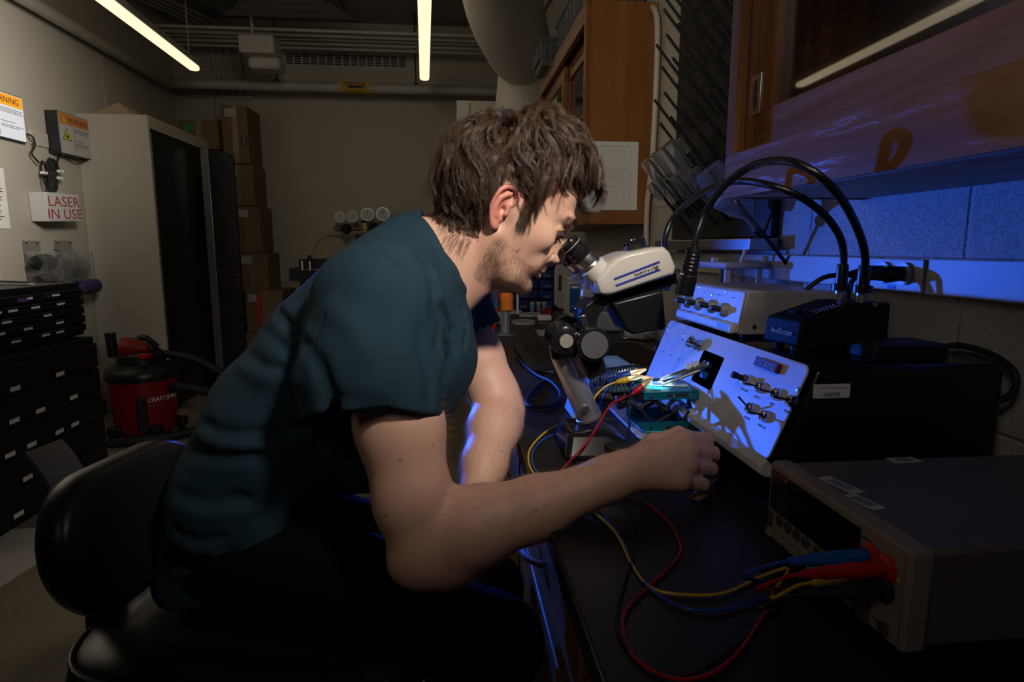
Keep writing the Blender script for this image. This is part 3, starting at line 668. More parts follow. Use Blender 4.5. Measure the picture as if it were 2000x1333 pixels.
# upper chest front faces the room; near end toward camera
def chest(x_front, y0, y1, z0, z1, xb, label, rows, name, badge):
    t = thing(name, ((x_front+xb)/2, (y0+y1)/2, z0), label, 'tool chest')
    MB().box((xb, y0, z0), (x_front-.02, y1, z1)).build('body', tb, t, bev=.006)
    h = (z1-z0-.05)/rows; rnd = random.Random(int(z0*10)+7)
    for k in range(rows):
        a, b_ = z1-.03-h*k, z1-.03-h*(k+1)
        d = MB().box((x_front-.02, y0+.012, b_+.004), (x_front, y1-.012, a-.004)).build('drawer', tb, t, bev=.003)
        MB().box((x_front, y0+.02, a-.014), (x_front+.006, y1-.02, a-.007)).build('pull_rail', black, d, bev=.002)
        n_ = 1+((k*7+int(z0*9)) % 3)
        if k < 6:
            for q in range(n_+1):
                yy_ = y0+.1+(y1-y0-.25)*((q+.5)/(n_+1))+rnd.uniform(-.04, .04); MB().box((x_front, yy_-.032, b_+.02), (x_front+.001, yy_+.030, b_+.040)).build('drawer_label', lab, d)
    return t
qa = PX(-60, 575, -2.0); zc1 = PX(155, 552, -1.98)[2]
cy0 = PX(-90, 560, -1.98)[1]; cy1 = PX(163, 560, -1.98)[1]
zmid = PX(165, 655, -1.98)[2]
t = chest(-1.98, cy0, cy1, zmid, zc1, LX+.12, 'black upper tool chest with small labelled drawers against the left wall', 5, 'upper_tool_chest', True)
q = PX(43, 585, -1.98)
m = MB(); m.box((-1.979, q[1]-.035, q[2]-.012), (-1.978, q[1]+.035, q[2]+.012)); m.build('badge', M('badge_blue', (.05, .08, .3), .4), t)
text('USA', fr((-1.977, q[1]-.028, q[2]-.009), (0, 1, 0), (0, 0, 1)), .026, signred, t)
MB().cyl((-1.98, PX(92, 579, -1.98)[1], q[2]), (-1.974, PX(92, 579, -1.98)[1], q[2]), .009, n=12).build('lock', steel, t)
cy2 = PX(190, 660, -1.9)[1]
chest(-1.90, cy0-.1, cy2, .05, zmid-.002, LX+.06, 'black lower tool cabinet carrying the upper tool chest', 5, 'lower_tool_chest', False)
# laptop-like thing on the chest
a = PZ(0, 545, zc1+.012); b_ = PZ(80, 551, zc1+.012)
t = thing('laptop', (a[0], a[1], zc1+.001), 'closed dark laptop with a pale edge on the black tool chest', 'laptop')
MB().prism([(a[0]-.15, a[1]-.15), (b_[0]-.18, b_[1]-.02), (b_[0]+.03, b_[1]-.1), (a[0]+.05, a[1]-.2)], zc1+.001, zc1+.013, 'z').build('base', M('pale_edge', (.6, .6, .62), .4), t, bev=.002)
MB().prism([(a[0]-.14, a[1]-.15), (b_[0]-.175, b_[1]-.025), (b_[0]+.015, b_[1]-.1), (a[0]+.04, a[1]-.2)], zc1+.013, zc1+.020, 'z').build('lid', black, t, bev=.002)

# ================================================================== shop vacuum
vc = PZ(272, 858, 0); vc = np.array((vc[0], vc[1]+.12, 0))
dist = vc[1]
t = thing('shop_vacuum', vc, 'red and black wet-dry shop vacuum on the floor by the pale cabinet', 'vacuum cleaner')
r0 = .205; H = .40
vred = M('vacuum_red', (.22, .006, .008), .4)
MB().rev([(r0*.86, .04), (r0*.9, .06), (r0*1.0, .38), (r0*1.0, .40)], vc, vc+np.array((0, 0, 1)), 32, absolute=True).build('tank', vred, t)
MB().rev([(r0*1.07, .0), (r0*1.09, .02), (r0*1.07, .055), (r0*.95, .08), (r0*.72, .10), (r0*.7, .16), (r0*.55, .19), (.05, .20)], vc+np.array((0, 0, .395)), vc+np.array((0, 0, 1.395)), 32, absolute=True).build('lid', black, t)
h = vc+np.array((.02, -.05, .595))
MB().rev([(.05, 0), (.075, .1), (.07, .5), (.03, .95), (.005, 1)], (vc[0]-.09, vc[1]-.06, .60), (vc[0]+.09, vc[1]-.06, .60), 18).build('top_handle', vred, t)
MB().tube(spline([(vc[0]-.06, vc[1], .585), (vc[0]+.02, vc[1], .665), (vc[0]+.11, vc[1], .60)], 6), .02, 10).build('carry_handle', black, t)
MB().cyl((vc[0]-.16, vc[1]-.03, .54), (vc[0]-.165, vc[1]-.03, .70), .030, .034, 16).build('exhaust_port', black, t)
MB().box((vc[0]+.06, vc[1]-.16, .545), (vc[0]+.12, vc[1]-.11, .575)).build('switch', redp, t, bev=.004)
for a in (-2.2, -.9, .3, 2.4):
    d = np.array((math.cos(a), math.sin(a), 0)); f = MB().box(tuple(vc+d*r0*.98+np.array((-.04, -.04, .035))), tuple(vc+d*r0*.98+np.array((.04, .04, .10)))).build('caster_foot', black, t, bev=.01)
    MB().cyl(vc+d*r0*1.02+np.array((-.012, 0, .03)), vc+d*r0*1.02+np.array((.012, 0, .03)), .03, n=16).build('caster', rubber, f)
d = np.array((.35, -.94, 0)); d /= np.linalg.norm(d)
MB(fr(vc+d*(r0+.008)+np.array((0, 0, 0)), (-d[1], d[0], 0), (0, 0, 1))).box((-.028, .07, -.02), (.028, .30, .02)).build('side_latch', black, t, bev=.006)
for k, ch in enumerate('CRAFTSMAN'):
    a = math.atan2(-.94, .35)+.24+k*.105; dd = np.array((math.cos(a), math.sin(a), 0))
    text(ch, fr(vc+dd*(r0+.0025)+np.array((0, 0, .26)), (-dd[1], dd[0], 0), (0, 0, 1)), .042, labelw, t, align='CENTER')
hose = spline([vc+np.array((.19, -.05, .33)), vc+np.array((.30, -.10, .34)), vc+np.array((.46, -.05, .28)), vc+np.array((.50, 0, .14)), vc+np.array((.38, -.06, .045)), vc+np.array((.14, -.24, .032)), vc+np.array((-.1, -.3, .032))], 14)
MB().tube(hose, .03, 12, rads=[.028+.004*(i % 2) for i in range(len(hose))]).build('hose', rubber, t)
hose = spline([vc+np.array((.05, .05, .55)), vc+np.array((.25, .02, .53)), vc+np.array((.42, 0, .47)), vc+np.array((.55, .0, .36)), vc+np.array((.50, .05, .2))], 12)
MB().tube(hose, .028, 12).build('upper_hose', rubber, t)

# ================================================================== pale cabinet with black doors
cyA = 4.86; CXc = PY(287, 222, cyA)[0]; cz = PY(287, 224, cyA)[2]; cyB = 6.0
t = thing('storage_cabinet', ((LX+CXc)/2, (cyA+cyB)/2, 0), 'tall pale cabinet with black sliding doors against the left wall', 'cabinet')
cab_paint = M('pale_cabinet_paint', (.46, .43, .36), .55, vary=(1, .02))
MB().box((LX+.001, cyA, .0), (CXc, cyA+.025, cz)).build('end_panel', cab_paint, t, bev=.004)
MB().box((LX+.001, cyB-.025, .0), (CXc, cyB, cz)).build('end_panel', cab_paint, t)
MB().box((LX+.001, cyA+.025, cz-.09), (CXc, cyB-.025, cz)).build('top_panel', cab_paint, t, bev=.004)
MB().box((LX+.002, cyA+.03, .0), (LX+.03, cyB-.03, cz-.1)).build('back_panel', rubber, t)
dk2 = M('black_door_laminate', (.008, .008, .009), .5)
MB().box((CXc-.03, cyA+.028, .03), (CXc-.008, cyB-.028, cz-.095)).build('sliding_door', dk2, t, bev=.002)
MB().box((CXc-.0078, cyA+.045, .05), (CXc-.004, cyA+.05, cz-.12)).build('door_bead', steel, t)
# open black door leaning beyond, with pale edge strip
hy = 5.62
e0 = PY(398, 292, hy); e1 = PY(462, 308, hy+.1)
t = thing('black_door_panel', (e0[0], hy, 0), 'tall black panel with a bright metal edge standing past the pale cabinet', 'panel')
zt_ = e0[2]; xr = e1[0]
poly = [(e0[0], 0), (xr, 0), (xr, zt_-.08), (xr-.02, zt_-.035), (xr-.08, zt_-.01), (e0[0], zt_)]
MB().prism(poly, hy, hy+.05).build('panel', dk2, t, bev=.004)
MB().box((e0[0]-.03, hy-.012, .0), (e0[0]+.035, hy-.001, zt_)).build('edge_strip', M('dull_aluminium', (.42, .40, .40), .35, .9), t, bev=.003)
q = PY(465, 537, hy); MB().cyl((q[0], hy-.0, q[2]), (q[0], hy-.012, q[2]), .006, n=8).build('lock', steel, t)
# small cardboard wedge on top
t = MB().prism([(LX+.05, cz), (CXc-.12, cz), (LX+.28, cz+.09)], cyA+.06, cyA+.3).build('cardboard_flap', M('flap_card', (.32, .25, .16), .8)); tower(t, 'folded tan board lying on top of the pale cabinet', 'board')

# ================================================================== cardboard boxes
card = M('cardboard', (.15, .095, .05), .8, bump=(80, .2, .0006), vary=(6, .2)); tape = M('packing_tape', (.20, .14, .09), .25)
def carton(px0, py0, px1, py1, Y, D, label, extra=None):
    a, b_ = PY(px0, py0, Y), PY(px1, py1, Y); t = thing('cardboard_box', ((a[0]+b_[0])/2, Y+D/2, b_[2]), label, 'box', 'stacked cardboard boxes')
    bz, tz = b_[2], a[2]
    MB().box((a[0], Y, bz), (b_[0], Y+D, tz)).build('carton', card, t, bev=.004)
    xm = (a[0]+b_[0])/2; MB().box((xm-.025, Y-.0008, bz+.002), (xm+.025, Y+.001, tz-.002)).build('tape', tape, t)
    MB().box((a[0]+.03, Y-.0015, tz-.10), (a[0]+.13, Y-.0003, tz-.03)).build('box_label', M('dull_label', (.35, .33, .33), .6) if extra != 'green' else M('green_label', (.04, .22, .05), .6), t)
    if extra == 'red': MB().box((a[0]+.10, Y-.0025, bz+.08), (a[0]+.15, Y-.0016, tz-.03)).build('sticker', M('red_sticker', (.35, .04, .05), .5), t)
    if extra == 'lamps':
        for dx in (.16, .20): MB().box((a[0]+dx, Y-.0015, bz+.16), (a[0]+dx+.014, Y-.0003, bz+.24)).build('printed_mark', ink, t)
    return t
YB = 6.03
# back row, floor to top
carton(430, 205, 488, 320, YB+.02, .4, 'tall narrow carton with two printed bars, topmost of the back stack', 'lamps')
carton(348, 233, 428, 292, YB-.02, .4, 'small carton with green tape on top, left of the tall carton', 'green')
carton(432, 321, 498, 402, YB, .4, 'carton second from the top of the back stack', None)
carton(455, 403, 512, 494, YB, .4, 'tan carton in the middle of the back stack', None)
carton(462, 495, 526, 568, YB, .42, 'square carton with a blue mark, above the widest carton', None)
carton(478, 569, 556, 650, YB-.10, .5, 'widest carton with a red sticker low in the back stack', 'red')
a = PY(470, 651, YB-.10); 
b2 = PY(570, 651, YB-.10)
t = thing('cardboard_box', ((a[0]+b2[0])/2, YB+.15, 0), 'bottom carton of the back stack standing on the floor', 'box', 'stacked cardboard boxes')
MB().box((a[0]-.02, YB-.10, 0), (b2[0], YB+.42, a[2]-.001)).build('carton', card, t, bev=.004)
# supports under the top left carton: same pile
a = PY(352, 293, YB-.02); b2 = PY(424, 293, YB-.02)
t = thing('cardboard_box', ((a[0]+b2[0])/2, YB+.15, 0), 'very tall carton hidden mostly behind the black panel', 'box', 'stacked cardboard boxes')
MB().box((a[0], YB-.02, 0), (b2[0], YB+.35, a[2]-.001)).build('carton', card, t, bev=.004)

# ================================================================== gas regulators, back bench equipment
brass = M('brass', (.30, .22, .10), .35, .9)
def regulator(px, py, s, label):
    q = PY(px, py, BY-.25); t = thing('gas_regulator', q, label, 'regulator', 'gas regulators at the back wall'); y = q[1]
    MB().cyl((q[0]-.13*s, y, q[2]), (q[0]+.17*s, y, q[2]), .016*s, n=12).build('body', brass, t)
    for dx, dz in ((-.06, .115), (.07, .12)):
        g = MB().cyl((q[0]+dx*s, y+.02, q[2]+dz*s), (q[0]+dx*s, y-.03, q[2]+dz*s), .058*s, n=24).build('gauge', steel, t)
        MB().cyl((q[0]+dx*s, y-.030, q[2]+dz*s), (q[0]+dx*s, y-.033, q[2]+dz*s), .050*s, n=24).build('dial', M('dial_face', (.4, .4, .38), .4), g)
        MB().box((q[0]+dx*s-.002, y-.0345, q[2]+dz*s-.005), (q[0]+dx*s+.002, y-.0335, q[2]+dz*s+.04*s)).build('needle', ink, g)
        MB().cyl((q[0]+dx*s, y, q[2]), (q[0]+dx*s, y, q[2]+.07*s), .008*s, n=8).build('stem', brass, t)
    MB().rev([(.05*s, 0), (.055*s, .3), (.04*s, .6), (.03*s, 1)], (q[0], y, q[2]), (q[0], y-.10*s, q[2]-.02*s), 16).build('adjuster', rubber, t)
    MB().box((q[0]+.17*s, y-.02, q[2]-.03*s), (q[0]+.21*s, y+.02, q[2]+.06*s)).build('valve_block', brass, t)
    MB().tube([(q[0]+.15*s, y, q[2]+.075*s), (q[0]+.24*s, y, q[2]+.075*s)], .012, 8).build('valve_handle', rubber, t)
    return t
regulator(677, 447, .95, 'left gas regulator with two round gauges on the back wall')
regulator(733, 446, 1.15, 'right gas regulator with two round gauges, just left of the shoulder')
for k, px in enumerate((700, 755)):
    q = PY(px, 458, BY-.22)
    t = thing('gas_cylinder', (q[0], BY-.17, 0), ['dark gas cylinder under the left regulator', 'dark gas cylinder under the right regulator'][k], 'gas cylinder', 'gas cylinders at the back wall')
    MB().rev([(.10, 0), (.115, .02), (.115, q[2]-.28), (.09, q[2]-.17), (.045, q[2]-.08), (.03, q[2])], (q[0], BY-.17, 0), (q[0], BY-.17, 1), 24, absolute=True).build('cylinder', rubber, t)
# black equipment rack in front
ye = 5.5
a, b_ = PY(583, 507, ye), PY(700, 507, ye)
t = thing('equipment_rack', ((a[0]+b_[0])/2, ye+.25, 0), 'black equipment rack with small probes at the back wall', 'rack')
MB().box((a[0], ye, 0), (b_[0], ye+.5, a[2])).build('cabinet', tb, t, bev=.004)
MB().box((a[0]+.01, ye-.002, a[2]-.09), (b_[0]-.01, ye, a[2]-.085)).build('seam', steel, t)
c_, d_ = PY(563, 524, ye), PY(582, 550, ye)
MB().box((c_[0], ye+.02, d_[2]), (a[0]-.001, ye+.3, c_[2])).build('side_bracket', black, t, bev=.004)
for px in (590, 605):
    q = PY(px, 510, ye-.02); g = MB().cyl((q[0], ye-.02, q[2]-.08), (q[0], ye-.02, q[2]+.0), .007, n=10).build('probe', labelw, t)
MB().rev([(.012, 0), (.018, .3), (.016, .8), (.008, 1)], (q[0], ye-.02, q[2]), (q[0], ye-.02, q[2]+.05), 12).build('probe_cap', rubber, t)
pipe('gas_hose', spline([PY(610, 505, BY-.1), PY(612, 490, BY-.1), PY(620, 470, BY-.1), PY(640, 455, BY-.1), PY(668, 452, BY-.15)], 8), .006, pipew, 'thin pale hose curving from the left regulator to the black rack', 'hose')

# ================================================================== chair
vinyl = M('black_vinyl', (.014, .014, .015), .33, bump=(700, .2, .0002), spec=.6)
cs = M('grey_steel_strap', (.20, .20, .22), .4, .8)
sc_ = np.array((-.295, .98, 0)); SZ = .715
ang = math.radians(-12)
def chl(x, y, z): return np.array((sc_[0]+x*math.cos(ang)-y*math.sin(ang), sc_[1]+x*math.sin(ang)+y*math.cos(ang), z))
Tch = np.eye(4); Tch[:3, 0] = (math.cos(ang), math.sin(ang), 0); Tch[:3, 1] = (-math.sin(ang), math.cos(ang), 0); Tch[:3, 3] = (sc_[0], sc_[1], 0)
t = thing('lab_chair', sc_, 'black vinyl lab chair with a padded back under the seated man', 'chair')
CH = t
sw, sd = .245, .235
outl = roundrect(0.03, 0, 2*sd+.02, 2*sw, .11, 8); n_ = len(outl)
V = []; Fc = []
prof = [(1.0, 0), (1.02, .012), (1.03, .035), (1.0, .058), (.96, .070), (.80, .076), (.5, .070), (.2, .064)]
for s_, z in prof:
    for x, y in outl: V.append((.03+(x-.03)*s_, y*s_, SZ-.075+z))
for j in range(len(prof)-1):
    for i in range(n_): Fc.append((j*n_+i, j*n_+(i+1) % n_, (j+1)*n_+(i+1) % n_, (j+1)*n_+i))
Fc.append(tuple(range(n_-1, -1, -1))); Fc.append(tuple(range((len(prof)-1)*n_, len(prof)*n_)))
seat = MB(Tch).add(V, Fc).build('seat', vinyl, t, smooth=math.radians(80))
MB(Tch).tube([(.03+(x-.03)*1.0, y*1.0, SZ-.012) for x, y in outl], .0045, 8, True).build('piping', vinyl, seat)
MB(Tch).prism(roundrect(.03, 0, 2*sd-.02, 2*sw-.04, .1, 6), SZ-.10, SZ-.076, 'z').build('seat_pan', black, t)
# backrest: padded rounded shell, slightly curved, facing +x
bx, by_ = -.170, -.098
bz = .854; BW, BH = .160, .102
Tb = Tch @ fr((bx, by_, bz), (-.02, 1, 0), (-.14, 0, 1))
outl = roundrect(0, 0, 2*BW, 2*BH, .096, 10); n_ = len(outl)
# taper toward bottom
V = []; Fc = []
prof = [(.3, .022), (.75, .026), (.93, .020), (1.0, .004), (1.0, -.016), (.96, -.028), (.6, -.030)]
for s_, z in prof:
    for x, y in outl:
        yy2 = y*s_; xx2 = x*s_*(1.0 if yy2 > 0 else 1+.10*yy2/BH*1.2); V.append((xx2, yy2, z+.9*xx2*xx2))
for j in range(len(prof)-1):
    for i in range(n_): Fc.append((j*n_+i, j*n_+(i+1) % n_, (j+1)*n_+(i+1) % n_, (j+1)*n_+i))
Fc.append(tuple(range(n_-1, -1, -1))); Fc.append(tuple(range((len(prof)-1)*n_, len(prof)*n_)))
MB(Tb).add(V, Fc).build('backrest', vinyl, t, smooth=math.radians(80))
# J-bar
bx_ = bx-.06
m = MB(Tch)
J = [(-.05, SZ-.105), (bx_+.05, SZ-.105), (bx_+.01, SZ-.08), (bx_, SZ-.02), (bx_+.005, bz-.05), (bx_-.04, bz+.07), (bx_-.07, bz+.112)]
Jp = spline([np.array((a, 0, b_)) for a, b_ in J], 5)
V = []; Fc = []
for i, p_ in enumerate(Jp):
    d = unit(Jp[min(i+1, len(Jp)-1)]-Jp[max(i-1, 0)]); nn = np.array((-d[2], 0, d[0]))
    for yv, tt in ((-.032, -.003), (.032, -.003), (.032, .003), (-.032, .003)): V.append(p_+nn*tt+np.array((0, yv+by_, 0)))
for i in range(len(Jp)-1):
    for k in range(4): Fc.append((i*4+k, i*4+(k+1) % 4, (i+1)*4+(k+1) % 4, (i+1)*4+k))
Fc.append((0, 1, 2, 3)); Fc.append(tuple(len(Jp)*4-4+k for k in (3, 2, 1, 0)))
jb = m.add(V, Fc).build('back_bar', cs, t)
e_ = Jp[-1]
MB(Tch).prism([(e_[0]+.0, -.012), (e_[0]+.0, .05)], 0, .01, 'z') if False else None
MB(Tch).cyl((e_[0]+.002, by_, e_[2]-.025), (e_[0]+.012, by_, e_[2]-.028), .006, n=12).build('bar_hole', ink, jb)
MB().cyl((sc_[0], sc_[1], .12), (sc_[0], sc_[1], SZ-.10), .028, n=20).build('gas_column', black, t)
MB().tube([(sc_[0]+.20*math.cos(a), sc_[1]+.20*math.sin(a), .27) for a in np.linspace(0, 2*math.pi, 33)[:-1]], .011, 8, True).build('foot_ring', chrome, t)
for k in range(4): a = math.pi/2*k+.4; MB().cyl((sc_[0]+.02*math.cos(a), sc_[1]+.02*math.sin(a), .27), (sc_[0]+.2*math.cos(a), sc_[1]+.2*math.sin(a), .27), .007, n=8).build('foot_ring_spoke', chrome, t)
for k in range(5):
    a = 2*math.pi*k/5+.3; d = np.array((math.cos(a), math.sin(a), 0))
    l_ = MB().tube([sc_+np.array((0, 0, .12)), sc_+d*.28+np.array((0, 0, .085))], .02, 10, rads=[.026, .016]).build('leg', black, t)
    MB().cyl(sc_+d*.28+np.array((-.0, -.02, .029)), sc_+d*.28+np.array((0, .02, .029)), .028, n=16).build('caster', rubber, l_)
# ================================================================== stereo microscope on its stand
OY = .985
def q_(px, py, Y=OY): return np.array(PY(px, py, Y))
scope = thing('stereo_microscope', q_(1160, 860, 1.0)*np.array((1, 1, 0))+np.array((0, 0, BZ)), 'white and black stereo microscope on a tilted steel column stand, used by the man', 'microscope')
t = scope
# base: black slab with ivory stage plate, and wedge boss
bx0, bx1, by0, by1 = .165, .440, .915, 1.19
MB().prism(roundrect((bx0+bx1)/2+.04, (by0+by1)/2, bx1-bx0-.08, by1-by0, .02), BZ+.001, BZ+.024, 'z').build('base', blackmat, t, bev=.003)
MB().prism(roundrect(.370, 1.052, .130, .235, .02), BZ+.0245, BZ+.031, 'z').build('stage_plate', M('stage_plate_grey', (.42, .42, .41), .4), t, bev=.002)
c0 = q_(1150, 815, 1.0); c1 = q_(1097, 690, 1.0)
# boss: tapered block
bt = c0[2]-.012
xa, xb = q_(1104, 905, .95)[0], q_(1190, 905, .95)[0]
m = MB()
lo = [(xa-.005, .925), (xb+.075, .935), (xb+.07, 1.06), (xa-.0, 1.06)]
ta, tb_ = q_(1109, 815, .965)[0], q_(1182, 815, .965)[0]
hi = [(ta, .955), (tb_, .955), (tb_, 1.045), (ta, 1.045)]
m.add([(x, y, BZ+.001) for x, y in lo]+[(x, y, bt) for x, y in hi], [(3, 2, 1, 0), (4, 5, 6, 7), (0, 1, 5, 4), (1, 2, 6, 5), (2, 3, 7, 6), (3, 0, 4, 7)])
m.build('column_boss', blackgloss, t, bev=.009, seg=3)
col = MB().rev([(.0225, -.02), (.0225, .02), (.0205, .03), (.0205, 1)], c0, c1, 32).build('column', M('satin_steel', (.40, .40, .41), .36, .8), t)
q = q_(1143, 799, .978)
MB().cyl(q+np.array((0, .004, 0)), q-np.array((0, .004, 0)), .006, n=16).build('set_screw', steel, col)
# clamp: rounded housing on top of column
e = q_(1098, 660, .985)
cl = MB().rev([(.012, -.035), (.024, -.030), (.026, 0), (.026, .028), (.012, .034)], e, e+np.array((0, 1, 0)), 24, absolute=True).build('clamp', blackgloss, t, bev=.002)
MB().cyl(e-np.array((0, .0345, 0)), e-np.array((0, .038, 0)), .011, n=20).build('clamp_screw', M('clamp_screw_grey', (.35, .33, .30), .5, .5), cl)
MB().tube([q_(1098, 668), q_(1100, 698)], .02, 16, rads=[.024, .0215]).build('clamp_neck', blackgloss, t)
k_ = q_(1147, 665, .985)
ctr = [q_(1098, 652), q_(1140, 645)]
MB().tube([q_(1098, 660), k_], .018, 14).build('cross_arm', blackgloss, t)
# focus knob (axis along Y)
kn = MB().rev([(.020, -.050), (.0265, -.048), (.0275, -.044), (.0275, -.022), (.022, -.02), (.022, .02), (.0275, .022), (.0275, .046), (.02, .05)], k_, k_+np.array((0, 1, 0)), 48, absolute=True)
kn = kn.build('focus_knob', blackgloss, t)
kf = MB().rev([(.0215, -.0505), (.0215, -.0525), (.002, -.0528)], k_, k_+np.array((0, 1, 0)), 48, absolute=True).build('knob_face', M('turned_steel', (.42, .42, .43), .38, .8, aniso=.8), kn)
MB().rev([(.0262+.001*(i % 2), -.0445+.0012*i) for i in range(18)], k_, k_+np.array((0, 1, 0)), 40, absolute=True).build('knurling', rubber, kn)
# far knob rim visible behind, upper left
kk = q_(1108, 645, 1.05)
MB().rev([(.018, -.008), (.026, -.006), (.026, .01), (.02, .012)], kk, kk+np.array((.25, 1, 0.1)), 24, absolute=True).build('rear_knob', blackgloss, t)
# focus rack block (slanted) below the knob
def slab(pts, y0, y1, name, mat, par, bev=.003):
    P = [q_(a, b_, (y0+y1)/2) for a, b_ in pts]
    return MB().prism([(p[0], p[2]) for p in P], y0, y1).build(name, mat, par, bev=bev)
slab([(1128, 680), (1165, 668), (1182, 722), (1147, 740)], OY-.014, OY+.022, 'rack_block', blackgloss, t)
slab([(1112, 690), (1130, 684), (1150, 740), (1136, 733)], OY-.005, OY+.016, 'rack_slide', steel, t)
# arm: curved black yoke
sb = slab([(1128, 610), (1134, 592), (1158, 574), (1310, 530), (1312, 546), (1296, 562), (1205, 590), (1172, 600), (1160, 618), (1158, 640), (1160, 655), (1136, 655)], OY-.030, OY+.030, 'arm', blackgloss, t, .005)
slab([(1128, 618), (1143, 613), (1153, 642), (1140, 646)], OY-.036, OY-.028, 'dovetail_bar', M('dark_steel', (.12, .12, .12), .3, .9), t, .002)
slab([(1120, 600), (1133, 596), (1142, 640), (1128, 630)], OY+.005, OY+.045, 'rear_dovetail', blackgloss, t, .002)
# optical pod
pod_pts = [(1152, 548), (1158, 572), (1180, 576), (1306, 535), (1309, 520), (1297, 492), (1286, 482), (1262, 484), (1215, 494), (1192, 503), (1172, 520), (1157, 538)]
P = [q_(a, b_, OY-.02) for a, b_ in pod_pts]
c_ = sum(P)/len(P)
V = []; Fc = []; n_ = len(P)
lay = [(-.057, .82), (-.053, .94), (-.043, 1.0), (.043, 1.0), (.053, .94), (.057, .82)]
for dy, s_ in lay:
    for p in P: w = c_+(p-c_)*s_; V.append((w[0], OY+dy, w[2]))
for j in range(len(lay)-1):
    for i in range(n_): Fc.append((j*n_+i, j*n_+(i+1) % n_, (j+1)*n_+(i+1) % n_, (j+1)*n_+i))
Fc.append(tuple(range(n_-1, -1, -1))); Fc.append(tuple(range((len(lay)-1)*n_, len(lay)*n_)))
pod = MB().add(V, Fc).build('optical_body', white_enamel, t, bev=.003, smooth=math.radians(35), seg=3)
# stripes and name, lying on the near face
yf = OY-.0572
def stripe(a, b_, hh, mat, name):
    A, B = q_(*a, yf), q_(*b_, yf); d = unit(B-A); up = np.array((-d[2], 0, d[0])); 
    mesh = MB().add([A+np.array((0, -.0004, 0)), B+np.array((0, -.0004, 0)), B+up*hh+np.array((0, -.0004, 0)), A+up*hh+np.array((0, -.0004, 0)), A+np.array((0, .0006, 0)), B+np.array((0, .0006, 0)), B+up*hh+np.array((0, .0006, 0)), A+up*hh+np.array((0, .0006, 0))], [(0, 1, 2, 3), (7, 6, 5, 4), (0, 4, 5, 1), (1, 5, 6, 2), (2, 6, 7, 3), (3, 7, 4, 0)])
    return mesh.build(name, mat, pod), A, d, up
stripe((1200, 548), (1289, 514), .0035, navy, 'blue_stripe')
stripe((1203, 561), (1290, 529), .0035, navy, 'blue_stripe')
A, B = q_(1240, 540, yf), q_(1285, 523, yf); d = unit(B-A)
text('BAUSCH & LOMB', fr(A+np.array((0, -.0006, 0)), d, (-d[2], 0, d[0])), .0052, ink, pod, 'maker_name')
A = q_(1281, 530, yf-.0006); MB().prism([(A[0]-.0025+.001, A[2]+.004), (A[0]+.0035, A[2]+.006), (A[0]+.002, A[2]+.0005)], yf-.0008, yf+.0002).build('maker_emblem', ink, pod)
# eyepiece tubes
def eyepiece(y, k):
    dx, dz = (0, 0) if k == 0 else (0, 0)
    a = q_(1187, 553, y) if k == 0 else q_(1187, 553, OY-.03)+np.array((-.003, y-(OY-.03), -.005)); b_ = (q_(1108, 472, y) if k == 0 else q_(1108, 472, OY-.03)+np.array((-.003, y-(OY-.03), -.005)))
    L = np.linalg.norm(b_-a); ep = MB().rev([(.0235, .02), (.0235, .08), (.0215, .09), (.0215, .40), (.0195, .41)], a, b_, 36).build('eyepiece_tube', white_enamel, t)
    MB().rev([(.0175, .40), (.0175, .44), (.0165, .46), (.0175, .50), (.0175, .62)], a, b_, 36).build('steel_ring', steel, ep)
    MB().rev([(.0160, .60), (.0175, .63), (.0175, .78), (.016, .80), (.0165, .95), (.0155, 1.0), (.012, 1.0), (.011, .97)], a, b_, 36).build('ocular', blackgloss, ep)
    MB().rev([(.0162, .885), (.0168, .89), (.0168, .893), (.0162, .90)], a, b_, 36, caps=False).build('engraved_ring', M('engraving_grey', (.5, .5, .5), .4), ep)
    return ep
eyepiece(OY-.030, 0); eyepiece(OY+.032, 1)
# neck with rings below tubes
n0 = q_(1163, 552, OY+.006)
MB().rev([(.020, -.025), (.021, -.016), (.018, -.013), (.021, -.008), (.018, -.003), (.021, .002), (.018, .008), (.020, .014), (.016, .02)], n0, n0+np.array((.15, 0, 1)), 24, absolute=True).build('neck_rings', M('neck_enamel', (.5, .5, .48), .25), t)
# zoom knob on top
a = q_(1243, 492, OY); b_ = q_(1238, 468, OY)
zk = MB().rev([(.022, -.1), (.022, .15), (.0165, .2), (.0175, .3), (.0175, .95), (.016, 1.0), (.0155, .92)], a, b_, 36).build('zoom_knob', blackgloss, t)
MB().rev([(.0225, .02), (.0225, .13)], a, b_, 36).build('knob_collar', steel, zk)
# dark objective housing below
pts = [(1195, 592), (1294, 566), (1301, 640), (1296, 646), (1236, 654), (1222, 646)]
P = [q_(a_, b2, OY-.035) for a_, b2 in pts]; c_ = sum(P)/len(P)
V = []; n_ = len(P); Fc = []
for dy, s_ in ((-.038, .96), (-.034, 1.0), (.034, 1.0), (.038, .96)):
    for p in P: w = c_+(p-c_)*s_; V.append((w[0], OY+dy, w[2]))
for j in range(3):
    for i in range(n_): Fc.append((j*n_+i, j*n_+(i+1) % n_, (j+1)*n_+(i+1) % n_, (j+1)*n_+i))
Fc.append(tuple(range(n_-1, -1, -1))); Fc.append(tuple(range(3*n_, 4*n_)))
ob_ = MB().add(V, Fc).build('objective_housing', M('scope_black', (.006, .006, .007), .35), t, bev=.003)
a_ = q_(1240, 641, yf+.012); b2 = q_(1296, 622, yf+.012)
slab([(1300, 530), (1314, 548), (1308, 556), (1300, 552)], OY-.03, OY+.03, 'arm_tip', blackgloss, t, .003)

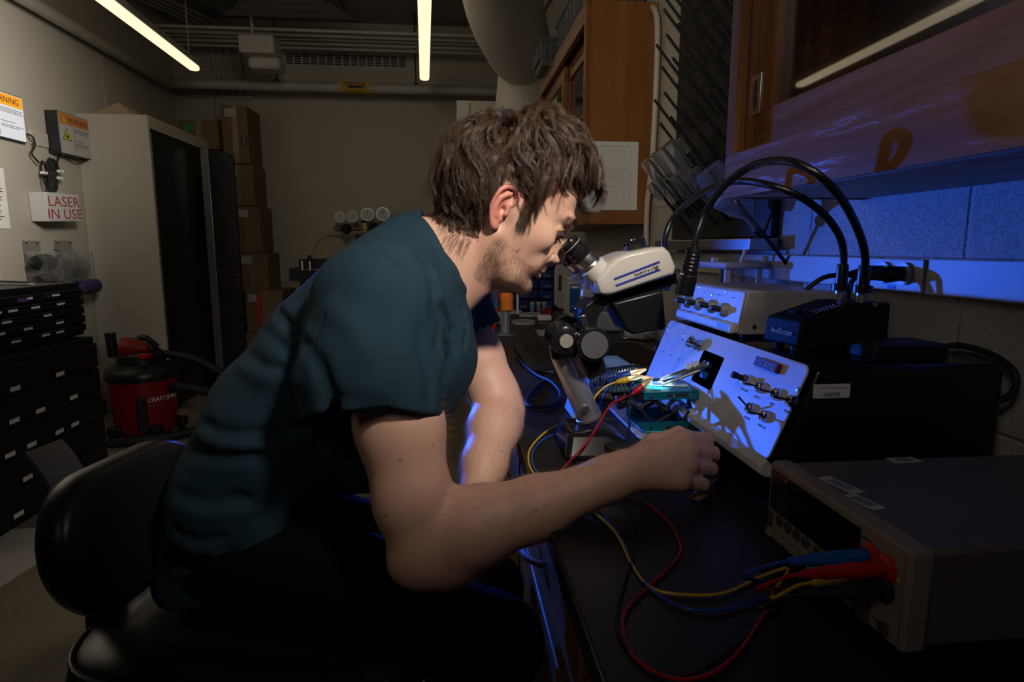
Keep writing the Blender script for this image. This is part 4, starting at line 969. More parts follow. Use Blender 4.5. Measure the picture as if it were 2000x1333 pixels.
# ================================================================== lab jack
JY0, JY1 = .965, 1.065; jz = BZ+.032
jack = thing('lab_jack', (.38, (JY0+JY1)/2, jz), 'teal anodised scissor lab jack on the microscope stage', 'lab jack')
jx0, jx1 = q_(1256, 838, JY0)[0], q_(1362, 830, JY0)[0]
def jplate(z0, z1, y0, y1, x0, x1, nm, lipdown):
    p_ = MB().box((x0, y0, z1-.003 if lipdown else z0), (x1, y1, z1 if lipdown else z0+.003)).build(nm, tealp, jack, bev=.001)
    for y in (y0, y1-.003): MB().box((x0, y, z0+(0 if lipdown else .003)), (x1, y+.003, z1-(.003 if lipdown else 0))).build('lip', tealp, p_)
    MB().prism(roundrect((x0+x1)/2+.01, (z0+z1)/2, .035, .005, .0024), y0-.0004, y0+.0005).build('slot', ink, p_)
    for x in (x0+.012, x0+.05, x1-.016): MB().cyl((x, y0, (z0+z1)/2), (x, y0-.003, (z0+z1)/2), .0022, n=10).build('screw', chrome, p_)
    return p_
jplate(jz, jz+.018, JY0, JY1, jx0, jx1, 'base_plate', False)
topz = PY(1262, 766, JY0)[2]
jplate(topz-.014, topz, JY0-.0, JY1+.005, q_(1258, 770, JY0)[0], q_(1366, 763, JY0)[0], 'top_plate', True)
za, zb_ = jz+.012, topz-.010; zm = (za+zb_)/2
xl, xr, xm = jx0+.008, jx1-.012, (jx0+jx1)/2
for y in (JY0+.006, JY1-.012):
    for (a_, b2) in (((xl+.01, za), (xm+.01, zm)), ((xm+.01, zm), (xr-.018, za)), ((xl+.012, zb_), (xm-.012, zm+.0)), ((xm-.012, zm), (xr-.02, zb_)), ((xl-.012, zm+.004), (xm-.03, za+.002)), ((xl-.012, zm+.008), (xl+.02, zb_)), ((xr+.002, zm), (xm+.03, zb_)), ((xr+.002, zm), (xm+.02, za))):
        MB().tube([(a_[0], y, a_[1]), (b2[0], y, b2[1])], .0034, 8).build('scissor_arm', black, jack)
for x, z in ((xl-.012, zm+.006), (xr+.002, zm), (xm, zm)):
    MB().cyl((x, JY0+.002, z), (x, JY1-.004, z), .004, n=12).build('cross_rod', chrome, jack)
k0 = q_(1228, 782, 1.0); k1 = q_(1203, 788, 1.0)
MB().tube([q_(1258, 786, 1.0), k0], .003, 8).build('screw_shaft', chrome, jack)
MB().rev([(.010, 0), (.0125, .1), (.0115, .2), (.0125, .3), (.0115, .5), (.0125, .7), (.0115, .8), (.0125, .9), (.009, 1)], k0, k1, 12).build('adjusting_knob', black, jack)
# glass slide and chip on the jack
tz = topz+.0005
cx_, cy_ = q_(1300, 755, 1.01)[0], 1.012
T = fr((cx_, cy_, tz), (.97, -.25, 0), (.25, .97, 0))
t = thing('glass_slide', (cx_, cy_, tz), 'clear glass slide with white tape squares lying on the teal jack', 'slide')
MB(T).box((-.038, -.013, 0), (.038, .013, .0012)).build('slide', M('slide_glass', (.25, .6, .7), .1), t)
MB(T).box((.008, -.012, .0013), (.034, -.002, .0018)).build('white_mask', labelw, t); MB(T).box((.0, .004, .0013), (.02, .012, .0018)).build('white_mask', labelw, t)
t = thing('chip_carrier', (cx_-.01, cy_, tz+.002), 'tiny blue and cream chip carrier under the microscope', 'chip')
MB(T).box((-.022, -.008, .002), (.002, .006, .0035)).build('carrier', M('chip_blue', (.02, .05, .4), .4), t)
MB(T).box((-.013, -.004, .0036), (-.004, .003, .0050)).build('chip', M('chip_cream', (.7, .65, .5), .4), t)
MB(T).box((-.034, -.006, .002), (-.023, .005, .006)).build('solder_pads', M('solder_bits', (.65, .6, .45), .3, .6), t)

# ================================================================== crocodile clips and leads
JK = [PX(1701, 1086, .355), PX(1733, 1110, .355), PX(1728, 1150, .355), PX(1690, 1130, .355)]
TL = [np.array([.283, w_[1]+.004, w_[2]-.004]) for w_ in JK]; TL[3] = TL[3]+np.array((.03, .006, -.004))
def intail(k): return [TL[k]+np.array((-.035, .004, -.014)), TL[k]+np.array((-.012, .001, -.002)), TL[k]+np.array((.002, 0, 0))]
def clip(tip, tail, mat, label, lead, leadr=.0016):
    tip, tail = np.array(tip), np.array(tail); t = thing('crocodile_clip', (tip+tail)/2, label, 'clip', 'crocodile clips on the sample')
    x = tail+(tip-tail)*.45
    MB().rev([(.0022, 0), (.0034, .1), (.0052, .35), (.0062, .8), (.0055, 1)], tail, x, 14).build('sleeve', mat, t)
    for dz in (-.0016, .0016):
        MB().tube([x+np.array((0, 0, dz)), (x+tip)/2+np.array((0, 0, dz*1.6)), tip+np.array((0, 0, dz*.3))], .0022, 6, rads=[.0045, .0032, .0012]).build('jaw', M('copper_jaw', (.62, .36, .22), .3, .9), t)
    MB().tube(spline([tail]+[np.array(p) for p in lead], 10), leadr, 8).build('lead', mat, t)
    return t
zw = BZ+.0025
tipz = 1.0
def B(px, py, r=.003): return PZ(px, py, BZ+r)
clip(q_(1262, 722, 1.03), q_(1205, 738, 1.03), M('lead_blue', (.01, .06, .38), .35), 'blue crocodile clip with a blue lead running down to the bench',
     [q_(1192, 748, 1.035), q_(1178, 775, 1.03), q_(1170, 800, 1.05), B(1150, 838, .02), B(1080, 850), B(1045, 875), B(1040, 905), B(1060, 935), B(1110, 965), B(1170, 1000), B(1215, 1055), B(1232, 1100), B(1240, 1112), B(1275, 1155), B(1335, 1187), B(1395, 1193), B(1470, 1178), B(1530, 1148, .006)]+intail(0))
clip(q_(1256, 735, 1.01), q_(1203, 747, 1.01), M('lead_yellow', (.62, .40, .02), .35), 'yellow crocodile clip with a yellow lead looping over the bench',
     [q_(1182, 756, 1.01), q_(1162, 776, 1.0), B(1155, 800, .06), B(1120, 822, .01), B(1075, 838), B(1040, 870), B(1032, 900), B(1048, 930), B(1105, 962), B(1165, 1005), B(1205, 1045), B(1235, 1105), B(1275, 1150), B(1350, 1163), B(1420, 1157), B(1490, 1125), B(1540, 1112, .01)]+intail(3))
clip(q_(1275, 738, .995), q_(1236, 770, .985), M('lead_red', (.42, .006, .012), .35), 'red crocodile clip with a red lead coiling across the black bench',
     [q_(1215, 778, .98), q_(1190, 795, .96), q_(1150, 860, .92), B(1090, 930, .02), B(1110, 955), B(1180, 975), B(1250, 978), B(1305, 1020), B(1328, 1065), B(1320, 1095), B(1275, 1140), B(1225, 1190), B(1218, 1240), B(1240, 1285), B(1290, 1318), B(1345, 1328), B(1400, 1310), B(1450, 1265), B(1500, 1190), B(1540, 1152, .01)]+intail(1))
clip(q_(1272, 739, 1.02), q_(1238, 744, 1.02), rubber, 'black crocodile clip with a black lead hanging before the jack',
     [q_(1232, 750, 1.0), q_(1230, 790, .95), q_(1229, 840, .94), q_(1227, 870, .93), B(1215, 930), B(1232, 1010), B(1238, 1080), B(1222, 1130), B(1207, 1190), B(1210, 1240), B(1260, 1300), B(1340, 1322), B(1440, 1260), B(1520, 1185)]+intail(2))

# ================================================================== wire bonder console
by0, by1 = .72, 1.235; bzt = 1.110; bxt = .455; bxb = .405; bzb = .985
t = thing('wire_bonder', (.58, (by0+by1)/2, BZ), 'big black bench console with a slanted pale control panel and toggle switches', 'instrument')
shell = M('bonder_black', (.007, .007, .008), .22, spec=.6)
poly = [(bxb+.012, bzb-.004), (bxt+.006, bzt-.003), (bxt+.02, bzt), (.710, bzt), (.722, bzt-.012), (.722, BZ+.02), (.47, BZ+.02), (.44, bzb-.03)]
MB().prism(poly, by0, by1).build('housing', shell, t, bev=.007, seg=3)
for x, y in ((.50, by0+.03), (.69, by0+.03), (.50, by1-.03), (.69, by1-.03)): MB().cyl((x, y, BZ+.0005), (x, y, BZ+.021), .012, n=16).build('foot', rubber, t)
# panel frame: x along -Y (left to right as seen), y up the slope, z outward
A = np.array((bxb, by1-.006, bzb)); upv = unit((bxt-bxb, 0, bzt-bzb)); Lp = np.linalg.norm((bxt-bxb, bzt-bzb)); Wp = by1-by0-.010
T = fr(A, (0, -1, 0), upv)
pan = MB(T)
pan = pan.prism(roundrect(Wp/2, Lp/2, Wp, Lp, .012), .0, .003, 'z').build('control_panel', panelpaint, t, bev=.0008)
lip = [(bxb-.002, bzb+.004), (bxb-.012, bzb-.004), (bxb-.013, bzb-.014), (bxb-.004, bzb-.020), (bxb+.03, bzb-.022), (bxb+.03, bzb-.014), (bxb+.004, bzb-.004)]
MB().prism(lip, by0+.002, by1-.006).build('front_lip', panelpaint, t, bev=.002, seg=3)
# image pixel -> panel coordinates
Ti = np.linalg.inv(T); nrm = T[:3, 2]
def pc(px, py, off=.003):
    d = _ray(px, py); P0 = A+nrm*off; s_ = np.dot(P0-CAM, nrm)/np.dot(d, nrm); w = CAM+d*s_; l = Ti @ np.append(w, 1); return l[0], l[1]
def PB(x, y, z0, z1, w, h, name, mat, par, r=None, bev=0):
    return MB(T).prism(roundrect(x, y, w, h, r if r else min(w, h)*.15), z0, z1, 'z').build(name, mat, par, bev=bev)
# opening
h1, h2 = pc(1375, 700), pc(1390, 740); o1, o2 = pc(1412, 683), pc(1350, 740)
ox, oy = pc(1383, 718)
wo = abs(pc(1412, 690)[0]-pc(1362, 700)[0]); ho = .058
PB(ox, oy-.004, .003, .0034, wo, ho, 'opening', M('opening_black', (.001, .001, .001), 1, spec=0), pan, .005)
m = MB(T); m.box((ox-.006, oy-.02, .0035), (ox+.012, oy-.008, .008)); m.build('bracket', bluep, pan)
m = MB(T); m.box((ox-.010, oy+.0, .0035), (ox+.010, oy+.008, .010)); m.build('bond_head', steel, pan)
# bonding arm reaching left
a0 = np.array(T @ np.array((ox, oy+.004, .006, 1)))[:3]
e1 = q_(1290, 741, 1.02)
arm = MB().tube([a0, a0*.55+e1*.45, e1], .004, 10, rads=[.007, .0048, .0022]).build('bonding_arm', steel, t)
a1 = np.array(T @ np.array((ox-.004, oy-.004, .006, 1)))[:3]; e2 = q_(1293, 752, 1.0)
MB().tube([a1, e2], .003, 10, rads=[.004, .0018]).build('bonding_arm', steel, t)
MB().tube([e1, e1+np.array((0, 0, -.004))], .0008, 6).build('wedge_tip', steel, arm)
MB().tube([e1+np.array((.003, 0, .0)), e1+np.array((.003, 0, .014))], .0005, 6).build('wire_post', steel, arm)
for f in (.28, .42): w = a0*(1-f)+e1*f; MB().box(tuple(w-np.array((.004, .006, -.004))), tuple(w+np.array((.006, .006, .012)))).build('arm_block', labelw, arm)
# bonder lamp socket top-left of opening
x, y = pc(1368, 680); p0 = (T @ np.array((x-.004, y+.002, .003, 1)))[:3]; p1 = (T @ np.array((x-.010, y+.004, .026, 1)))[:3]
MB().rev([(.010, 0), (.010, .3), (.0085, .35), (.0085, .6), (.011, .65), (.011, .95), (.008, 1.0), (.006, .9)], p0, p1, 24).build('lamp_socket', chrome, pan)
# badge
b0, b1 = pc(1467, 712), pc(1543, 727)
bl = abs(b1[0]-b0[0]); ccx, ccy = pc(1504, 715)
bd = PB(ccx, ccy, .003, .011, .060, .0135, 'name_badge', M('badge_maroon', (.16, .01, .03), .3), pan, .001, .0006)
text('WEST BOND', T @ fr((ccx, ccy-.0035, .0113), (1, 0, 0), (0, 1, 0)), .0105, M('badge_letters', (.25, .35, .5), .3, .3), bd, 'badge_name', ext=.0004, align='CENTER', sx=.80)
# screws
for px, py in ((1305, 642), (1337, 655), (1369, 667), (1559, 761)):
    x, y = pc(px, py); MB(T).rev([(.0035, .0028), (.0033, .0042), (.001, .0046)], (x, y, 0), (x, y, 1), 14, absolute=True).build('panel_screw', steel, pan)
# toggles
def toggle(px, py, dirx, diry, name_txt, boot=False, tx=None):
    x, y = pc(px, py, .006)
    tg = MB(T).rev([(.0085, .003), (.0085, .006), (.0070, .011), (.0045, .012), (.0045, .008)], (x, y, 0), (x, y, 1), 12, absolute=True).build('toggle_switch', chrome, pan)
    if boot: MB(T).rev([(.0045, 0), (.0042, .4), (.0052, .7), (.005, 1)], (x, y, .011), (x-.003, y+.000, .028), 14).build('lever', black, tg)
    else: MB(T).tube([(x, y, .010), (x+dirx, y+diry, .029)], .0016, 8, rads=[.0012, .0016]).build('lever', black, tg)
    if name_txt: text(name_txt, T @ fr((x-.011, y-.0165, .0032), (1, 0, 0), (0, 1, 0)), .0050, ink, pan, 'switch_caption', ext=.0001, sx=.9)
toggle(1457, 742, 0, 0, 'TOOL HEAT', True)
toggle(1485, 757, -.003, -.003, 'STITCH 1'); toggle(1517, 770, -.003, -.003, 'LOOP'); toggle(1546, 784, -.003, -.003, 'POWER')
toggle(1466, 798, -.002, .009, 'DEEPEN'); toggle(1494, 813, -.003, -.003, 'MUST LIFT')
# printed marks left of opening
m = MB(T)
for (a_, b2, c2) in (((1293, 650), (1308, 655), 0), ((1325, 662), (1341, 668), 0)):
    x0, y0_ = pc(*a_); x1, y1_ = pc(*b2); yb_ = y0_-.024
    y0_ = max(y0_, y1_)
    m.box((x0, y0_-.0005, .003), (x1, y0_, .0032)); m.box((x0, yb_, .003), (x0+.0005, y0_, .0032)); m.box((x1-.0005, yb_, .003), (x1, y0_, .0032))
for px, py in ((1300, 652), (1333, 664), (1280, 679), (1295, 687), (1311, 694), (1327, 703), (1343, 711)):
    x, y = pc(px, py); m.box((x-.003, y-.0015, .003), (x+.003, y+.0015, .0032))
m.build('printed_legends', navy, pan)
# sticker on near side
a_, b2 = q_(1590, 754, by0-.001), q_(1660, 772, by0-.001)
MB().prism(roundrect((a_[0]+b2[0])/2, (a_[2]+b2[2])/2-.001, b2[0]-a_[0], .0185, .002), by0-.0006, by0+.0002).build('property_sticker', labelw, t)
text('X0692', fr(((a_[0]+b2[0])/2, by0-.0008, (a_[2]+b2[2])/2-.0085), (1, 0, 0), (0, 0, 1)), .0085, ink, t, 'property_number', align='CENTER', ext=.0001)
text('Property of University of Rochester', fr(((a_[0]+b2[0])/2, by0-.0008, (a_[2]+b2[2])/2+.0025), (1, 0, 0), (0, 0, 1)), .0026, ink, t, 'property_line', align='CENTER', ext=.0001)

# ================================================================== power supply box on the console
sx0, sy0, sy1, sz0, sz1 = .468, .955, 1.215, bzt+.007, bzt+.080
t = thing('control_box', (.58, 1.08, bzt), 'pale grey control box with four knobs on top of the black console', 'instrument')
bd_ = M('control_box_grey', (.33, .31, .30), .4)
MB().prism([(sx0, sz0), (sx0+.012, sz1), (.66, sz1-.004), (.66, sz0)], sy0, sy1).build('case', bd_, t, bev=.003)
for x in (.49, .64):
    for y in (sy0+.02, sy1-.02): MB().cyl((x, y, bzt+.0005), (x, y, sz0+.001), .008, n=14).build('foot', rubber, t)
A2 = np.array((sx0-.001, sy1-.002, sz0)); up2 = unit((.012, 0, sz1-sz0)); T2 = fr(A2, (0, -1, 0), up2); W2 = sy1-sy0-.004; L2 = .071
pn = MB(T2).prism(roundrect(W2/2, L2/2+.001, W2, L2-.004, .004), 0, .0025, 'z').build('front_panel', panelpaint, t, bev=.0006)
T2i = np.linalg.inv(T2); n2 = T2[:3, 2]
def pc2(px, py): d = _ray(px, py); P0 = A2+n2*.003; w = CAM+d*(np.dot(P0-CAM, n2)/np.dot(d, n2)); l = T2i @ np.append(w, 1); return l[0], l[1]
m = MB(T2); m.prism([(0.004, .0), (W2-.003, .0), (W2-.003, .018), (.004, .018)], .002, .012, 'z'); m.build('lower_ledge', panelpaint, pn, bev=.004)
MB(T2).box((W2-.055, .004, .0121), (W2-.012, .014, .0124)).build('ledge_label', M('label_blue', (.3, .4, .6), .5), pn)
for px, py in ((1345, 586), (1366, 590), (1392, 595), (1416, 602)):
    x, y = pc2(px, py+4)
    k = MB(T2).rev([(.0125, .0025), (.0125, .007), (.0095, .011), (.009, .014)], (x, y, 0), (x, y, 1), 20, absolute=True).build('knob', M('grey_knob', (.25, .25, .26), .4), pn)
    MB(T2).rev([(.005, 0), (.0055, .5), (.0048, .95), (.002, 1)], (x, y, .013), (x-.001, y, .030), 14).build('knob_stem', black, k)
for px, py in ((1366, 561), (1390, 576), (1417, 570)):
    x, y = pc2(px, py); MB(T2).rev([(.0032, .0024), (.003, .0038), (.001, .0042)], (x, y, 0), (x, y, 1), 12, absolute=True).build('panel_screw', steel, pn)
m = MB(T2)
for px, py, w in ((1357, 567, .012), (1375, 571, .012), (1403, 577, .018), (1432, 582, .014)): x, y = pc2(px, py); m.box((x-w/2, y, .0025), (x+w/2, y+.0012, .0027))
m.build('printed_legends', navy, pn)
q = q_(1472, 638, sy0); MB().cyl((q[0], sy0, q[2]), (q[0], sy0-.003, q[2]), .0035, n=14).build('side_screw', steel, t)

# ================================================================== balance with glass shield behind
t = thing('analytical_balance', (.62, 1.52, BZ), 'white balance top with clear draught shield behind the control box', 'balance')
wp_ = M('balance_white', (.50, .50, .52), .35)
zb0, zb1 = q_(1460, 560, 1.40)[2]-.01, q_(1460, 512, 1.40)[2]
ax0, ax1 = q_(1385, 512, 1.45)[0], q_(1543, 512, 1.40)[0]
MB().box((ax0-.02, 1.32, BZ+.001), (ax1, 1.60, zb0)).build('balance_body', wp_, t, bev=.012)
MB().box((ax0, 1.36, zb1-.016), (ax1, 1.58, zb1)).build('shield_lid', wp_, t, bev=.010, seg=3)
for x in (ax0+.012, (ax0+ax1)/2, ax1-.02):
    for y in (1.37, 1.565): MB().box((x-.006, y, zb0), (x+.006, y+.008, zb1-.016)).build('post', wp_, t)
for y in (1.3735,): MB().box((ax0+.02, y, zb0+.001), (ax1-.03, y+.002, zb1-.017)).build('shield_pane', glass, t)
MB().cyl((ax0+.02, 1.46, zb1), (ax0+.02, 1.46, zb1+.010), .010, n=16).build('lid_knob', wp_, t)

# ================================================================== dual gooseneck illuminator
a_, b2, c2, d2 = (.478, .895), (.492, .822), (.632, .824), (.622, .905)
t = thing('fibre_illuminator', (.55, .86, bzt), 'black illuminator box with two flexible goosenecks on top of the console', 'lamp')
z0 = bzt+.008; zf = PY(1498, 612, .89)[2]; zr = PY(1600, 573, .90)[2]; zrr = PY(1733, 592, .824)[2]
zr = zrr
def side(y, xf, xm, xr): return [(xf, z0), (xf+.004, zf), (xm, zr), (xr, zr), (xr, z0)]
V = []
for (x, y) in ((a_, d2), (b2, c2)):
    xf, yf_ = x; xr_, yr_ = y
    for u, z in ((0, z0), (.03, zf-.004), (.60, zr), (1, zr), (1, z0)): V.append((xf+(xr_-xf)*u, yf_+(yr_-yf_)*u, z))
MB().add(V, [(0, 1, 2, 3, 4), (9, 8, 7, 6, 5)]+[(i, i+5, (i+1) % 5+5, (i+1) % 5) for i in range(5)]).build('housing', M('illuminator_black', (.006, .006, .006), .6, bump=(900, .25, .0002), spec=.2), t, bev=.004, seg=3)
for x, y in ((.50, .84), (.62, .836), (.615, .89), (.50, .885)): MB().cyl((x, y, bzt+.0005), (x, y, z0+.001), .007, n=14).build('foot', rubber, t)
ex = unit(np.array((b2[0]-a_[0], b2[1]-a_[1], 0)))
Tt = fr(((a_[0]+b2[0])/2-.001+.002, (a_[1]+b2[1])/2, (z0+zf)/2-.005), ex, (0.0, 0, 1))
text('AmScope', Tt @ fr((-.020, -.001, .0012), (1, 0, 0), (0, 1, 0)), .0118, M('print_grey', (.45, .45, .47), .5), t, 'maker_name', ext=.0002)
# top slope details
s0 = np.array((.494, .86, zf)); s1 = np.array((.572, .862, zr)); sd = unit(s1-s0)
Ts = fr(s0, sd, (0, 1, 0))
MB(Ts).box((.010, -.004, .0), (.022, .010, .004)).build('rocker_switch', black, t)
MB(Ts).box((.025, -.026, -.001), (.075, -.0235, .0012)).build('slider_track', ink, t)
m = MB(Ts)
for k in range(7): m.box((.027+.006*k, -.034, 0), (.0275+.006*k, -.016, .0008))
m.build('scale_ticks', M('print_grey', (.45, .45, .47), .5), t)
MB(Ts).box((.068, -.029, .0), (.080, -.020, .006)).build('slider_knob', M('slider_grey', (.06, .06, .06), .5), t)
q = PY(1708, 593, .824); MB().cyl((q[0], .8235, q[2]-.002), (q[0], .821, q[2]-.002), .003, n=12).build('side_screw', steel, t)
goose = M('gooseneck_black', (.006, .006, .007), .3, spec=.7)
def neck(pts, nm_, y0):
    base = np.array(pts[0]); P = [np.array(p) for p in spline(pts, 26)]
    s_ = MB().cyl((base[0], base[1], zr), (base[0], base[1], zr+.016), .008, n=20).build('socket', steel, t)
    MB().rev([(.0135, 0), (.0135, .010), (.0085, .011), (.0085, .036), (.0075, .04)], (base[0], base[1], zr+.014), (base[0], base[1], 5), 20, absolute=True).build('lock_nut', goose, s_)
    rads = [.0056 if i % 2 else .0048 for i in range(len(P))]
    return MB().tube(P, .006, 14, rads=rads).build('gooseneck', goose, t, smooth=math.radians(80)), P
def dens(pts, n): return spline(pts, n)
g1b = PY(1644, 545, .885); g2b = PY(1686, 552, .84)
G1 = [g1b, PY(1648, 500, .88), PY(1640, 462, .87), PY(1612, 422, .86), PY(1568, 388, .85), PY(1510, 364, .865), PY(1452, 354, .92), PY(1402, 362, .97), PY(1352, 390, 1.01), PY(1316, 425, 1.04), PY(1300, 460, 1.04), PY(1297, 492, 1.04)]
G2 = [g2b, PY(1690, 505, .825), PY(1680, 460, .80), PY(1652, 402, .76), PY(1612, 354, .732), PY(1565, 323, .745), PY(1515, 314, .78), PY(1462, 328, .82), PY(1412, 366, .855), PY(1378, 415, .88), PY(1362, 455, .88), PY(1355, 490, .88)]
o1, P1 = neck(G1, 1, .885); o2, P2 = neck(G2, 2, .84)
def headof(p, d, nm):
    d = unit(d); h = MB().rev([(.0075, -.004), (.0125, .002)]+[(.0125 if i % 2 else .0108, .004+.0028*i) for i in range(10)]+[(.0115, .034), (.0118, .036), (.0135, .038), (.0135, .066), (.0115, .067), (.011, .060)], p, np.array(p)+d, 28, absolute=True).build(nm, goose, t)
    MB().rev([(.0124, .0345), (.0124, .0368)], p, np.array(p)+d, 28, absolute=True, caps=False).build('ring', chrome, h); return h
headof(P2[-1], np.array(PY(1337, 572, .885))-P2[-1], 'lamp_head')
headof(P1[-1], np.array((.0, -.02, -1.0)), 'lamp_head')
tipP = P1[-1]+np.array((0, -.002, -.075))
spot('illuminator_beam', tuple(tipP), (cx_-.02, cy_, topz), 12.0, (.90, .97, 1.0), 24, .6, .004)
# short black box below illuminator
t = MB().box((.555, .745, bzt+.0005), (.66, .812, bzt+.022)).build('small_black_box', M('flat_black_box', (.006, .006, .006), .5), bev=.003); tower(t, 'low black box on the console in front of the illuminator', 'box')

# ================================================================== bench meter (front right)
kx0, kx1, ky0, ky1, kz0, kz1 = .355, .715, .418, .632, BZ+.016, 1.023
t = thing('bench_multimeter', (.53, .525, BZ), 'grey bench source meter with plugged test leads at lower right', 'instrument')
kb = M('meter_case', (.115, .10, .095), .5); kf_ = M('meter_bezel', (.24, .20, .16), .5)
MB().box((kx0+.022, ky0+.004, kz0), (kx1, ky1-.004, kz1-.002)).build('case', kb, t, bev=.004)
MB().box((kx0+.002, ky0, kz0-.002), (kx0+.024, ky1, kz1)).build('bezel', kf_, t, bev=.004, seg=3)
for x in (kx0+.03, kx1-.03):
    for y in (ky0+.025, ky1-.025): MB().cyl((x, y, BZ+.0005), (x, y, kz0), .011, n=16).build('foot', rubber, t)
m = MB()
for i in range(14):
    for j in range(9): m.box((kx0+.12+.012*i, ky0+.0037, kz0+.018+.006*j), (kx0+.127+.012*i, ky0+.0041, kz0+.0205+.006*j))
m.build('vent_slots', ink, t)
T3 = fr((kx0+.0015, ky1, kz0-.002), (0, -1, 0), (0, 0, 1)); KW = ky1-ky0; KH = kz1-kz0+.002
def KB(x, y, w, h, z0, z1, name, mat, par, r=None, bev=0): return MB(T3).prism(roundrect(x, y, w, h, r if r else min(w, h)*.2), z0, z1, 'z').build(name, mat, par, bev=bev)
fp = KB(KW/2, KH/2, KW-.008, KH-.008, 0, .0012, 'front_panel', kf_, t, .003)
KB(KW*.385, KH*.665, KW*.70, KH*.50, .0012, .0022, 'display_window', M('display_black', (.003, .003, .003), .12), fp, .002)
MB(T3).box((.012, KH*.855, .0022), (.040, KH*.90, .0024)).build('maker_strip', M('maker_red', (.35, .05, .03), .5), fp)
text('KEITHLEY', T3 @ fr((.013, KH*.862, .0025), (1, 0, 0), (0, 1, 0)), .0045, M('maker_dark', (.08, .01, .01), .5), fp, 'maker_name', ext=.0001)
btn = M('round_key', (.05, .052, .055), .4); key = M('beige_key', (.26, .22, .18), .5)
for i in range(8):
    x = .030+.0165*i+(.004 if i > 3 else 0); KB(x, KH*.34, .011, .011, .0012, .0042, 'round_key', btn, fp, .0054, .0008)
for r_ in range(2):
    for i in range(7): KB(.032+.0195*i, KH*(.195-.10*r_), .0165, .0058, .0012, .0034, 'key', key, fp, .0025)
KB(.011, KH*.33, .0075, .0075, .0012, .0035, 'round_key', btn, fp, .0036); KB(.011, KH*.22, .0075, .0075, .0012, .0035, 'round_key', btn, fp, .0036); KB(.011, KH*.09, .0095, .0075, .0012, .0045, 'power_key', key, fp)
m = MB(T3)
for x, y, w in ((.165, .84, .012), (.186, .80, .014), (.163, .50, .008), (.188, .13, .012), (.165, .20, .014), (.165, .17, .012), (.04, .435, .03), (.09, .435, .04)): m.box((x-w/2, KH*y, .0012), (x+w/2, KH*y+.0018, .0014))
m.build('legends', ink, fp)
KB(.166, KH*.19, .022, .030, .0012, .0016, 'label_box', M('label_dark', (.08, .075, .07), .5), fp)
KB(.195, KH*.13, .012, .012, .0012, .0035, 'round_key', btn, fp, .0058)
MB(T3).prism([(.198, KH*.66), (.208, KH*.66), (.203, KH*.76)], .0012, .0015, 'z').build('hazard_triangle', sy_, fp)
for k, (px, py, mt) in enumerate(((1701, 1086, redp), (1733, 1110, redp), (1728, 1150, rubber), (1690, 1130, rubber))):
    w = PX(px, py, kx0); MB().rev([(.0115, 0), (.0115, .003), (.007, .006), (.0065, -.001)], (kx0+.001, w[1], w[2]), (kx0-1, w[1], w[2]), 24, absolute=True).build('banana_jack', mt, fp)
    pl = thing('test_plug', w, ['blue banana plug pushed into the upper meter jack', 'red banana plug pushed into the lower red meter jack', 'black banana plug pushed into the black meter jack', 'yellow banana plug half hidden under the blue one'][k], 'plug', 'banana plugs in the bench meter')
    mm = [bluep, redp, rubber, yellowp][k]; w0 = w-np.array((.0035, 0, 0)); e_ = TL[k]
    MB().rev([(.0055, 0), (.0065, .1), (.0065, .45), (.0055, .5), (.0058, .7), (.004, .82), (.0045, .86), (.0034, 1)], w0, e_, 18).build('plug_body', mm, pl)
for k, (px, py) in enumerate(((1612, 945), (1655, 978), (1765, 896))):
    w = PZ(px, py, kz1); w = w+np.array((.016 if k < 2 else 0, 0, 0)); dd = unit((.20, -.98, 0)) if k < 2 else unit((1, .05, 0)); l_ = (.044, .036, .034)[k]
    MB(fr((w[0], w[1], kz1-.002), dd, (-dd[1], dd[0], 0))).box((-l_/2, -.008, 0), (l_/2, .008, .0004)).build('sticker', M('sticker_dull', (.5, .5, .5), .5), t)
    m = MB(fr((w[0], w[1], kz1-.002), dd, (-dd[1], dd[0], 0)))
    for j in range(3): m.box((-l_*.3, -.004+.0035*j, .0004), (l_*.3, -.0025+.0035*j, .0006))
    m.build('sticker_print', navy if k == 0 else ink, t)

# ================================================================== soldering station and bits (behind the column)
so = M('station_teal', (.26, .46, .48), .45)
t = thing('soldering_station', (.33, 1.34, BZ), 'pale teal soldering station box with vent slots behind the microscope column', 'soldering station')
a_, b2, c2 = PZ(1180, 712, BZ+.055), PZ(1242, 728, BZ+.055), PZ(1245, 705, BZ+.055)
fl, frr = PZ(1165, 738, BZ+.05), PZ(1240, 727, BZ+.05)
x0, x1, y0, y1 = PZ(1178, 706, BZ+.06)[0]-.01, PZ(1243, 712, BZ+.06)[0], 1.36, 1.55
x0 = .315; x1 = .435
MB().box((x0, y0, BZ+.004), (x1, y1, BZ+.060)).build('case', so, t, bev=.006)
m = MB()
for k in range(9): m.box((x0+.012+.011*k, y0-.001, BZ+.022), (x0+.016+.011*k, y0+.004, BZ+.050))
m.build('vent_slots', M('slot_dark', (.03, .06, .06), .6), t)
t = thing('iron_holder', (.27, 1.24, BZ), 'soldering iron stand with a coiled spring holder and teal base', 'soldering stand')
m = MB(); m.prism([(.235, BZ+.002), (.30, BZ+.002), (.29, BZ+.03), (.245, BZ+.035)], 1.16, 1.25); m.build('base', so, t, bev=.004)
s0 = np.array(PY(1163, 742, 1.22)); s1 = np.array(PY(1248, 722, 1.30)); s1[2] += .0
dx = unit(s1-s0); ux, uy = perp(dx); pts = []
for i in range(15*12): a = 2*math.pi*i/12; f = i/(15*12); r_ = .012+.008*(1-f); pts.append(s0+(s1-s0)*f+(ux*math.cos(a)+uy*math.sin(a))*r_)
MB().tube(pts, .0014, 6).build('spring', chrome, t)
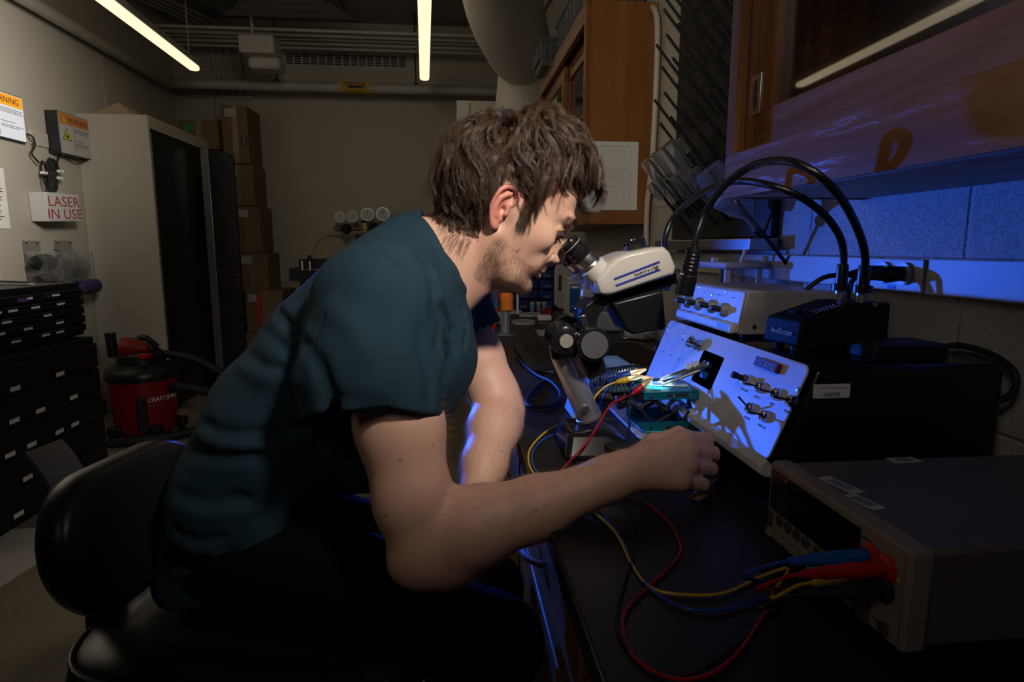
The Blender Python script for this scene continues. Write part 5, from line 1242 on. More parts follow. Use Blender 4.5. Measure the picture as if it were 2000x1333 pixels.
t = thing('sponge', PZ(1172, 778, BZ), 'brown sponge pad on the bench beside the steel column', 'sponge'); w = PZ(1172, 778, BZ)
MB().box((w[0]-.02, w[1]-.02, BZ+.001), (w[0]+.025, w[1]+.025, BZ+.010)).build('pad', M('sponge_brown', (.30, .19, .08), .9, bump=(250, .8, .001)), t, bev=.003)
# black mat / sink
w0, w1 = PZ(1000, 672, BZ), PZ(1010, 770, BZ)
t = thing('sink', (.36, 1.75, BZ), 'shallow black bench sink behind the microscope', 'sink')
MB().prism(roundrect(.44, 1.86, .46, .50, .05), BZ+.0005, BZ+.010, 'z').build('rim', M('sink_black', (.006, .006, .006), .3), t, bev=.003)
MB().prism(roundrect(.44, 1.86, .40, .44, .04), BZ+.0101, BZ+.0106, 'z').build('basin', M('basin_black', (.002, .002, .002), .6), t)
# loops of black cord
pts = [PZ(1095, 688, BZ+.006), PZ(1050, 676, BZ+.006), PZ(1015, 682, BZ+.006), PZ(1012, 700, BZ+.006), PZ(1045, 730, BZ+.006), PZ(1080, 748, BZ+.012), PZ(1096, 775, BZ+.006), PZ(1070, 795, BZ+.006), PZ(1030, 790, BZ+.006), PZ(1040, 765, BZ+.006), PZ(1075, 735, BZ+.006), PZ(1095, 715, BZ+.010)]
tower(MB().tube(spline(pts, 10), .0042, 8).build('power_cable', rubber), 'black cable looping on the bench left of the microscope column', 'cable')

# ================================================================== far bench clutter
Yf = 2.55
cw = PZ(987, 655, BZ)
t = thing('tube_stand', cw, 'grey pedestal with orange tape and coloured tubes on the far bench', 'stand')
x, y = cw[0], cw[1]; zt_ = PY(985, 565, y)[2]
MB().rev([(.034, 0), (.032, .004), (.020, .008), (.017, .012), (.016, zt_-BZ)], (x, y, BZ+.0005), (x, y, 5), 20, absolute=True).build('pedestal', M('pedestal_grey', (.14, .15, .17), .4), t)
zo0, zo1 = PY(985, 607, y)[2], PY(985, 572, y)[2]
MB().rev([(.018, 0), (.026, .05), (.024, .5), (.027, .8), (.022, 1)], (x+.006, y-.004, zo0), (x+.004, y-.004, zo1), 12).build('orange_tape_wrap', M('glow_orange_tape', (.95, .24, .02), .5), t)
MB().tube(spline([(x-.02, y, zo0+.07), (x-.035, y, zo0+.04), (x-.038, y-.02, zo0-.03), (x-.06, y-.03, zo0-.10)], 6), .006, 8).build('red_tube', redp, t)
MB().tube(spline([(x-.02, y, zo1+.03), (x-.035, y, zo1+.02), (x-.037, y-.01, zo1-.06)], 5), .0055, 8).build('blue_tube', bluep, t)
MB().cyl((x+.05, y+.02, PY(1004, 615, y)[2]), (x+.05, y+.02, PY(1004, 570, y)[2]), .005, n=10).build('glass_rod', M('rod_clear', (.5, .5, .5), .2), t)
MB().tube([(x, y, zt_), (x+.05, y+.02, zt_+.01)], .004, 8).build('cross_bar', steel, t)
clearp = M('clear_dish_plastic', (.42, .42, .40), .2)
def atb(px, py): return PZ(px, py, BZ)
def dish(px, py, r, h, z, label, mat=clearp):
    w = atb(px, py); t = thing('petri_dish', (w[0], w[1], BZ+z), label, 'dish', 'clear dishes on the far bench'); 
    MB().rev([(r*.97, 0), (r, .001), (r, h-.001), (r*.98, h), (r*.95, h), (r*.95, h-.003), (.001, h-.003)], (w[0], w[1], BZ+z+.0005), (w[0], w[1], 5), 28, absolute=True).build('lid', mat, t)
    MB().rev([(r*.93, 0), (r*.93, h*.4)], (w[0], w[1], BZ+z+.0005), (w[0], w[1], 5), 28, absolute=True).build('dish', mat, t)
dish(1022, 633, .055, .014, 0, 'flat clear dish nearest the chin on the far bench')
dish(1035, 618, .055, .014, 0, 'flat clear dish behind the nearest one on the far bench')
dish(1002, 612, .05, .012, 0, 'small clear dish behind the grey pedestal')
for k in range(3): dish(960, 632, .055, .015, .0165*k, ['bottom dish of the stack left of the grey pedestal', 'middle dish of the stack left of the grey pedestal', 'top dish of the stack left of the grey pedestal'][k])
def obox(name, px0, px1, pyb, pyt, D, mat, label, cat, bev=.004):
    a_ = atb(px0, pyb); y = a_[1]; b2 = PY(px1, pyb, y); zt_ = PY(px0, pyt, y)[2]
    t = thing(name, ((a_[0]+b2[0])/2, y+D/2, BZ), label, cat); return t, a_[0], b2[0], y, zt_
# blue rack boxes
bb = M('rack_blue', (.006, .025, .13), .4)
for k, (x0, x1, yb, yt, lab_) in enumerate(((1008, 1052, 606, 522, 'blue plastic storage rack on the left of the far bench pair'), (1054, 1082, 606, 505, 'taller blue plastic rack just left of the white jug'))):
    t, xa_, xb_, y, zt_ = obox('storage_rack', x0, x1, yb, yt, .25, bb, lab_, 'rack')
    t['group'] = 'blue racks on the far bench'
    n_ = 4 if k == 0 else 5
    for j in range(n_):
        z0_ = BZ+.001+(zt_-BZ)*j/n_; z1_ = BZ+(zt_-BZ)*(j+1)/n_-.004
        d = MB().box((xa_, y, z0_), (xb_, y+.25, z1_)).build('bin', bb, t, bev=.006)
        MB().box((xa_+.02, y-.002, z0_+.01), (xa_+.06, y-.0002, z0_+.025)).build('bin_label', M('bin_label_paper', (.10, .12, .16), .5), d)
# green topped jar + misc
t, xa_, xb_, y, zt_ = obox('bottle', 936, 965, 612, 572, .1, None, 'bottle with a dark green cap just under the chin', 'bottle')
MB().rev([(.03, 0), (.032, .01), (.032, .075), (.02, .09)], ((xa_+xb_)/2, y+.04, BZ+.001), ((xa_+xb_)/2, y+.04, 5), 20, absolute=True).build('bottle_body', M('bottle_pale', (.25, .27, .24), .3), t)
MB().rev([(.027, .088), (.027, .125), (.02, .128)], ((xa_+xb_)/2, y+.04, BZ), ((xa_+xb_)/2, y+.04, 5), 20, absolute=True).build('cap', M('cap_green', (.015, .12, .05), .4), t)
for k, px in enumerate((1040, 1052, 1063)):
    w = atb(px, 612); t = thing('sample_vial', (w[0], w[1], BZ), ['left vial of three before the blue racks', 'middle vial of three before the blue racks', 'right vial of three before the blue racks'][k], 'vial', 'vials before the blue racks')
    MB().rev([(.010, 0), (.0115, .002), (.0115, .045)], (w[0], w[1], BZ+.001), (w[0], w[1], 5), 14, absolute=True).build('vial_body', M('vial_plastic', (.22, .26, .33), .2), t)
    MB().rev([(.0125, .045), (.0125, .058)], (w[0], w[1], BZ+.001), (w[0], w[1], 5), 14, absolute=True).build('cap', M('vial_cap', (.40, .42, .44), .4), t)
t, xa_, xb_, y, zt_ = obox('small_pad', 1052, 1078, 628, 617, .05, None, 'small white eraser-like block before the red box on the far bench', 'block')
MB().box((xa_, y, BZ+.001), (xb_, y+.05, zt_)).build('block', labelw, t, bev=.006)
t, xa_, xb_, y, zt_ = obox('small_red_box', 1058, 1078, 616, 604, .04, None, 'small red box behind the white block on the far bench', 'box')
MB().box((xa_, y, BZ+.001), (xb_, y+.04, zt_)).build('box', M('deep_red', (.25, .01, .01), .4), t, bev=.003)
# cream jug / dispenser
jug = M('jug_cream', (.42, .41, .36), .4)
t, xa_, xb_, y, zt_ = obox('dispenser', 1083, 1140, 606, 514, .2, None, 'rounded cream dispenser with a steel window behind the eyepieces', 'dispenser')
MB().prism(roundrect((xa_+xb_)/2, (zt_+BZ)/2+.001, xb_-xa_, zt_-BZ-.003, .045, 8), y, y+.2).build('body', jug, t, bev=.010, seg=3)
MB().prism(roundrect(xa_+.028, (zt_+BZ)/2+.02, .016, .085, .006), y-.002, y+.001).build('steel_window', M('dull_steel_window', (.25, .25, .25), .25, 1.0), t)
MB().box((xa_+.03, y+.04, zt_-.002), (xa_+.06, y+.12, zt_+.010)).build('red_button', redp, t, bev=.003)
# white box with blue label
t, xa_, xb_, y, zt_ = obox('lidded_box', 1109, 1172, 622, 541, .18, None, 'white lidded box with a blue label behind the microscope arm', 'box')
MB().add([(xa_+.01, y+.01, BZ+.001), (xb_-.01, y+.01, BZ+.001), (xb_-.01, y+.17, BZ+.001), (xa_+.01, y+.17, BZ+.001), (xa_+.004, y, zt_-.02), (xb_-.004, y, zt_-.02), (xb_-.004, y+.18, zt_-.02), (xa_+.004, y+.18, zt_-.02)], [(3, 2, 1, 0), (4, 5, 6, 7), (0, 1, 5, 4), (1, 2, 6, 5), (2, 3, 7, 6), (3, 0, 4, 7)]).build('tub', white_enamel, t, bev=.006)
MB().box((xa_, y-.006, zt_-.024), (xb_, y+.186, zt_)).build('lid', white_enamel, t, bev=.008)
MB().box((xa_+.008, y-.003, BZ+.03), (xa_+.055, y+.004, zt_-.035)).build('blue_label', M('label_deep_blue', (.01, .10, .35), .4), t)
MB().box((xa_+.014, y-.0035, zt_-.055), (xa_+.050, y-.003, zt_-.043)).build('label_print', labelw, t)
# grey-white container seen through the arm
t, xa_, xb_, y, zt_ = obox('white_container', 1160, 1216, 650, 594, .16, None, 'white rounded container seen through the gap of the microscope arm', 'container')
MB().box((xa_, y, BZ+.001), (xb_, y+.16, zt_-.03)).build('tub', M('cool_white', (.50, .50, .52), .4), t, bev=.012, seg=3)
MB().box((xa_-.002, y-.003, zt_-.029), (xb_+.002, y+.163, zt_)).build('lid', M('cool_white', (.50, .50, .52), .4), t, bev=.010, seg=3)
# clear plastic tray
w = atb(1075, 655)
t = thing('plastic_tray', (w[0], w[1], BZ), 'empty clear plastic tray on the bench left of the focus knob', 'tray')
o_ = roundrect(w[0], w[1], .12, .075, .02)
m = MB(); n_ = len(o_)
V = [(w[0]+(x-w[0])*.9, w[1]+(y-w[1])*.9, BZ+.001) for x, y in o_]+[(x, y, BZ+.018) for x, y in o_]+[(w[0]+(x-w[0])*.97, w[1]+(y-w[1])*.97, BZ+.018) for x, y in o_]+[(w[0]+(x-w[0])*.87, w[1]+(y-w[1])*.87, BZ+.003) for x, y in o_]
Fc = []
for j in range(3):
    for i in range(n_): Fc.append((j*n_+i, j*n_+(i+1) % n_, (j+1)*n_+(i+1) % n_, (j+1)*n_+i))
Fc.append(tuple(range(n_-1, -1, -1))); Fc.append(tuple(range(3*n_, 4*n_)))
m.add(V, Fc).build('tray', M('thin_clear_plastic', (.8, .8, .8), .1, trans=.8), t)
# glass pot in wire ring
w = atb(1243, 662)
t = thing('glass_pot', (w[0], w[1], BZ), 'white pot in a wire ring stand behind the objective housing', 'pot')
MB().rev([(.035, 0), (.045, .01), (.048, .035), (.046, .04)], (w[0], w[1], BZ+.002), (w[0], w[1], 5), 24, absolute=True).build('pot', labelw, t)
MB().tube([(w[0]+.055*math.cos(a), w[1]+.055*math.sin(a), BZ+.006) for a in np.linspace(0, 2*math.pi, 33)[:-1]], .0025, 6, True).build('wire_ring', chrome, t)
MB().tube([(w[0]-.03, w[1]-.04, BZ+.03), (w[0]+.05, w[1]-.03, BZ+.06)], .0035, 8).build('handle', chrome, t)
# flasks behind
for k, (px, pyb, pyt, lab_) in enumerate(((1311, 640, 560, 'clear conical flask standing behind the scope, left of the console'),)):
    w = atb(px, 655); H_ = PY(px, pyt, w[1])[2]-BZ; prof = [(.042, 0), (.045, .004), (.042, .02), (.013, H_*.7), (.013, H_-.004), (.015, H_)]
    loop = [(.001, 0)]+prof+[(a_-.0018, b2+.001) for a_, b2 in reversed(prof[1:])]+[(.001, .003)]
    o = MB().rev(loop, (w[0], w[1], BZ+.001), (w[0], w[1], 5), 28, caps=False, absolute=True).build('conical_flask', glass, smooth=math.radians(60)); tower(o, lab_, 'flask')
# ================================================================== distance-field modelling for the figure
class Field:
    def __init__(s, lo, hi, h):
        s.lo = np.array(lo, float); s.h = h; s.n = np.ceil((np.array(hi)-s.lo)/h).astype(int)+1
        s.f = np.full(s.n, .05, np.float32)
    def _sub(s, lo, hi, pad):
        a = np.clip(np.floor((np.array(lo)-pad-s.lo)/s.h).astype(int), 0, s.n); b = np.clip(np.ceil((np.array(hi)+pad-s.lo)/s.h).astype(int)+1, 0, s.n)
        if (b <= a).any(): return None
        g = [(s.lo[i]+s.h*np.arange(a[i], b[i])).astype(np.float32) for i in range(3)]
        return (slice(a[0], b[0]), slice(a[1], b[1]), slice(a[2], b[2])), g[0][:, None, None], g[1][None, :, None], g[2][None, None, :]
    def op(s, lo, hi, fn, k=.008, mode='add', pad=.03):
        r = s._sub(lo, hi, pad)
        if r is None: return
        sl, x, y, z = r; d = fn(x, y, z); f = s.f[sl]
        if mode == 'add': hh = np.clip(.5+.5*(f-d)/k, 0, 1); s.f[sl] = f*(1-hh)+d*hh-k*hh*(1-hh)
        elif mode == 'sub': hh = np.clip(.5-.5*(f+d)/k, 0, 1); s.f[sl] = f*(1-hh)-d*hh+k*hh*(1-hh)
        else: s.f[sl] = f+d
    def cone(s, a, b, ra, rb, k=.008, mode='add', sy=1.0, yc=None, pad=.03):
        a = np.array(a, float); b = np.array(b, float); R = max(ra, rb)*max(sy, 1); yc_ = yc if yc is not None else (a[1]+b[1])/2
        A = a.copy(); Bb = b.copy()
        if sy != 1: A[1] = yc_+(A[1]-yc_)/sy; Bb[1] = yc_+(Bb[1]-yc_)/sy
        d = Bb-A; L2 = float(d@d)+1e-12
        def fn(x, y, z):
            if sy != 1: y = yc_+(y-yc_)/sy
            px, py, pz = x-A[0], y-A[1], z-A[2]; t = np.clip((px*d[0]+py*d[1]+pz*d[2])/L2, 0, 1)
            return np.sqrt((px-t*d[0])**2+(py-t*d[1])**2+(pz-t*d[2])**2)-(ra+t*(rb-ra))
        s.op(np.minimum(a, b)-R, np.maximum(a, b)+R, fn, k, mode, pad)
    def ell(s, c, r, Rm=None, k=.008, mode='add', pad=.03):
        c = np.array(c, float); r = np.array(r, float); Rm = np.eye(3) if Rm is None else Rm; m = r.min(); e = np.abs(Rm) @ r
        def fn(x, y, z):
            p = (x-c[0], y-c[1], z-c[2]); q = [p[0]*Rm[0, i]+p[1]*Rm[1, i]+p[2]*Rm[2, i] for i in range(3)]
            g = np.sqrt((q[0]/r[0])**2+(q[1]/r[1])**2+(q[2]/r[2])**2); g2 = np.sqrt((q[0]/r[0]**2)**2+(q[1]/r[1]**2)**2+(q[2]/r[2]**2)**2)+1e-9
            return np.clip(g*(g-1)/g2, -.05, .06)
        s.op(c-e, c+e, fn, k, mode, pad)
    def chain(s, pts, rads, k=.006, mode='add', **kw):
        for i in range(len(pts)-1): s.cone(pts[i], pts[i+1], rads[i], rads[i+1], k, mode, **kw)
    def crease(s, pts, w, amp, pad=0):
        """raise (amp<0) or groove (amp>0) the surface along a polyline"""
        for i in range(len(pts)-1):
            a = np.array(pts[i], float); d = np.array(pts[i+1], float)-a; L2 = float(d@d)
            def fn(x, y, z):
                px, py, pz = x-a[0], y-a[1], z-a[2]; t = np.clip((px*d[0]+py*d[1]+pz*d[2])/L2, 0, 1)
                q = (px-t*d[0])**2+(py-t*d[1])**2+(pz-t*d[2])**2
                return (amp*np.exp(-q/(2*w*w))).astype(np.float32)
            s.op(np.minimum(a, a+d), np.maximum(a, a+d), fn, mode='raw', pad=3*w)
    def mesh(s):
        f = s.f; h = s.h; inside = f < 0
        c = [f[i:f.shape[0]-1+i, j:f.shape[1]-1+j, k:f.shape[2]-1+k] for i in (0, 1) for j in (0, 1) for k in (0, 1)]
        ins = [q < 0 for q in c]; allin = ins[0].copy(); anyin = ins[0].copy()
        for q in ins[1:]: allin &= q; anyin |= q
        act = np.argwhere(anyin & ~allin); ix = tuple(act.T)
        v = np.stack([q[ix] for q in c], 1); offs = np.array([(i, j, k) for i in (0, 1) for j in (0, 1) for k in (0, 1)], float)
        acc = np.zeros((len(act), 3)); cnt = np.zeros(len(act))
        for a in range(8):
            for b in range(a+1, 8):
                if np.abs(offs[a]-offs[b]).sum() != 1: continue
                va, vb = v[:, a], v[:, b]; m = (va < 0) != (vb < 0); t = np.where(m, va/np.where(m, va-vb, 1), 0)
                acc += np.where(m[:, None], offs[a]+t[:, None]*(offs[b]-offs[a]), 0); cnt += m
        P = s.lo+h*(act+acc/cnt[:, None]); idx = np.full(c[0].shape, -1, np.int32); idx[ix] = np.arange(len(act), dtype=np.int32)
        F = []
        for ax in range(3):
            sl0 = [slice(None)]*3; sl1 = [slice(None)]*3; sl0[ax] = slice(0, -1); sl1[ax] = slice(1, None)
            o = [a for a in range(3) if a != ax]
            A = inside[tuple(sl0)]; Bq = inside[tuple(sl1)]; cr = A != Bq
            e = np.argwhere(cr); e = e[(e[:, o[0]] > 0) & (e[:, o[1]] > 0) & (e[:, o[0]] < idx.shape[o[0]]) & (e[:, o[1]] < idx.shape[o[1]]) & (e[:, ax] < idx.shape[ax])]
            q = []
            for d0, d1 in ((0, 0), (1, 0), (1, 1), (0, 1)):
                w = e.copy(); w[:, o[0]] -= d0; w[:, o[1]] -= d1; q.append(idx[tuple(w.T)])
            q = np.stack(q, 1); flip = A[tuple(e.T)] ^ (ax == 1); q[~flip] = q[~flip][:, ::-1]
            F.append(q[(q >= 0).all(1)])
        return P, np.concatenate(F)
def relax(P, Fq, it=1, lam=.5):
    for _ in range(it):
        s_ = np.zeros_like(P); n = np.zeros(len(P))
        for k in range(4):
            a, b = Fq[:, k], Fq[:, (k+1) % 4]
            for i in range(3): s_[:, i] += np.bincount(a, P[b, i], len(P))+np.bincount(b, P[a, i], len(P))
            n += np.bincount(a, minlength=len(P))+np.bincount(b, minlength=len(P))
        P = P+(s_/np.maximum(n, 1)[:, None]-P)*lam
    return P

# ================================================================== head frame
HY = .98
TH = math.radians(28)
O = np.array(PY(987, 420, HY)); HF = np.array((math.cos(TH), 0, -math.sin(TH))); HU = np.array((math.sin(TH), 0, math.cos(TH))); HS = np.array((0, -1.0, 0))
HR = np.stack([HF, HS, HU], 1)          # columns: forward, toward camera, up
def HL(u, w, v): return O+HF*(u*.001)+HS*(w*.001)+HU*(v*.001)
def loc(px, py, Y): d = np.array(PY(px, py, Y))-O; return np.array((d@HF, d@HS, d@HU))*1000
def c5(cx, cy): return 800+cx/2.962, 150+cy/2.962
# silhouette of the midline, read off at the plane of the face
prof_px = [(965, 730), (962, 800), (950, 850), (925, 885), (912, 905)]
PF = np.array([loc(*c5(*p), HY)[[0, 2]] for p in prof_px])
# table: v, front, back, half width
tab = np.array([
    (131, 8, -18, 6), (128, 30, -42, 26), (121, 51, -60, 42), (108, 69, -76, 56), (90, 82, -87, 67), (68, 90, -92, 74), (48, 94, -93, 76), (34, 97, -93, 76.5),
    (20, 87, -91, 76), (6, 85, -88, 74), (-8, 86, -82, 70), (-22, 87, -72, 66), (-34, 89, -50, 62), (-46, 88, -22, 58), (-57, 84, -6, 54), (-68, 79, 2, 49), (-80, 80, 12, 42), (-90, 77, 24, 33), (-98, 68, 36, 20), (-102, 56, 44, 6)], float)
tab = tab[::-1]
_d = np.array(spline([r for r in tab], 8)); tab = _d
def head_fn(x, y, z):
    dx, dy, dz = x-O[0], y-O[1], z-O[2]
    u = (dx*HF[0]+dz*HF[2])*1000+0*dy; w = (-dy)*1000+0*dx+0*dz; v = (dx*HU[0]+dz*HU[2])*1000+0*dy
    shp = np.broadcast(u, w, v).shape; u = np.broadcast_to(u, shp); w = np.broadcast_to(w, shp); v = np.broadcast_to(v, shp)
    fr_ = np.interp(v, tab[:, 0], tab[:, 1]); bk = np.interp(v, tab[:, 0], tab[:, 2]); hw = np.interp(v, tab[:, 0], tab[:, 3])
    uc = np.interp(v, [-102, -70, -30, 10, 131], [50, 38, 22, 0, -5]); A = np.where(u > uc, fr_-uc, uc-bk); A = np.maximum(A, 3)
    n = np.interp(v, [-102, -60, -30, 0, 25, 50, 131], [2.0, 2.05, 1.85, 1.88, 2.1, 2.35, 2.1]); nb = n
    g = (np.abs((u-uc)/A)**n+np.abs(w/np.maximum(hw, 3))**n)**(1/n)
    d = (g-1)*np.minimum(A, hw)*.85
    d = np.maximum(d, np.maximum(v-131, -102-v))
    return (np.clip(d, -40, 40)*.001).astype(np.float32)
hf = Field(O+np.array((-.155, -.115, -.20)), O+np.array((.15, .115, .165)), .0016)
hf.op(O-.17, O+.17, head_fn, k=.003, pad=0)
def E(u, w, v, ru, rw, rv, k=.008, mode='add', tilt=0, yaw=0):
    Rm = HR
    if tilt or yaw:
        a, b = math.radians(tilt), math.radians(yaw)
        Rt = np.array([[math.cos(a), 0, math.sin(a)], [0, 1, 0], [-math.sin(a), 0, math.cos(a)]]); Ry = np.array([[math.cos(b), -math.sin(b), 0], [math.sin(b), math.cos(b), 0], [0, 0, 1]]); Rm = HR @ Rt @ Ry
    hf.ell(HL(u, w, v), (ru*.001, rw*.001, rv*.001), Rm, k, mode)
def K(a, b, ra, rb, k=.006, mode='add'): hf.cone(HL(*a), HL(*b), ra*.001, rb*.001, k, mode)
# brow, sockets, cheeks
for s_ in (1, -1):
    E(97, 33*s_, 15.0, 15, 15, 9.5, .012, 'sub')
    K((96, 5*s_, 38), (87, 38*s_, 35), 7.5, 6.5, .014)
    E(58, 46*s_, -6, 20, 10, 13, .03)
    E(70, 72*s_, 38, 26, 9, 18, .02, 'sub')            # temple
    K((6, 53*s_, -55), (46, 38*s_, -80), 10, 10, .02)   # jaw line
    K((46, 38*s_, -80), (72, 12*s_, -84), 10, 11, .02)
    E(73, 24*s_, -46, 9, 12, 12, .02)
    E(74.5, 32.5*s_, 15.5, 12.0, 14, 12.0, .004)            # eyeball under lids
    K((83, 22*s_, 9), (84.5, 32*s_, 7.5), 1.2, 1.3, .005); K((84.5, 32*s_, 7.5), (74, 46*s_, 10), 1.3, 1.2, .005)  # lower lid
    K((84.5, 21*s_, 17), (88.0, 31*s_, 20), 1.6, 2.2, .003); K((88.0, 31*s_, 20), (76, 47*s_, 14.5), 2.2, 1.6, .003)  # upper lid
# nose
K((90, 0, 26), (99.5, 0, 0), 8.0, 8.0, .012); K((99.5, 0, 0), (107, 0, -18), 8.0, 8.6, .008); K((107, 0, -18), (107.4, 0, -21.5), 8.8, 8.8, .006)
K((94, 6, 4), (90, 14, -24), 6, 8, .014); K((94, -6, 4), (90, -14, -24), 6, 8, .014)
for s_ in (1, -1):
    E(99, 11.5*s_, -24.5, 10, 7, 7.5, .005); E(103, 7*s_, -32.5, 5.5, 3.0, 4.2, .003, 'sub', tilt=15)
    K((93, 19.5*s_, -20), (89, 26*s_, -44), 1.0, 1.3, .004, 'sub')     # nasolabial
K((103, 0, -28), (93, 0, -36), 4.2, 4, .005)
# philtrum and lips
K((89, 0, -38), (89, 0, -48), 7, 7, .012)
for s_ in (1, -1):
    K((91.5, 3*s_, -50.0), (82, 22*s_, -53.5), 4.8, 2.2, .004)
    K((90.5, 3*s_, -60.2), (81, 20*s_, -56.5), 5.2, 2.2, .004)
for s_ in (1, -1): K((97.5, 0, -55.2), (84, 24*s_, -55.2), 1.1, 1.1, .0022, 'sub')
E(93, 0, -71, 7, 20, 5, .010, 'sub')
E(76, 0, -83, 11, 16, 12, .014)
# neck: skull base to chest
def W_(px, py, Y): return np.array(PY(px, py, Y))
nb_ = W_(835, 535, .985)
hf.cone(HL(-18, 0, -30), nb_, .056, .062, .022)
hf.cone(HL(8, 0, -62), W_(880, 560, .98), .040, .050, .03)
hf.cone(HL(-2, 62, -38), W_(905, 560, .955), .008, .008, .02)       # sternomastoid
hf.cone(HL(40, 0, -92), HL(15, 0, -88), .012, .02, .02)
for s_ in (1, -1): hf.cone(W_(806, 492, .985), W_(765, 535, .985-s_*.10), .046, .035, .03)
# ear (near and mirrored)
e0 = loc(984, 408, .905)
def ear(s_):
    W0 = 74.0; ec = np.array((e0[0]-1.0, W0*s_, e0[2]))
    def L_(a, b, c): return (ec[0]+a, ec[1]+c*s_, ec[2]+b)
    tiltu = lambda a, b: (a, b)
    K(L_(-3, 8, -5), L_(0, -14, -4), 11, 7, .004)
    hel = [(10, 10, 1), (12, 20, 3.5), (8, 28, 6), (0, 31.5, 8.5), (-9, 29, 11), (-15, 22, 13), (-18, 12, 13.5), (-18.5, 2, 12.5), (-16, -8, 10.5), (-11, -17, 8), (-5, -25, 5.5), (0, -29.5, 3.5), (4, -27, 1.0)]
    r_ = [2.4, 2.7, 2.9, 2.9, 3.0, 3.1, 3.1, 2.9, 2.9, 3.3, 4.2, 4.2, 3.4]
    hd_ = spline([np.array(h+(q,)) for h, q in zip(hel, r_)], 4)
    for i in range(len(hd_)-1): K(L_(*hd_[i][:3]), L_(*hd_[i+1][:3]), hd_[i][3], hd_[i+1][3], .002)
    plate = [(-5, 20, 6), (-10, 10, 7.5), (-11, 0, 6.5), (-7, -12, 4.5)]
    for i in range(3): K(L_(*plate[i]), L_(*plate[i+1]), 5.2, 5.2, .003)
    E(ec[0]-2, (W0+14)*s_, ec[2]+2, 8.5, 10, 15, .003, 'sub')
    anti = [(1, 23, 6), (-6, 17, 8.5), (-10.5, 8, 10), (-11, -2, 9.5), (-8, -11, 7.5), (-2, -15, 5.5)]
    anti = spline([np.array(a_) for a_ in anti], 4)
    for i in range(len(anti)-1): K(L_(*anti[i]), L_(*anti[i+1]), 2.3, 2.3, .003)
    K(L_(5, 6, 2), L_(7, -6, 2.5), 3.2, 3.6, .004)       # tragus
    E(ec[0]+0, (W0+4)*s_, ec[2]-2, 4.2, 7, 5.5, .002, 'sub')
    K(L_(-1, -24, 2), L_(1, -18, 2), 4.5, 4, .004)
ear(1); ear(-1)
hP, hFc = hf.mesh(); hP = relax(hP, hFc, 2, .45)

# ================================================================== arms and hands
af = Field((-.24, .62, .74), (.37, .90, 1.16), .0021)
rs = W_(714, 600, .80); re_ = W_(832, 1078, .715); rw_ = W_(1213, 926, .735)
af.chain([rs, rs*.5+re_*.5+np.array((.006, 0, .0)), re_*.8+rs*.2, re_], [.056, .053, .046, .038], .02)
fd = rw_-re_
af.chain([re_, re_+fd*.22+np.array((0, 0, .004)), re_+fd*.55, rw_-fd*.06, rw_], [.039, .0455, .0375, .0265, .0250], .02)
af.cone(re_+np.array((-.018, 0, -.012)), re_+np.array((.03, 0, -.018)), .026, .030, .02)
af.cone(re_+np.array((.02, .01, .035)), re_+fd*.3+np.array((0, .01, .012)), .022, .032, .03)
# right hand
mcp = [W_(1336, 858, .800), W_(1345, 884, .778), W_(1342, 912, .757), W_(1328, 942, .740)]
pip = [W_(1388, 860, .820), W_(1395, 887, .798), W_(1388, 917, .776), W_(1372, 947, .752)]
for m_ in mcp: af.cone(rw_+(m_-rw_)*.12, m_, .0195, .0135, .012)
af.cone(rw_+np.array((.01, .01, 0)), (mcp[0]+mcp[3])/2+np.array((-.03, .012, -.01)), .022, .024, .015)
rf = [.0108, .0109, .0104, .0094]
for i in range(4):
    d = pip[i]-mcp[i]; dp = pip[i]+np.array((.007, .012, -.015)); tp = dp+np.array((-.010, .008, -.015))
    af.chain([mcp[i], pip[i]], [rf[i]*1.16, rf[i]*.98], .005)
    af.chain([pip[i], dp, tp], [rf[i]*1.0, rf[i]*.90, rf[i]*.78], .003)
    af.ell(mcp[i]+np.array((-.001, -.006, .004)), (.012, .008, .009), k=.008)
th = [rw_+np.array((.014, .016, .006)), W_(1278, 868, .815), W_(1325, 850, .842), W_(1362, 858, .852)]
af.chain(th, [.017, .0145, .0115, .0095], .008)
aP, aF = af.mesh(); aP = relax(aP, aF, 2, .5)
# left arm: upper arm, bent elbow against the bench edge, forearm hanging down between the knees
lf = Field((-.14, .72, .80), (.20, 1.30, 1.26), .0022)
ls = W_(880, 590, 1.17); le = W_(975, 792, 1.10); lw = W_(922, 1000, .90)
lf.chain([ls, ls*.45+le*.55, le*.85+ls*.15, le], [.052, .048, .043, .040], .02)
ld = lw-le
lf.chain([le, le+ld*.25, le+ld*.6, lw], [.042, .044, .036, .026], .02)
lf.cone(le+np.array((.015, 0, -.01)), le+np.array((.012, -.02, -.035)), .026, .028, .02)
kn_ = [W_(890, 1085, .845), W_(912, 1090, .855), W_(935, 1088, .87), W_(958, 1080, .885)]
for m_ in kn_: lf.cone(lw, m_, .021, .0125, .012)
tips = [(W_(890, 1120, .835), W_(884, 1140, .84)), (W_(908, 1132, .838), W_(906, 1166, .842)), (W_(934, 1122, .85), W_(936, 1143, .862)), (W_(960, 1105, .87), W_(963, 1124, .885))]
for i in range(4): lf.chain([kn_[i], tips[i][0], tips[i][1]], [.0115, .0098, .0078], .004)
lf.chain([lw+np.array((-.005, -.01, -.02)), W_(880, 1075, .85), W_(876, 1112, .83)], [.016, .012, .0085], .008)
lP, lF = lf.mesh(); lP = relax(lP, lF, 2, .5)
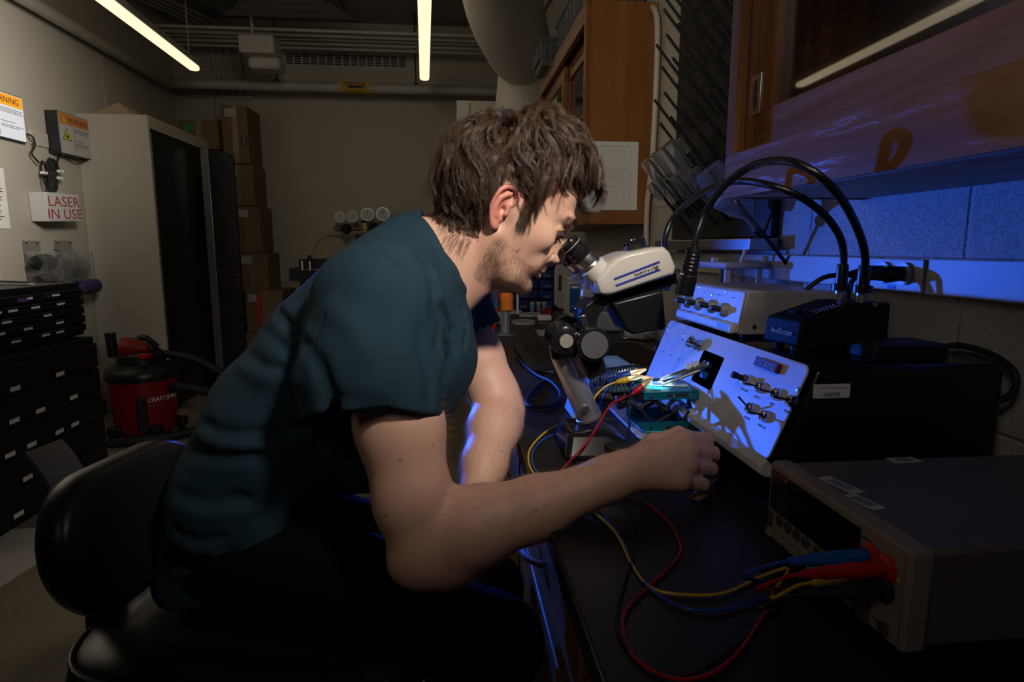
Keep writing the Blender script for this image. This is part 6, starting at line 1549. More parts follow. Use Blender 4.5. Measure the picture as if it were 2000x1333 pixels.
# hidden torso core that carries head and arms
tf = Field((-.62, .74, .72), (.10, 1.28, 1.30), .006)
sp = [W_(450, 1110, .985), W_(500, 955, .985), W_(575, 825, .985), W_(670, 705, .985), W_(757, 618, .985), W_(820, 560, .985)]
tf.chain(sp, [.075, .09, .10, .105, .10, .065], .03, sy=1.35, yc=.985)
for sh in (rs, ls): tf.cone(sp[4], sh, .06, .05, .03)
tP, tF = tf.mesh()
bigP = []; bigF = []; o_ = 0
for P_, F_ in ((hP, hFc), (aP, aF), (lP, lF), (tP, tF)): bigP.append(P_); bigF.append(F_+o_); o_ += len(P_)
bigP = np.concatenate(bigP); bigF = np.concatenate(bigF)

# skin material: position masks in head space drive true skin tones (lips, ear, beard shadow, moles)
def skin_mat():
    m = bpy.data.materials.new('skin'); m.use_nodes = True; nt, n, L, b = nodes_of(m)
    at = n.new('ShaderNodeAttribute'); at.attribute_name = 'tone'; sp_ = n.new('ShaderNodeSeparateColor'); L.new(at.outputs['Color'], sp_.inputs[0])
    g = n.new('ShaderNodeNewGeometry')
    nz = n.new('ShaderNodeTexNoise'); nz.inputs['Scale'].default_value = 45; nz.inputs['Detail'].default_value = 5; L.new(g.outputs['Position'], nz.inputs['Vector'])
    def mix(a, col, fac):
        x = n.new('ShaderNodeMix'); x.data_type = 'RGBA'; L.new(a, x.inputs['A']) if not isinstance(a, tuple) else setattr(x.inputs['A'], 'default_value', a)
        x.inputs['B'].default_value = col; L.new(fac, x.inputs['Factor']); return x.outputs['Result']
    mr = n.new('ShaderNodeMapRange'); mr.inputs['From Min'].default_value = .35; mr.inputs['From Max'].default_value = .7; L.new(nz.outputs['Fac'], mr.inputs['Value'])
    c = mix((.60, .375, .27, 1), (.64, .36, .265, 1), mr.outputs['Result'])
    c = mix(c, (.56, .19, .15, 1), sp_.outputs[0])
    n2 = n.new('ShaderNodeTexNoise'); n2.inputs['Scale'].default_value = 1100; n2.inputs['Detail'].default_value = 2; L.new(g.outputs['Position'], n2.inputs['Vector'])
    r2 = n.new('ShaderNodeMapRange'); r2.inputs['From Min'].default_value = .36; r2.inputs['From Max'].default_value = .60; L.new(n2.outputs['Fac'], r2.inputs['Value'])
    mu = n.new('ShaderNodeMath'); mu.operation = 'MULTIPLY'; L.new(sp_.outputs[1], mu.inputs[0]); L.new(r2.outputs['Result'], mu.inputs[1])
    c = mix(c, (.13, .062, .035, 1), mu.outputs[0])
    c = mix(c, (.10, .035, .02, 1), sp_.outputs[2])
    L.new(c, b.inputs['Base Color']); b.inputs['Roughness'].default_value = .48; b.inputs['Specular IOR Level'].default_value = .4
    b.inputs['Subsurface Weight'].default_value = .12; b.inputs['Subsurface Radius'].default_value = (.010, .004, .002); b.inputs['Subsurface Scale'].default_value = .6
    bp = n.new('ShaderNodeBump'); bp.inputs['Strength'].default_value = .35; bp.inputs['Distance'].default_value = .0006
    n3 = n.new('ShaderNodeTexNoise'); n3.inputs['Scale'].default_value = 900; n3.inputs['Detail'].default_value = 3; L.new(g.outputs['Position'], n3.inputs['Vector'])
    L.new(n3.outputs['Fac'], bp.inputs['Height']); L.new(bp.outputs['Normal'], b.inputs['Normal']); return m
man = thing('person', (sc_[0], .98, 0), 'man in a dark teal t-shirt and black trousers bending to the microscope eyepieces', 'person')
del man['label']; man['label'] = 'man in a dark teal t-shirt and black trousers bending to the microscope eyepieces'
body = mesh_from('body', bigP, bigF, skin_mat(), man, smooth=True)
co_ = bigP-O; U_ = co_@HF*1000; Wd_ = co_@HS*1000; V_ = co_@HU*1000; nh = len(hP)
tone = np.zeros((len(bigP), 4), np.float32); tone[:, 3] = 1
def sm(x, a, b): t = np.clip((x-a)/(b-a), 0, 1); return t*t*(3-2*t)
hd = np.arange(len(bigP)) < nh
lips = np.exp(-(((V_+55)/6)**4))*sm(U_, 82, 87)*sm(-np.abs(Wd_), -24, -18)*hd
ears = sm(np.abs(Wd_), 75, 79)*hd*.8
nose = np.exp(-((U_-110)**2+(V_+22)**2+Wd_**2)/260)*.4*hd
tone[:, 0] = np.clip(lips*.8+ears+nose, 0, 1)
beard = sm(-V_, 30, 52)*sm(U_, -14, 6)*sm(-V_, 0, 40)*(1-lips)*hd*sm(V_, -118, -100)
beard = beard*(1-.6*sm(-((U_-62)**2/900+(V_+45)**2/260), -1, 0))
must = np.exp(-((V_+43)/6)**2)*sm(U_, 80, 88)*hd*(1-lips)
side = np.exp(-((U_-4)/9)**2)*sm(-V_, -5, 10)*sm(V_, -60, -45)*sm(np.abs(Wd_), 50, 60)*hd
tone[:, 1] = np.clip(beard*.55+must*.45+side*.4, 0, 1)
tone[:, 1] = np.maximum(tone[:, 1], np.exp(-((V_-35-(U_-92)*.0)/4.5)**2)*sm(U_, 84, 92)*sm(-np.abs(Wd_), -44, -38)*sm(np.abs(Wd_), 8, 14)*hd*.9)
for px, py, r_ in ((973, 480, 2.2), (1023, 447, 2.2), (1010, 492, 2.0), (933, 470, 1.6), (905, 482, 1.3), (1068, 420, 1.2), (970, 450, 1.2), (902, 475, 1.2), (935, 543, 1.2), (1015, 487, 1.4)):
    m0 = W_(px, py, .905); dr = unit(m0-CAM); rel = bigP-CAM; t_ = rel@dr; dist = np.linalg.norm(rel-t_[:, None]*dr, axis=1)
    tone[:, 2] = np.maximum(tone[:, 2], np.exp(-(dist*1000/r_)**2)*(bigP[:, 1] < .96)*.8)
for px, py, r_ in ((781, 900, 2.0), (845, 870, 1.4), (752, 1008, 1.6), (1046, 998, 2.0), (979, 882, 1.5)):
    m0 = W_(px, py, .72); dr = unit(m0-CAM); rel = bigP-CAM; t_ = rel@dr; dist = np.linalg.norm(rel-t_[:, None]*dr, axis=1)
    tone[:, 2] = np.maximum(tone[:, 2], np.exp(-(dist*1000/r_)**2)*.7*(~hd))
ca = body.data.color_attributes.new('tone', 'FLOAT_COLOR', 'POINT'); ca.data.foreach_set('color', tone.ravel())
# eyes: lids nearly closed over the eyepieces, wet slit and lashes
lash = M('lash_dark', (.015, .010, .008), .6)
for s_ in (1, -1):
    MB().sphere(HL(75.6, 32.5*s_, 14.4), .0121, 20).build('eye', M('eye_white', (.30, .24, .22), .12), man)
    sp_ = spline([HL(85.8, 22.5*s_, 14.0), HL(89.2, 28*s_, 15.6), HL(89.0, 34*s_, 15.8), HL(84.6, 41*s_, 14.4), HL(78.0, 46.5*s_, 12.0)], 6)
    m = MB(); m.tube(sp_, .0007, 5)
    for i, p in enumerate(sp_): m.tube([p, p+HF*.004-HU*.003+HS*s_*.0006*(i/8), p+HF*.008-HU*.0035+HS*s_*.001*(i/8)], .0003, 4, rads=[.00035, .00025, .0001])
    m.build('eyelashes', lash, man)

# ================================================================== t-shirt
shirt_m = M('teal_jersey', (.014, .036, .054), .85, bump=(1400, .25, .0004), vary=(400, .10), spec=.2)
sf = Field((-.64, .66, .755), (.17, 1.31, 1.33), .0032)
sp2 = [W_(472, 1095, .985), W_(503, 955, .985), W_(570, 825, .985), W_(672, 712, .985), W_(752, 632, .985), W_(822, 560, .985)]
sf.chain(sp2, [.120, .117, .119, .125, .117, .073], .035, sy=1.38, yc=.985, pad=.05)
sf.ell(W_(775, 690, .985), (.115, .17, .10), k=.05, pad=.05)
sf.cone(W_(800, 700, .985), W_(745, 850, .985), .085, .08, .06, sy=1.6, yc=.985, pad=.05)
for s_, sh in ((1, W_(745, 592, .815)), (-1, W_(865, 560, 1.155))):
    sf.cone(sp2[4]+np.array((.0, 0, .0)), sh, .088, .077, .05, pad=.05)
hem = W_(735, 905, .74); sf.chain([W_(735, 600, .805), W_(722, 730, .775), hem], [.080, .084, .088], .028, pad=.04)
hemL = W_(935, 690, 1.145); sf.chain([W_(870, 570, 1.15), hemL], [.070, .064], .03, pad=.04)
# trapezius slope to the collar
for s_ in (1, -1): sf.cone(W_(812, 500, .985), W_(758, 540, .985-s_*.10), .060, .060, .04, pad=.04)
# cut the sleeve at its hem and hollow it round the arm
def cutplane(F_, c, n, R):
    c = np.array(c); n = unit(n)
    def fn(x, y, z):
        d1 = -((x-c[0])*n[0]+(y-c[1])*n[1]+(z-c[2])*n[2]); d2 = np.sqrt((x-c[0]-n[0]*.07)**2+(y-c[1]-n[1]*.07)**2+(z-c[2]-n[2]*.07)**2)-R
        return np.maximum(d1, d2)
    F_.op(c-R-.07, c+R+.07, fn, .003, 'sub', 0)
hc1 = W_(728, 828, .762); nrm1 = unit(W_(735, 905, .74)-W_(727, 730, .775)); nrm1 = unit(nrm1+np.array((-.03, -.12, 0)))
HEM1 = (hc1, nrm1)
hc2 = W_(918, 660, 1.14); nrm2 = unit(W_(955, 720, 1.13)-W_(880, 590, 1.15)); HEM2 = (hc2, nrm2)
def cutbox(F_, c, n, inner):
    """remove the sleeve tube beyond the hem plane but leave the torso"""
    c = np.array(c); n = unit(n); a, b, R = inner
    a = np.array(a); d = np.array(b)-a; L2 = float(d@d)
    def fn(x, y, z):
        d1 = -((x-c[0])*n[0]+(y-c[1])*n[1]+(z-c[2])*n[2]); px, py, pz = x-a[0], y-a[1], z-a[2]; t = np.clip((px*d[0]+py*d[1]+pz*d[2])/L2, 0, 1.5)
        return np.maximum(d1, np.sqrt((px-t*d[0])**2+(py-t*d[1])**2+(pz-t*d[2])**2)-R)
    F_.op(c-.2, c+.2, fn, .002, 'sub', 0)
sf2P = None
cutbox(sf, hc1, nrm1, (W_(735, 600, .805), hem+np.array((.003, -.02, -.1)), .112))
sf.cone(hc1-nrm1*.055, hc1+nrm1*.02, .072, .0835, .003, 'sub')
cutbox(sf, hc2, nrm2, (W_(870, 570, 1.15), hemL+np.array((.02, 0, -.05)), .09))
sf.cone(hc2-nrm2*.04, hc2+nrm2*.02, .054, .0605, .003, 'sub')
# bottom hem
hc3 = W_(372, 1128, .93); n3 = unit((.22, 0, -.97))
def belowhem(x, y, z): return -((x-hc3[0])*n3[0]+(z-hc3[2])*n3[2])+0*y
sf.op(hc3-.5, hc3+.5, belowhem, .004, 'sub', 0)
# neck opening
col_px = [(795, 424, 1.0), (822, 434, .935), (846, 470, .908), (868, 514, .905), (896, 558, .925), (925, 572, .975), (938, 560, 1.02), (920, 505, 1.06), (872, 455, 1.065), (822, 428, 1.045)]
col3 = [W_(*p) for p in col_px]
cc = sum(col3)/len(col3); cn = unit(np.array(HL(-10, 0, -20))-nb_)
sf.cone(cc-cn*.055+np.array((.0, 0, -.0)), cc+cn*.06, .050, .085, .006, 'sub', pad=.02)
colS = spline(col3, 5, True)
for i in range(len(colS)): sf.cone(colS[i], colS[(i+1) % len(colS)], .0062, .0062, .006)
for i in range(len(colS)):
    a = colS[i]; b = colS[(i+1) % len(colS)]; dn = (cc-a); 
    a2 = a-cn*.010-unit(dn)*.003; b2 = b-cn*.010-unit(cc-b)*.003; sf.cone(a2, b2, .0065, .0065, .007)
# seams
arm_seam = [W_(600, 735, .80), W_(612, 660, .80), W_(648, 592, .79), (W_(700, 545, .80)), W_(760, 528, .81), W_(800, 530, .82)]
def surf_crease(F_, px_pts, Y, w, amp):
    pts = spline([W_(a, b, Y) for a, b in px_pts], 6); F_.crease(pts, w, amp)
def ray_hit(F_, px, py):
    d = unit(_ray(px, py)); t = np.arange(.55, 1.35, .0015); P = CAM+t[:, None]*d; ii = ((P-F_.lo)/F_.h).astype(int)
    ok = ((ii >= 0) & (ii < F_.n)).all(1); v = np.full(len(t), 1.0); v[ok] = F_.f[tuple(ii[ok].T)]; k = np.argmax(v < 0); return P[k] if v[k] < 0 else None
def folds(F_, px_pts, w, amp):
    pts = []
    N = len(px_pts)
    dense = spline([np.array((a, b, 0.0)) for a, b in px_pts], 5)
    for q in dense:
        h = ray_hit(F_, q[0], q[1])
        if h is not None: pts.append(h)
    base = F_.f
    P_ = [p for p in pts]
    for i in range(len(P_)-1):
        if np.linalg.norm(P_[i+1]-P_[i]) < .09: F_.crease([P_[i], P_[i+1]], w, amp*.55)
fold_list = [
    ([(620, 735), (612, 690), (628, 630), (662, 575), (705, 545), (760, 529), (795, 528)], .0022, .0035),   # armhole seam
    ([(795, 528), (812, 510), (833, 490)], .0022, .003),                                                    # shoulder seam
    ([(540, 605), (560, 630), (588, 655), (605, 690)], .006, .006), ([(510, 640), (545, 670), (580, 700)], .006, .005), ([(555, 595), (585, 632), (606, 660)], .006, -.005),
    ([(480, 690), (520, 715), (570, 725)], .006, .004), ([(465, 715), (520, 742), (590, 745)], .007, -.004),
    ([(395, 830), (440, 848), (520, 850), (600, 838)], .007, .007), ([(392, 845), (440, 866), (520, 868), (600, 850)], .006, -.006),
    ([(370, 880), (430, 895), (520, 890)], .008, .004), ([(345, 965), (400, 985), (480, 975)], .008, .005), ([(350, 985), (410, 1005), (480, 995)], .007, -.005),
    ([(335, 1030), (390, 1060), (440, 1050)], .007, .004), ([(330, 1075), (380, 1095), (450, 1080)], .007, .004), ([(340, 1120), (390, 1110), (440, 1085)], .007, -.004),
    ([(620, 700), (640, 760), (645, 810)], .007, .006), ([(640, 600), (690, 640), (720, 700)], .010, -.004),
    ([(835, 500), (850, 560), (860, 620), (855, 690)], .006, .005), ([(845, 520), (868, 590), (872, 660), (862, 720)], .005, -.004), ([(815, 520), (845, 570), (848, 630)], .006, .004),
    ([(820, 650), (838, 720), (840, 790)], .007, .005), ([(862, 600), (880, 640), (890, 690)], .006, .005), ([(700, 470), (740, 480), (780, 500), (800, 520)], .007, .004), ([(720, 450), (765, 462), (805, 488)], .006, -.003),
    ([(760, 440), (800, 470), (820, 500)], .005, .003), ([(650, 780), (700, 790), (760, 800)], .008, .003), ([(905, 600), (912, 640), (905, 680)], .004, .004), ([(925, 590), (935, 630), (940, 655)], .004, .004)]
sf.f = sf.f.astype(np.float32)
for a_, w_, am_ in fold_list: folds(sf, a_, w_, am_)
# gentle overall unevenness of the cloth
gx, gy, gz = [(sf.lo[i]+sf.h*np.arange(sf.n[i])).astype(np.float32) for i in range(3)]
X_, Y_, Z_ = gx[:, None, None], gy[None, :, None], gz[None, None, :]
sf.f += (.0016*np.sin(34*X_+22*Z_+9*Y_)*np.sin(27*Z_-19*X_+14*Y_)+.0009*np.sin(75*X_-60*Z_+30*Y_)).astype(np.float32)*(np.abs(sf.f) < .02)
sP, sF = sf.mesh(); sP = relax(sP, sF, 2, .5)
sh = mesh_from('t_shirt', sP, sF, shirt_m, man, smooth=True)
# stitched hems: thin bands
def ringaround(c, n, R, z0, name):
    n = unit(n); x, y = perp(n)
# ================================================================== trousers, shoes
pf = Field((-.56, .70, .20), (.36, 1.26, .98), .006)
hipR, hipL = W_(470, 1165, .90), W_(470, 1150, 1.07)
hipR[2] = hipL[2] = .812; kneeR = np.array((.055, .80, .70)); kneeL = W_(952, 1150, 1.06)
pf.cone(hipR+np.array((0, .03, 0)), hipL+np.array((0, -.03, 0)), .094, .094, .02)
pf.cone((hipR+hipL)/2+np.array((.0, 0, .03)), (hipR+hipL)/2+np.array((.03, 0, .12)), .088, .09, .03, sy=1.3, yc=.985)
pf.chain([hipR, hipR*.45+kneeR*.55, kneeR], [.090, .080, .064], .03)
pf.chain([hipL, hipL*.45+kneeL*.55, kneeL], [.088, .078, .062], .03)
ftR = np.array((kneeR[0]-.16, .86, .36)); ftL = np.array((W_(875, 1330, 1.08)[0]-.02, 1.07, .36))
pf.chain([kneeR, kneeR*.5+ftR*.5, ftR], [.062, .056, .046], .03); pf.chain([kneeL, kneeL*.5+ftL*.5, ftL], [.060, .054, .045], .03)
pP, pF = pf.mesh(); pP = relax(pP, pF, 1, .5)
mesh_from('trousers', pP, pF, M('black_cotton', (.004, .004, .005), .95, bump=(900, .2, .0004), spec=.05), man, smooth=True)
for f_ in (ftR, ftL):
    m = Field(f_+np.array((-.09, -.06, -.13)), f_+np.array((.24, .06, .03)), .006)
    m.chain([f_+np.array((0, 0, -.03)), f_+np.array((.01, 0, -.07)), f_+np.array((.15, 0, -.085))], [.045, .042, .034], .02); m.cone(f_+np.array((-.02, 0, -.085)), f_+np.array((.02, 0, -.085)), .033, .035, .02)
    a_, b2 = m.mesh(); mesh_from('shoe', a_, b2, rubber, man, smooth=True)
MB().cyl(W_(478, 1143, .84), W_(478, 1143, .835), .004, n=10).build('rivet', brass, man)
# ================================================================== hair
rng = np.random.default_rng(11)
def vnorm(a): return a/np.maximum(np.linalg.norm(a, axis=-1, keepdims=True), 1e-9)
def strands(name, paths, r0, r1, mat, parent):
    """paths: (N, K, 3) world points -> thin three-sided tubes, one mesh"""
    N, Kk, _ = paths.shape; T_ = np.gradient(paths, axis=1); T_ = vnorm(T_)
    ref = vnorm(np.cross(T_, np.array([.3, .9, .2]))); ref2 = np.cross(T_, ref)
    rad = (r0+(r1-r0)*np.linspace(0, 1, Kk)**1.5)[None, :, None]
    V = np.empty((N, Kk, 3, 3))
    for i in range(3): a = 2*math.pi*i/3; V[:, :, i] = paths+(ref*math.cos(a)+ref2*math.sin(a))*rad
    base = np.arange(N)[:, None, None]*(Kk*3)+np.arange(Kk-1)[None, :, None]*3
    Fq = []
    for i in range(3): j = (i+1) % 3; Fq.append(np.concatenate([base+i, base+j, base+3+j, base+3+i], axis=2))
    return mesh_from(name, V.reshape(-1, 3), np.concatenate(Fq, axis=1).reshape(-1, 4), mat, parent, smooth=True)
loc3 = lambda P: np.stack([(P-O)@HF, (P-O)@HS, (P-O)@HU], -1)*1000
glb = lambda L_: O+(L_[..., 0:1]*HF+L_[..., 1:2]*HS+L_[..., 2:3]*HU)*.001
hl = loc3(hP)
bu = [-130, -95, -75, -45, -34, -30, -24, -14, 2, 8, 11, 15, 28, 33, 38, 48, 58, 70, 80, 86, 96]
bv = [-60, -60, -56, -46, -24, 8, 30, 38, 38, 26, 4, -8, 0, 18, 34, 48, 60, 71, 80, 88, 92]
def inhair(L_): return (L_[..., 2] > np.interp(L_[..., 0], bu, bv)) & (np.abs(L_[..., 1]) < 77.5)
idx = np.where(inhair(hl))[0]
Cq = np.array((-4., 0, 28.)); Rq = np.array((92., 75., 102.))
crown = vnorm((np.array((-48., 6., 112.))-Cq)/Rq)
gw = np.array((HF[2], 0, HU[2]))*-1.0   # world down in head space
def hmax(L_):
    u, w, v = L_[..., 0], np.abs(L_[..., 1]), L_[..., 2]
    top = sm(v, 70, 112); back = sm(-u, 40, 80)*sm(v, -60, 10); side = sm(w, 45, 70)*(1-top)
    h = 15+25*top*(1-.45*sm(-u, 25, 75))+13*back*(1-top)-3*side; h = h*sm(v-np.interp(u, bu, bv), -12, 26)+2.5
    return h
def lenmap(L_):
    u, v = L_[..., 0], L_[..., 2]
    return 30+58*sm(v, 20, 105)+10*sm(u, 30, 80)-12*sm(-v, 10, 50)-26*sm(u, 25, 60)*sm(-v, -85, -35)-16*np.exp(-((u-20)/13)**2)*sm(-v, -16, 6)
def grow(roots, K_=15, wav=1.0, liftr=None, lenr=None, seed=0):
    rg = np.random.default_rng(seed); N = len(roots); q = (roots-Cq)/Rq; rho = np.linalg.norm(q, axis=1, keepdims=True); q = q/rho
    Ls = lenmap(roots)[:, None]*(lenr if lenr is not None else rg.uniform(.75, 1.2, (N, 1))); Hm = hmax(roots)[:, None]*(liftr if liftr is not None else rg.uniform(.25, 1.0, (N, 1)))
    ph = 6.28*(.012*roots[:, 0:1]+.016*roots[:, 2:3]+.010*roots[:, 1:2])+rg.uniform(-.9, .9, (N, 1)); swirl = rg.normal(0, .34, (N, 1)); out = [roots.copy()]
    fw = sm(roots[:, 0:1], -50, 20)*sm(roots[:, 2:3], 5, 50); nape = sm(-roots[:, 2:3], 0, 40)
    amp = (5.5*wav)*(rg.uniform(.6, 1.3, (N, 1)))
    for k in range(1, K_):
        t = k/(K_-1)
        d = q-crown*1.0; d = d-q*(d*q).sum(1, keepdims=True); d = vnorm(d)
        b = np.array((1.0, 0, .0))*fw*1.5+gw*.40+np.array((-.2, 0, -.6))*nape; b = b-q*(b*q).sum(1, keepdims=True)
        d = vnorm(d+b); sd = np.cross(q, d); d = vnorm(d+sd*(swirl+.62*wav*np.sin(ph+t*Ls/9.5)))
        q = vnorm(q+d*(Ls/(K_-1)/84.0)); 
        lift = Hm*(1-(1-min(1, t*2.4))**2)*(1-.30*t**2)+amp*.36*np.sin(ph*1.7+t*Ls/8.0)*min(1, t*3)
        out.append(Cq+q*Rq*(rho+np.maximum(lift, .8)/84.0))
    return np.stack(out, 1)
def children(G, nchild, spread, conv, seed, jit=.5):
    rg = np.random.default_rng(seed); N, Kk, _ = G.shape; Pn = np.repeat(G, nchild, 0); o = rg.normal(0, 1, (N*nchild, 3)); o = vnorm(o)*spread*rg.uniform(0, 1, (N*nchild, 1))**.5
    t = np.linspace(0, 1, Kk)[None, :, None]; tw = rg.uniform(-1, 1, (N*nchild, 1, 1)); o2 = np.cross(o, np.array((.4, .3, .8)))
    off = o[:, None, :]*(1-conv*t**.8)+o2[:, None, :]*np.sin(t*4+tw*2)*.28*np.minimum(1, t*3)
    n_ = rg.normal(0, jit, (N*nchild, 1, 3))*np.sin(t*math.pi*rg.uniform(1, 3, (N*nchild, 1, 1))+tw*3)*np.minimum(1, t*4)
    return Pn+off+n_*1.3
def pick(mask_idx, dmin, seed):
    rg = np.random.default_rng(seed); cand = hl[rg.permutation(mask_idx)]; keep = []
    for p in cand:
        if all((p-q_2)@(p-q_2) > dmin*dmin for q_2 in keep): keep.append(p)
        if len(keep) > 900: break
    return np.array(keep)
hair_m = M('brown_hair', (.062, .037, .022), .33, vary=(90, .35), spec=.75)
sets = []
g_ = pick(idx, 8.5, 1); sets.append(children(grow(g_, seed=2), 46, 7.0, .55, 3, .6))
g2_ = pick(idx, 10, 5); sets.append(children(grow(g2_, seed=6, liftr=np.random.default_rng(7).uniform(.75, 1.12, (len(g2_), 1)), wav=1.15), 34, 5.5, .78, 8, .5))
g3_ = pick(idx, 11, 15); sets.append(children(grow(g3_, seed=16, liftr=np.random.default_rng(17).uniform(.6, 1.0, (len(g3_), 1)), wav=.8), 20, 10, .2, 18, 1.2))
al = np.concatenate(sets)
# keep hair off the face and ear: drop strands that run far below the hairline in front
hmn = al[:, :, 2]-np.interp(al[:, :, 0], bu, bv); bad = ((al[:, :, 0] > 86) & (al[:, :, 2] < 68)).any(1) | ((al[:, :, 0] > 4) & (al[:, :, 0] < 48) & (al[:, :, 2] < -4)).any(1) | ((al[:, :, 0] > 40) & (hmn < -3) & (np.abs(al[:, :, 1]) > 12)).any(1) | ((np.abs(al[:, :, 0]+6) < 20) & (al[:, :, 2] < 30) & (al[:, :, 2] > -34) & (np.abs(al[:, :, 1]) > 60)).any(1)
al = al[~bad]
# explicit locks: fringe curl at the front, tufts on top
def lock(ctrl, n, spread, seed, K_=18, conv=.5):
    sp_ = np.array(spline([np.array(c, float) for c in ctrl], 10)); ii = np.linspace(0, len(sp_)-1, K_).astype(int); return children(sp_[ii][None], n, spread, conv, seed, .7)
ex = []
for k in range(11):
    w = -16+5.0*k; j = rng.normal(0, 2.0, 6)
    ex.append(lock([(74+j[0], w*.8, 92), (92, w, 108+j[1]), (108+j[2], w+2, 110+j[3]), (119+j[2]*.6, w+4, 98), (122+j[4]*.5, w+5, 80+j[5]), (117, w+6, 68+j[5]), (106+j[0], w+6, 63), (98, w+4, 68), (95, w+2, 78)][:(9 if k % 2 else 7)], 60, 4.5, 50+k))
for k in range(16):
    w = -42+5.6*k; j = rng.normal(0, 3, 6); u0 = rng.uniform(20, 66)
    ex.append(lock([(u0, w, 112-.004*w*w*4-(u0-20)*.45), (u0+12, w+j[0], 140-.006*w*w*2+j[1]), (u0+32, w+j[2], 140+j[3]-.01*w*w-(u0-20)*.3), (u0+48, w+4+j[4], 118-(u0-20)*.35+j[5]), (min(u0+54, 118), w+6, 98)], 40, 4.5, 80+k))
for k in range(13):
    w = rng.uniform(-40, 46); u0 = rng.uniform(-62, 25); j = rng.normal(0, 5, 6); hgt = 130-.009*w*w
    ex.append(lock([(u0, w, hgt-8-abs(u0)*.12), (u0-4+j[0], w+j[1], hgt+22), (u0+10+j[2], w+j[3], hgt+38+j[4]*.6), (u0+26+j[5], w+j[0], hgt+34), (u0+38, w+j[1], hgt+16+j[2])], 34, 4.5, 120+k))
for k in range(26):
    u0 = rng.uniform(34, 78); w = rng.uniform(34, 62)*(1 if k % 3 else -1); w0 = w*(1-.0035*max(0, u0-40)); j = rng.normal(0, 3, 5); v0 = np.interp(u0, bu, bv)+rng.uniform(18, 36); sg = np.sign(w)
    ex.append(lock([(u0-16, sg*min(abs(w0)+12, 73), v0+14), (u0, sg*(abs(w0)+12), v0+8+j[0]), (u0+14, sg*(abs(w0)+6), v0-2+j[1]), (u0+24, sg*(abs(w0)-4), v0-4+j[2])], 34, 4.0, 160+k))
ex = np.concatenate([np.stack([e[:, int(round(i))] for i in np.linspace(0, e.shape[1]-1, 15)], 1) for e in ex])
al = np.concatenate([al, ex])
# nape wisps and flyaways
fl_ = pick(idx, 13, 21); fly = grow(fl_, seed=22, liftr=np.random.default_rng(23).uniform(1.05, 1.4, (len(fl_), 1)), wav=1.6); fly = children(fly, 2, 6, 0, 24, 1.2); fly = fly[~((fly[:, :, 0] > 62).any(1) | ((fly[:, :, 2] < np.interp(fly[:, :, 0], bu, bv)+4) & (fly[:, :, 0] > -10)).any(1))]
ni = np.where((hl[:, 0] < -30) & (hl[:, 0] > -84) & (hl[:, 2] < -46) & (hl[:, 2] > -82) & (np.abs(hl[:, 1]) < 62))[0]
nr_ = hl[rng.choice(ni, 1000)]; t_ = np.linspace(0, 1, 15)[None, :, None]
nw = nr_[:, None, :]+t_*(np.array((3., 0, -13.))+rng.normal(0, 5, (1000, 1, 3)))+(vnorm(nr_-Cq)*4)[:, None, :]*np.sin(t_*2.2)
strands('hair', glb(al), .00019, .00006, hair_m, man)
strands('flyaway_hair', glb(np.concatenate([fly, nw])), .00011, .00005, hair_m, man)
# brows, lashes, stubble
fine = M('fine_body_hair', (.26, .15, .085), .45, spec=.6); beardm = M('beard_hair', (.11, .05, .024), .5)
nrm = np.zeros_like(bigP)
e1_, e2_ = bigP[bigF[:, 1]]-bigP[bigF[:, 0]], bigP[bigF[:, 3]]-bigP[bigF[:, 0]]; fn_ = np.cross(e1_, e2_)
for k in range(4):
    for i in range(3): nrm[:, i] += np.bincount(bigF[:, k], fn_[:, i], len(bigP))
nrm = vnorm(nrm)
if (nrm[:nh]*(hP-(O+HU*.02))).sum() < 0: nrm = -nrm
def fuzz(ids, n, L0, L1, bend, r0, name, mat, seed, lift=.6):
    rg = np.random.default_rng(seed); c = rg.choice(ids, n); t = np.linspace(0, 1, 5)[None, :, None]; b = bend(bigP[c])
    L_ = rg.uniform(L0, L1, (n, 1, 1)); d = vnorm(nrm[c]*lift+b+rg.normal(0, .28, (n, 3)))[:, None, :]; d2 = vnorm(b+rg.normal(0, .25, (n, 3)))[:, None, :]
    return strands(name, bigP[c][:, None, :]+d*t*L_*.6+d2*(t**2)*L_*.5, r0, r0*.4, mat, man)
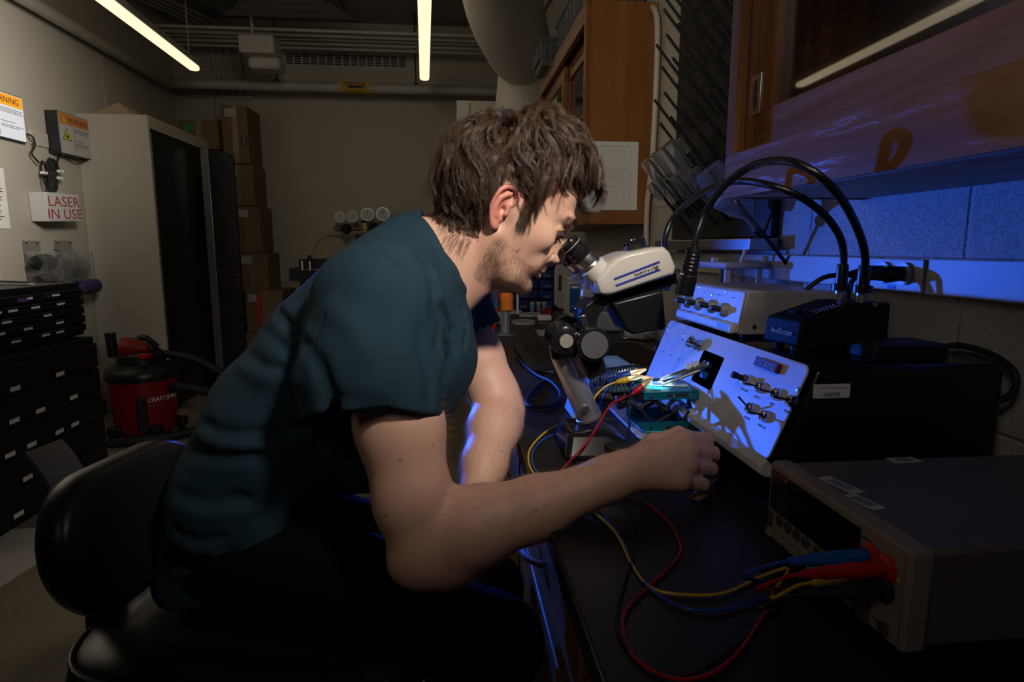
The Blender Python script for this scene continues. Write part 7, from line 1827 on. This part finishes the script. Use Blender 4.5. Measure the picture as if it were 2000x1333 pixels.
br = np.where((np.abs(V_-38-np.clip((np.abs(Wd_)-30)*-.15, -4, 0)) < 4.2) & (U_ > 64) & (np.abs(Wd_) > 8) & (np.abs(Wd_) < 49) & (np.arange(len(bigP)) < nh))[0]
for sg in (1, -1):
    ii = br[Wd_[br]*sg > 0]; fuzz(ii, 600, .006, .010, lambda p: HS*np.sign((p-O)@HS)[:, None]*.8+HU*.25-HF*.1, .00016, 'eyebrow', M('brow_hair', (.085, .048, .026), .5), 31, .25)
bd_i = np.where((beard+must > .45) & (np.arange(len(bigP)) < nh))[0]
fuzz(bd_i, 9000, .0012, .0032, lambda p: np.tile(HF*.3-HU*.8, (len(p), 1)), .00009, 'beard_stubble', beardm, 32, .7)
sb_i = np.where((U_ > 15) & (U_ < 31) & (V_ > -12) & (V_ < 12) & (np.abs(Wd_) > 60) & (np.arange(len(bigP)) < nh))[0]
for sg in (1, -1):
    ii = sb_i[Wd_[sb_i]*sg > 0]; fuzz(ii, 420, .007, .014, lambda p: np.tile(HF*.30-HU*.9, (len(p), 1)), .00013, 'sideburn', hair_m, 33, .35)
na = len(hP); nb2 = na+len(aP); nc = nb2+len(lP)
ar = np.arange(len(bigP)); fa = np.where((ar >= na) & (ar < nb2) & (bigP[:, 0] > -.02) & (bigP[:, 0] < .27))[0]; fb = np.where((ar >= nb2) & (ar < nc) & (bigP[:, 2] < le[2]+.03) & (bigP[:, 2] > lw[2]-.02))[0]
fuzz(fa, 3600, .006, .013, lambda p: np.tile(unit(fd)*.8+np.array((0, 0, -.15)), (len(p), 1)), .00005, 'forearm_hair', fine, 34, .8)
fuzz(fb, 4200, .006, .013, lambda p: np.tile(unit(ld)*.8, (len(p), 1)), .00005, 'forearm_hair', fine, 35, .8)
ca = body.data.color_attributes['tone']
tone[:nh, 2] = np.maximum(tone[:nh, 2], (sm(hl[:, 2]-np.interp(hl[:, 0], bu, bv), 2, 12)*(np.abs(hl[:, 1]) < 76.5)*.9))
ca.data.foreach_set('color', tone.ravel())
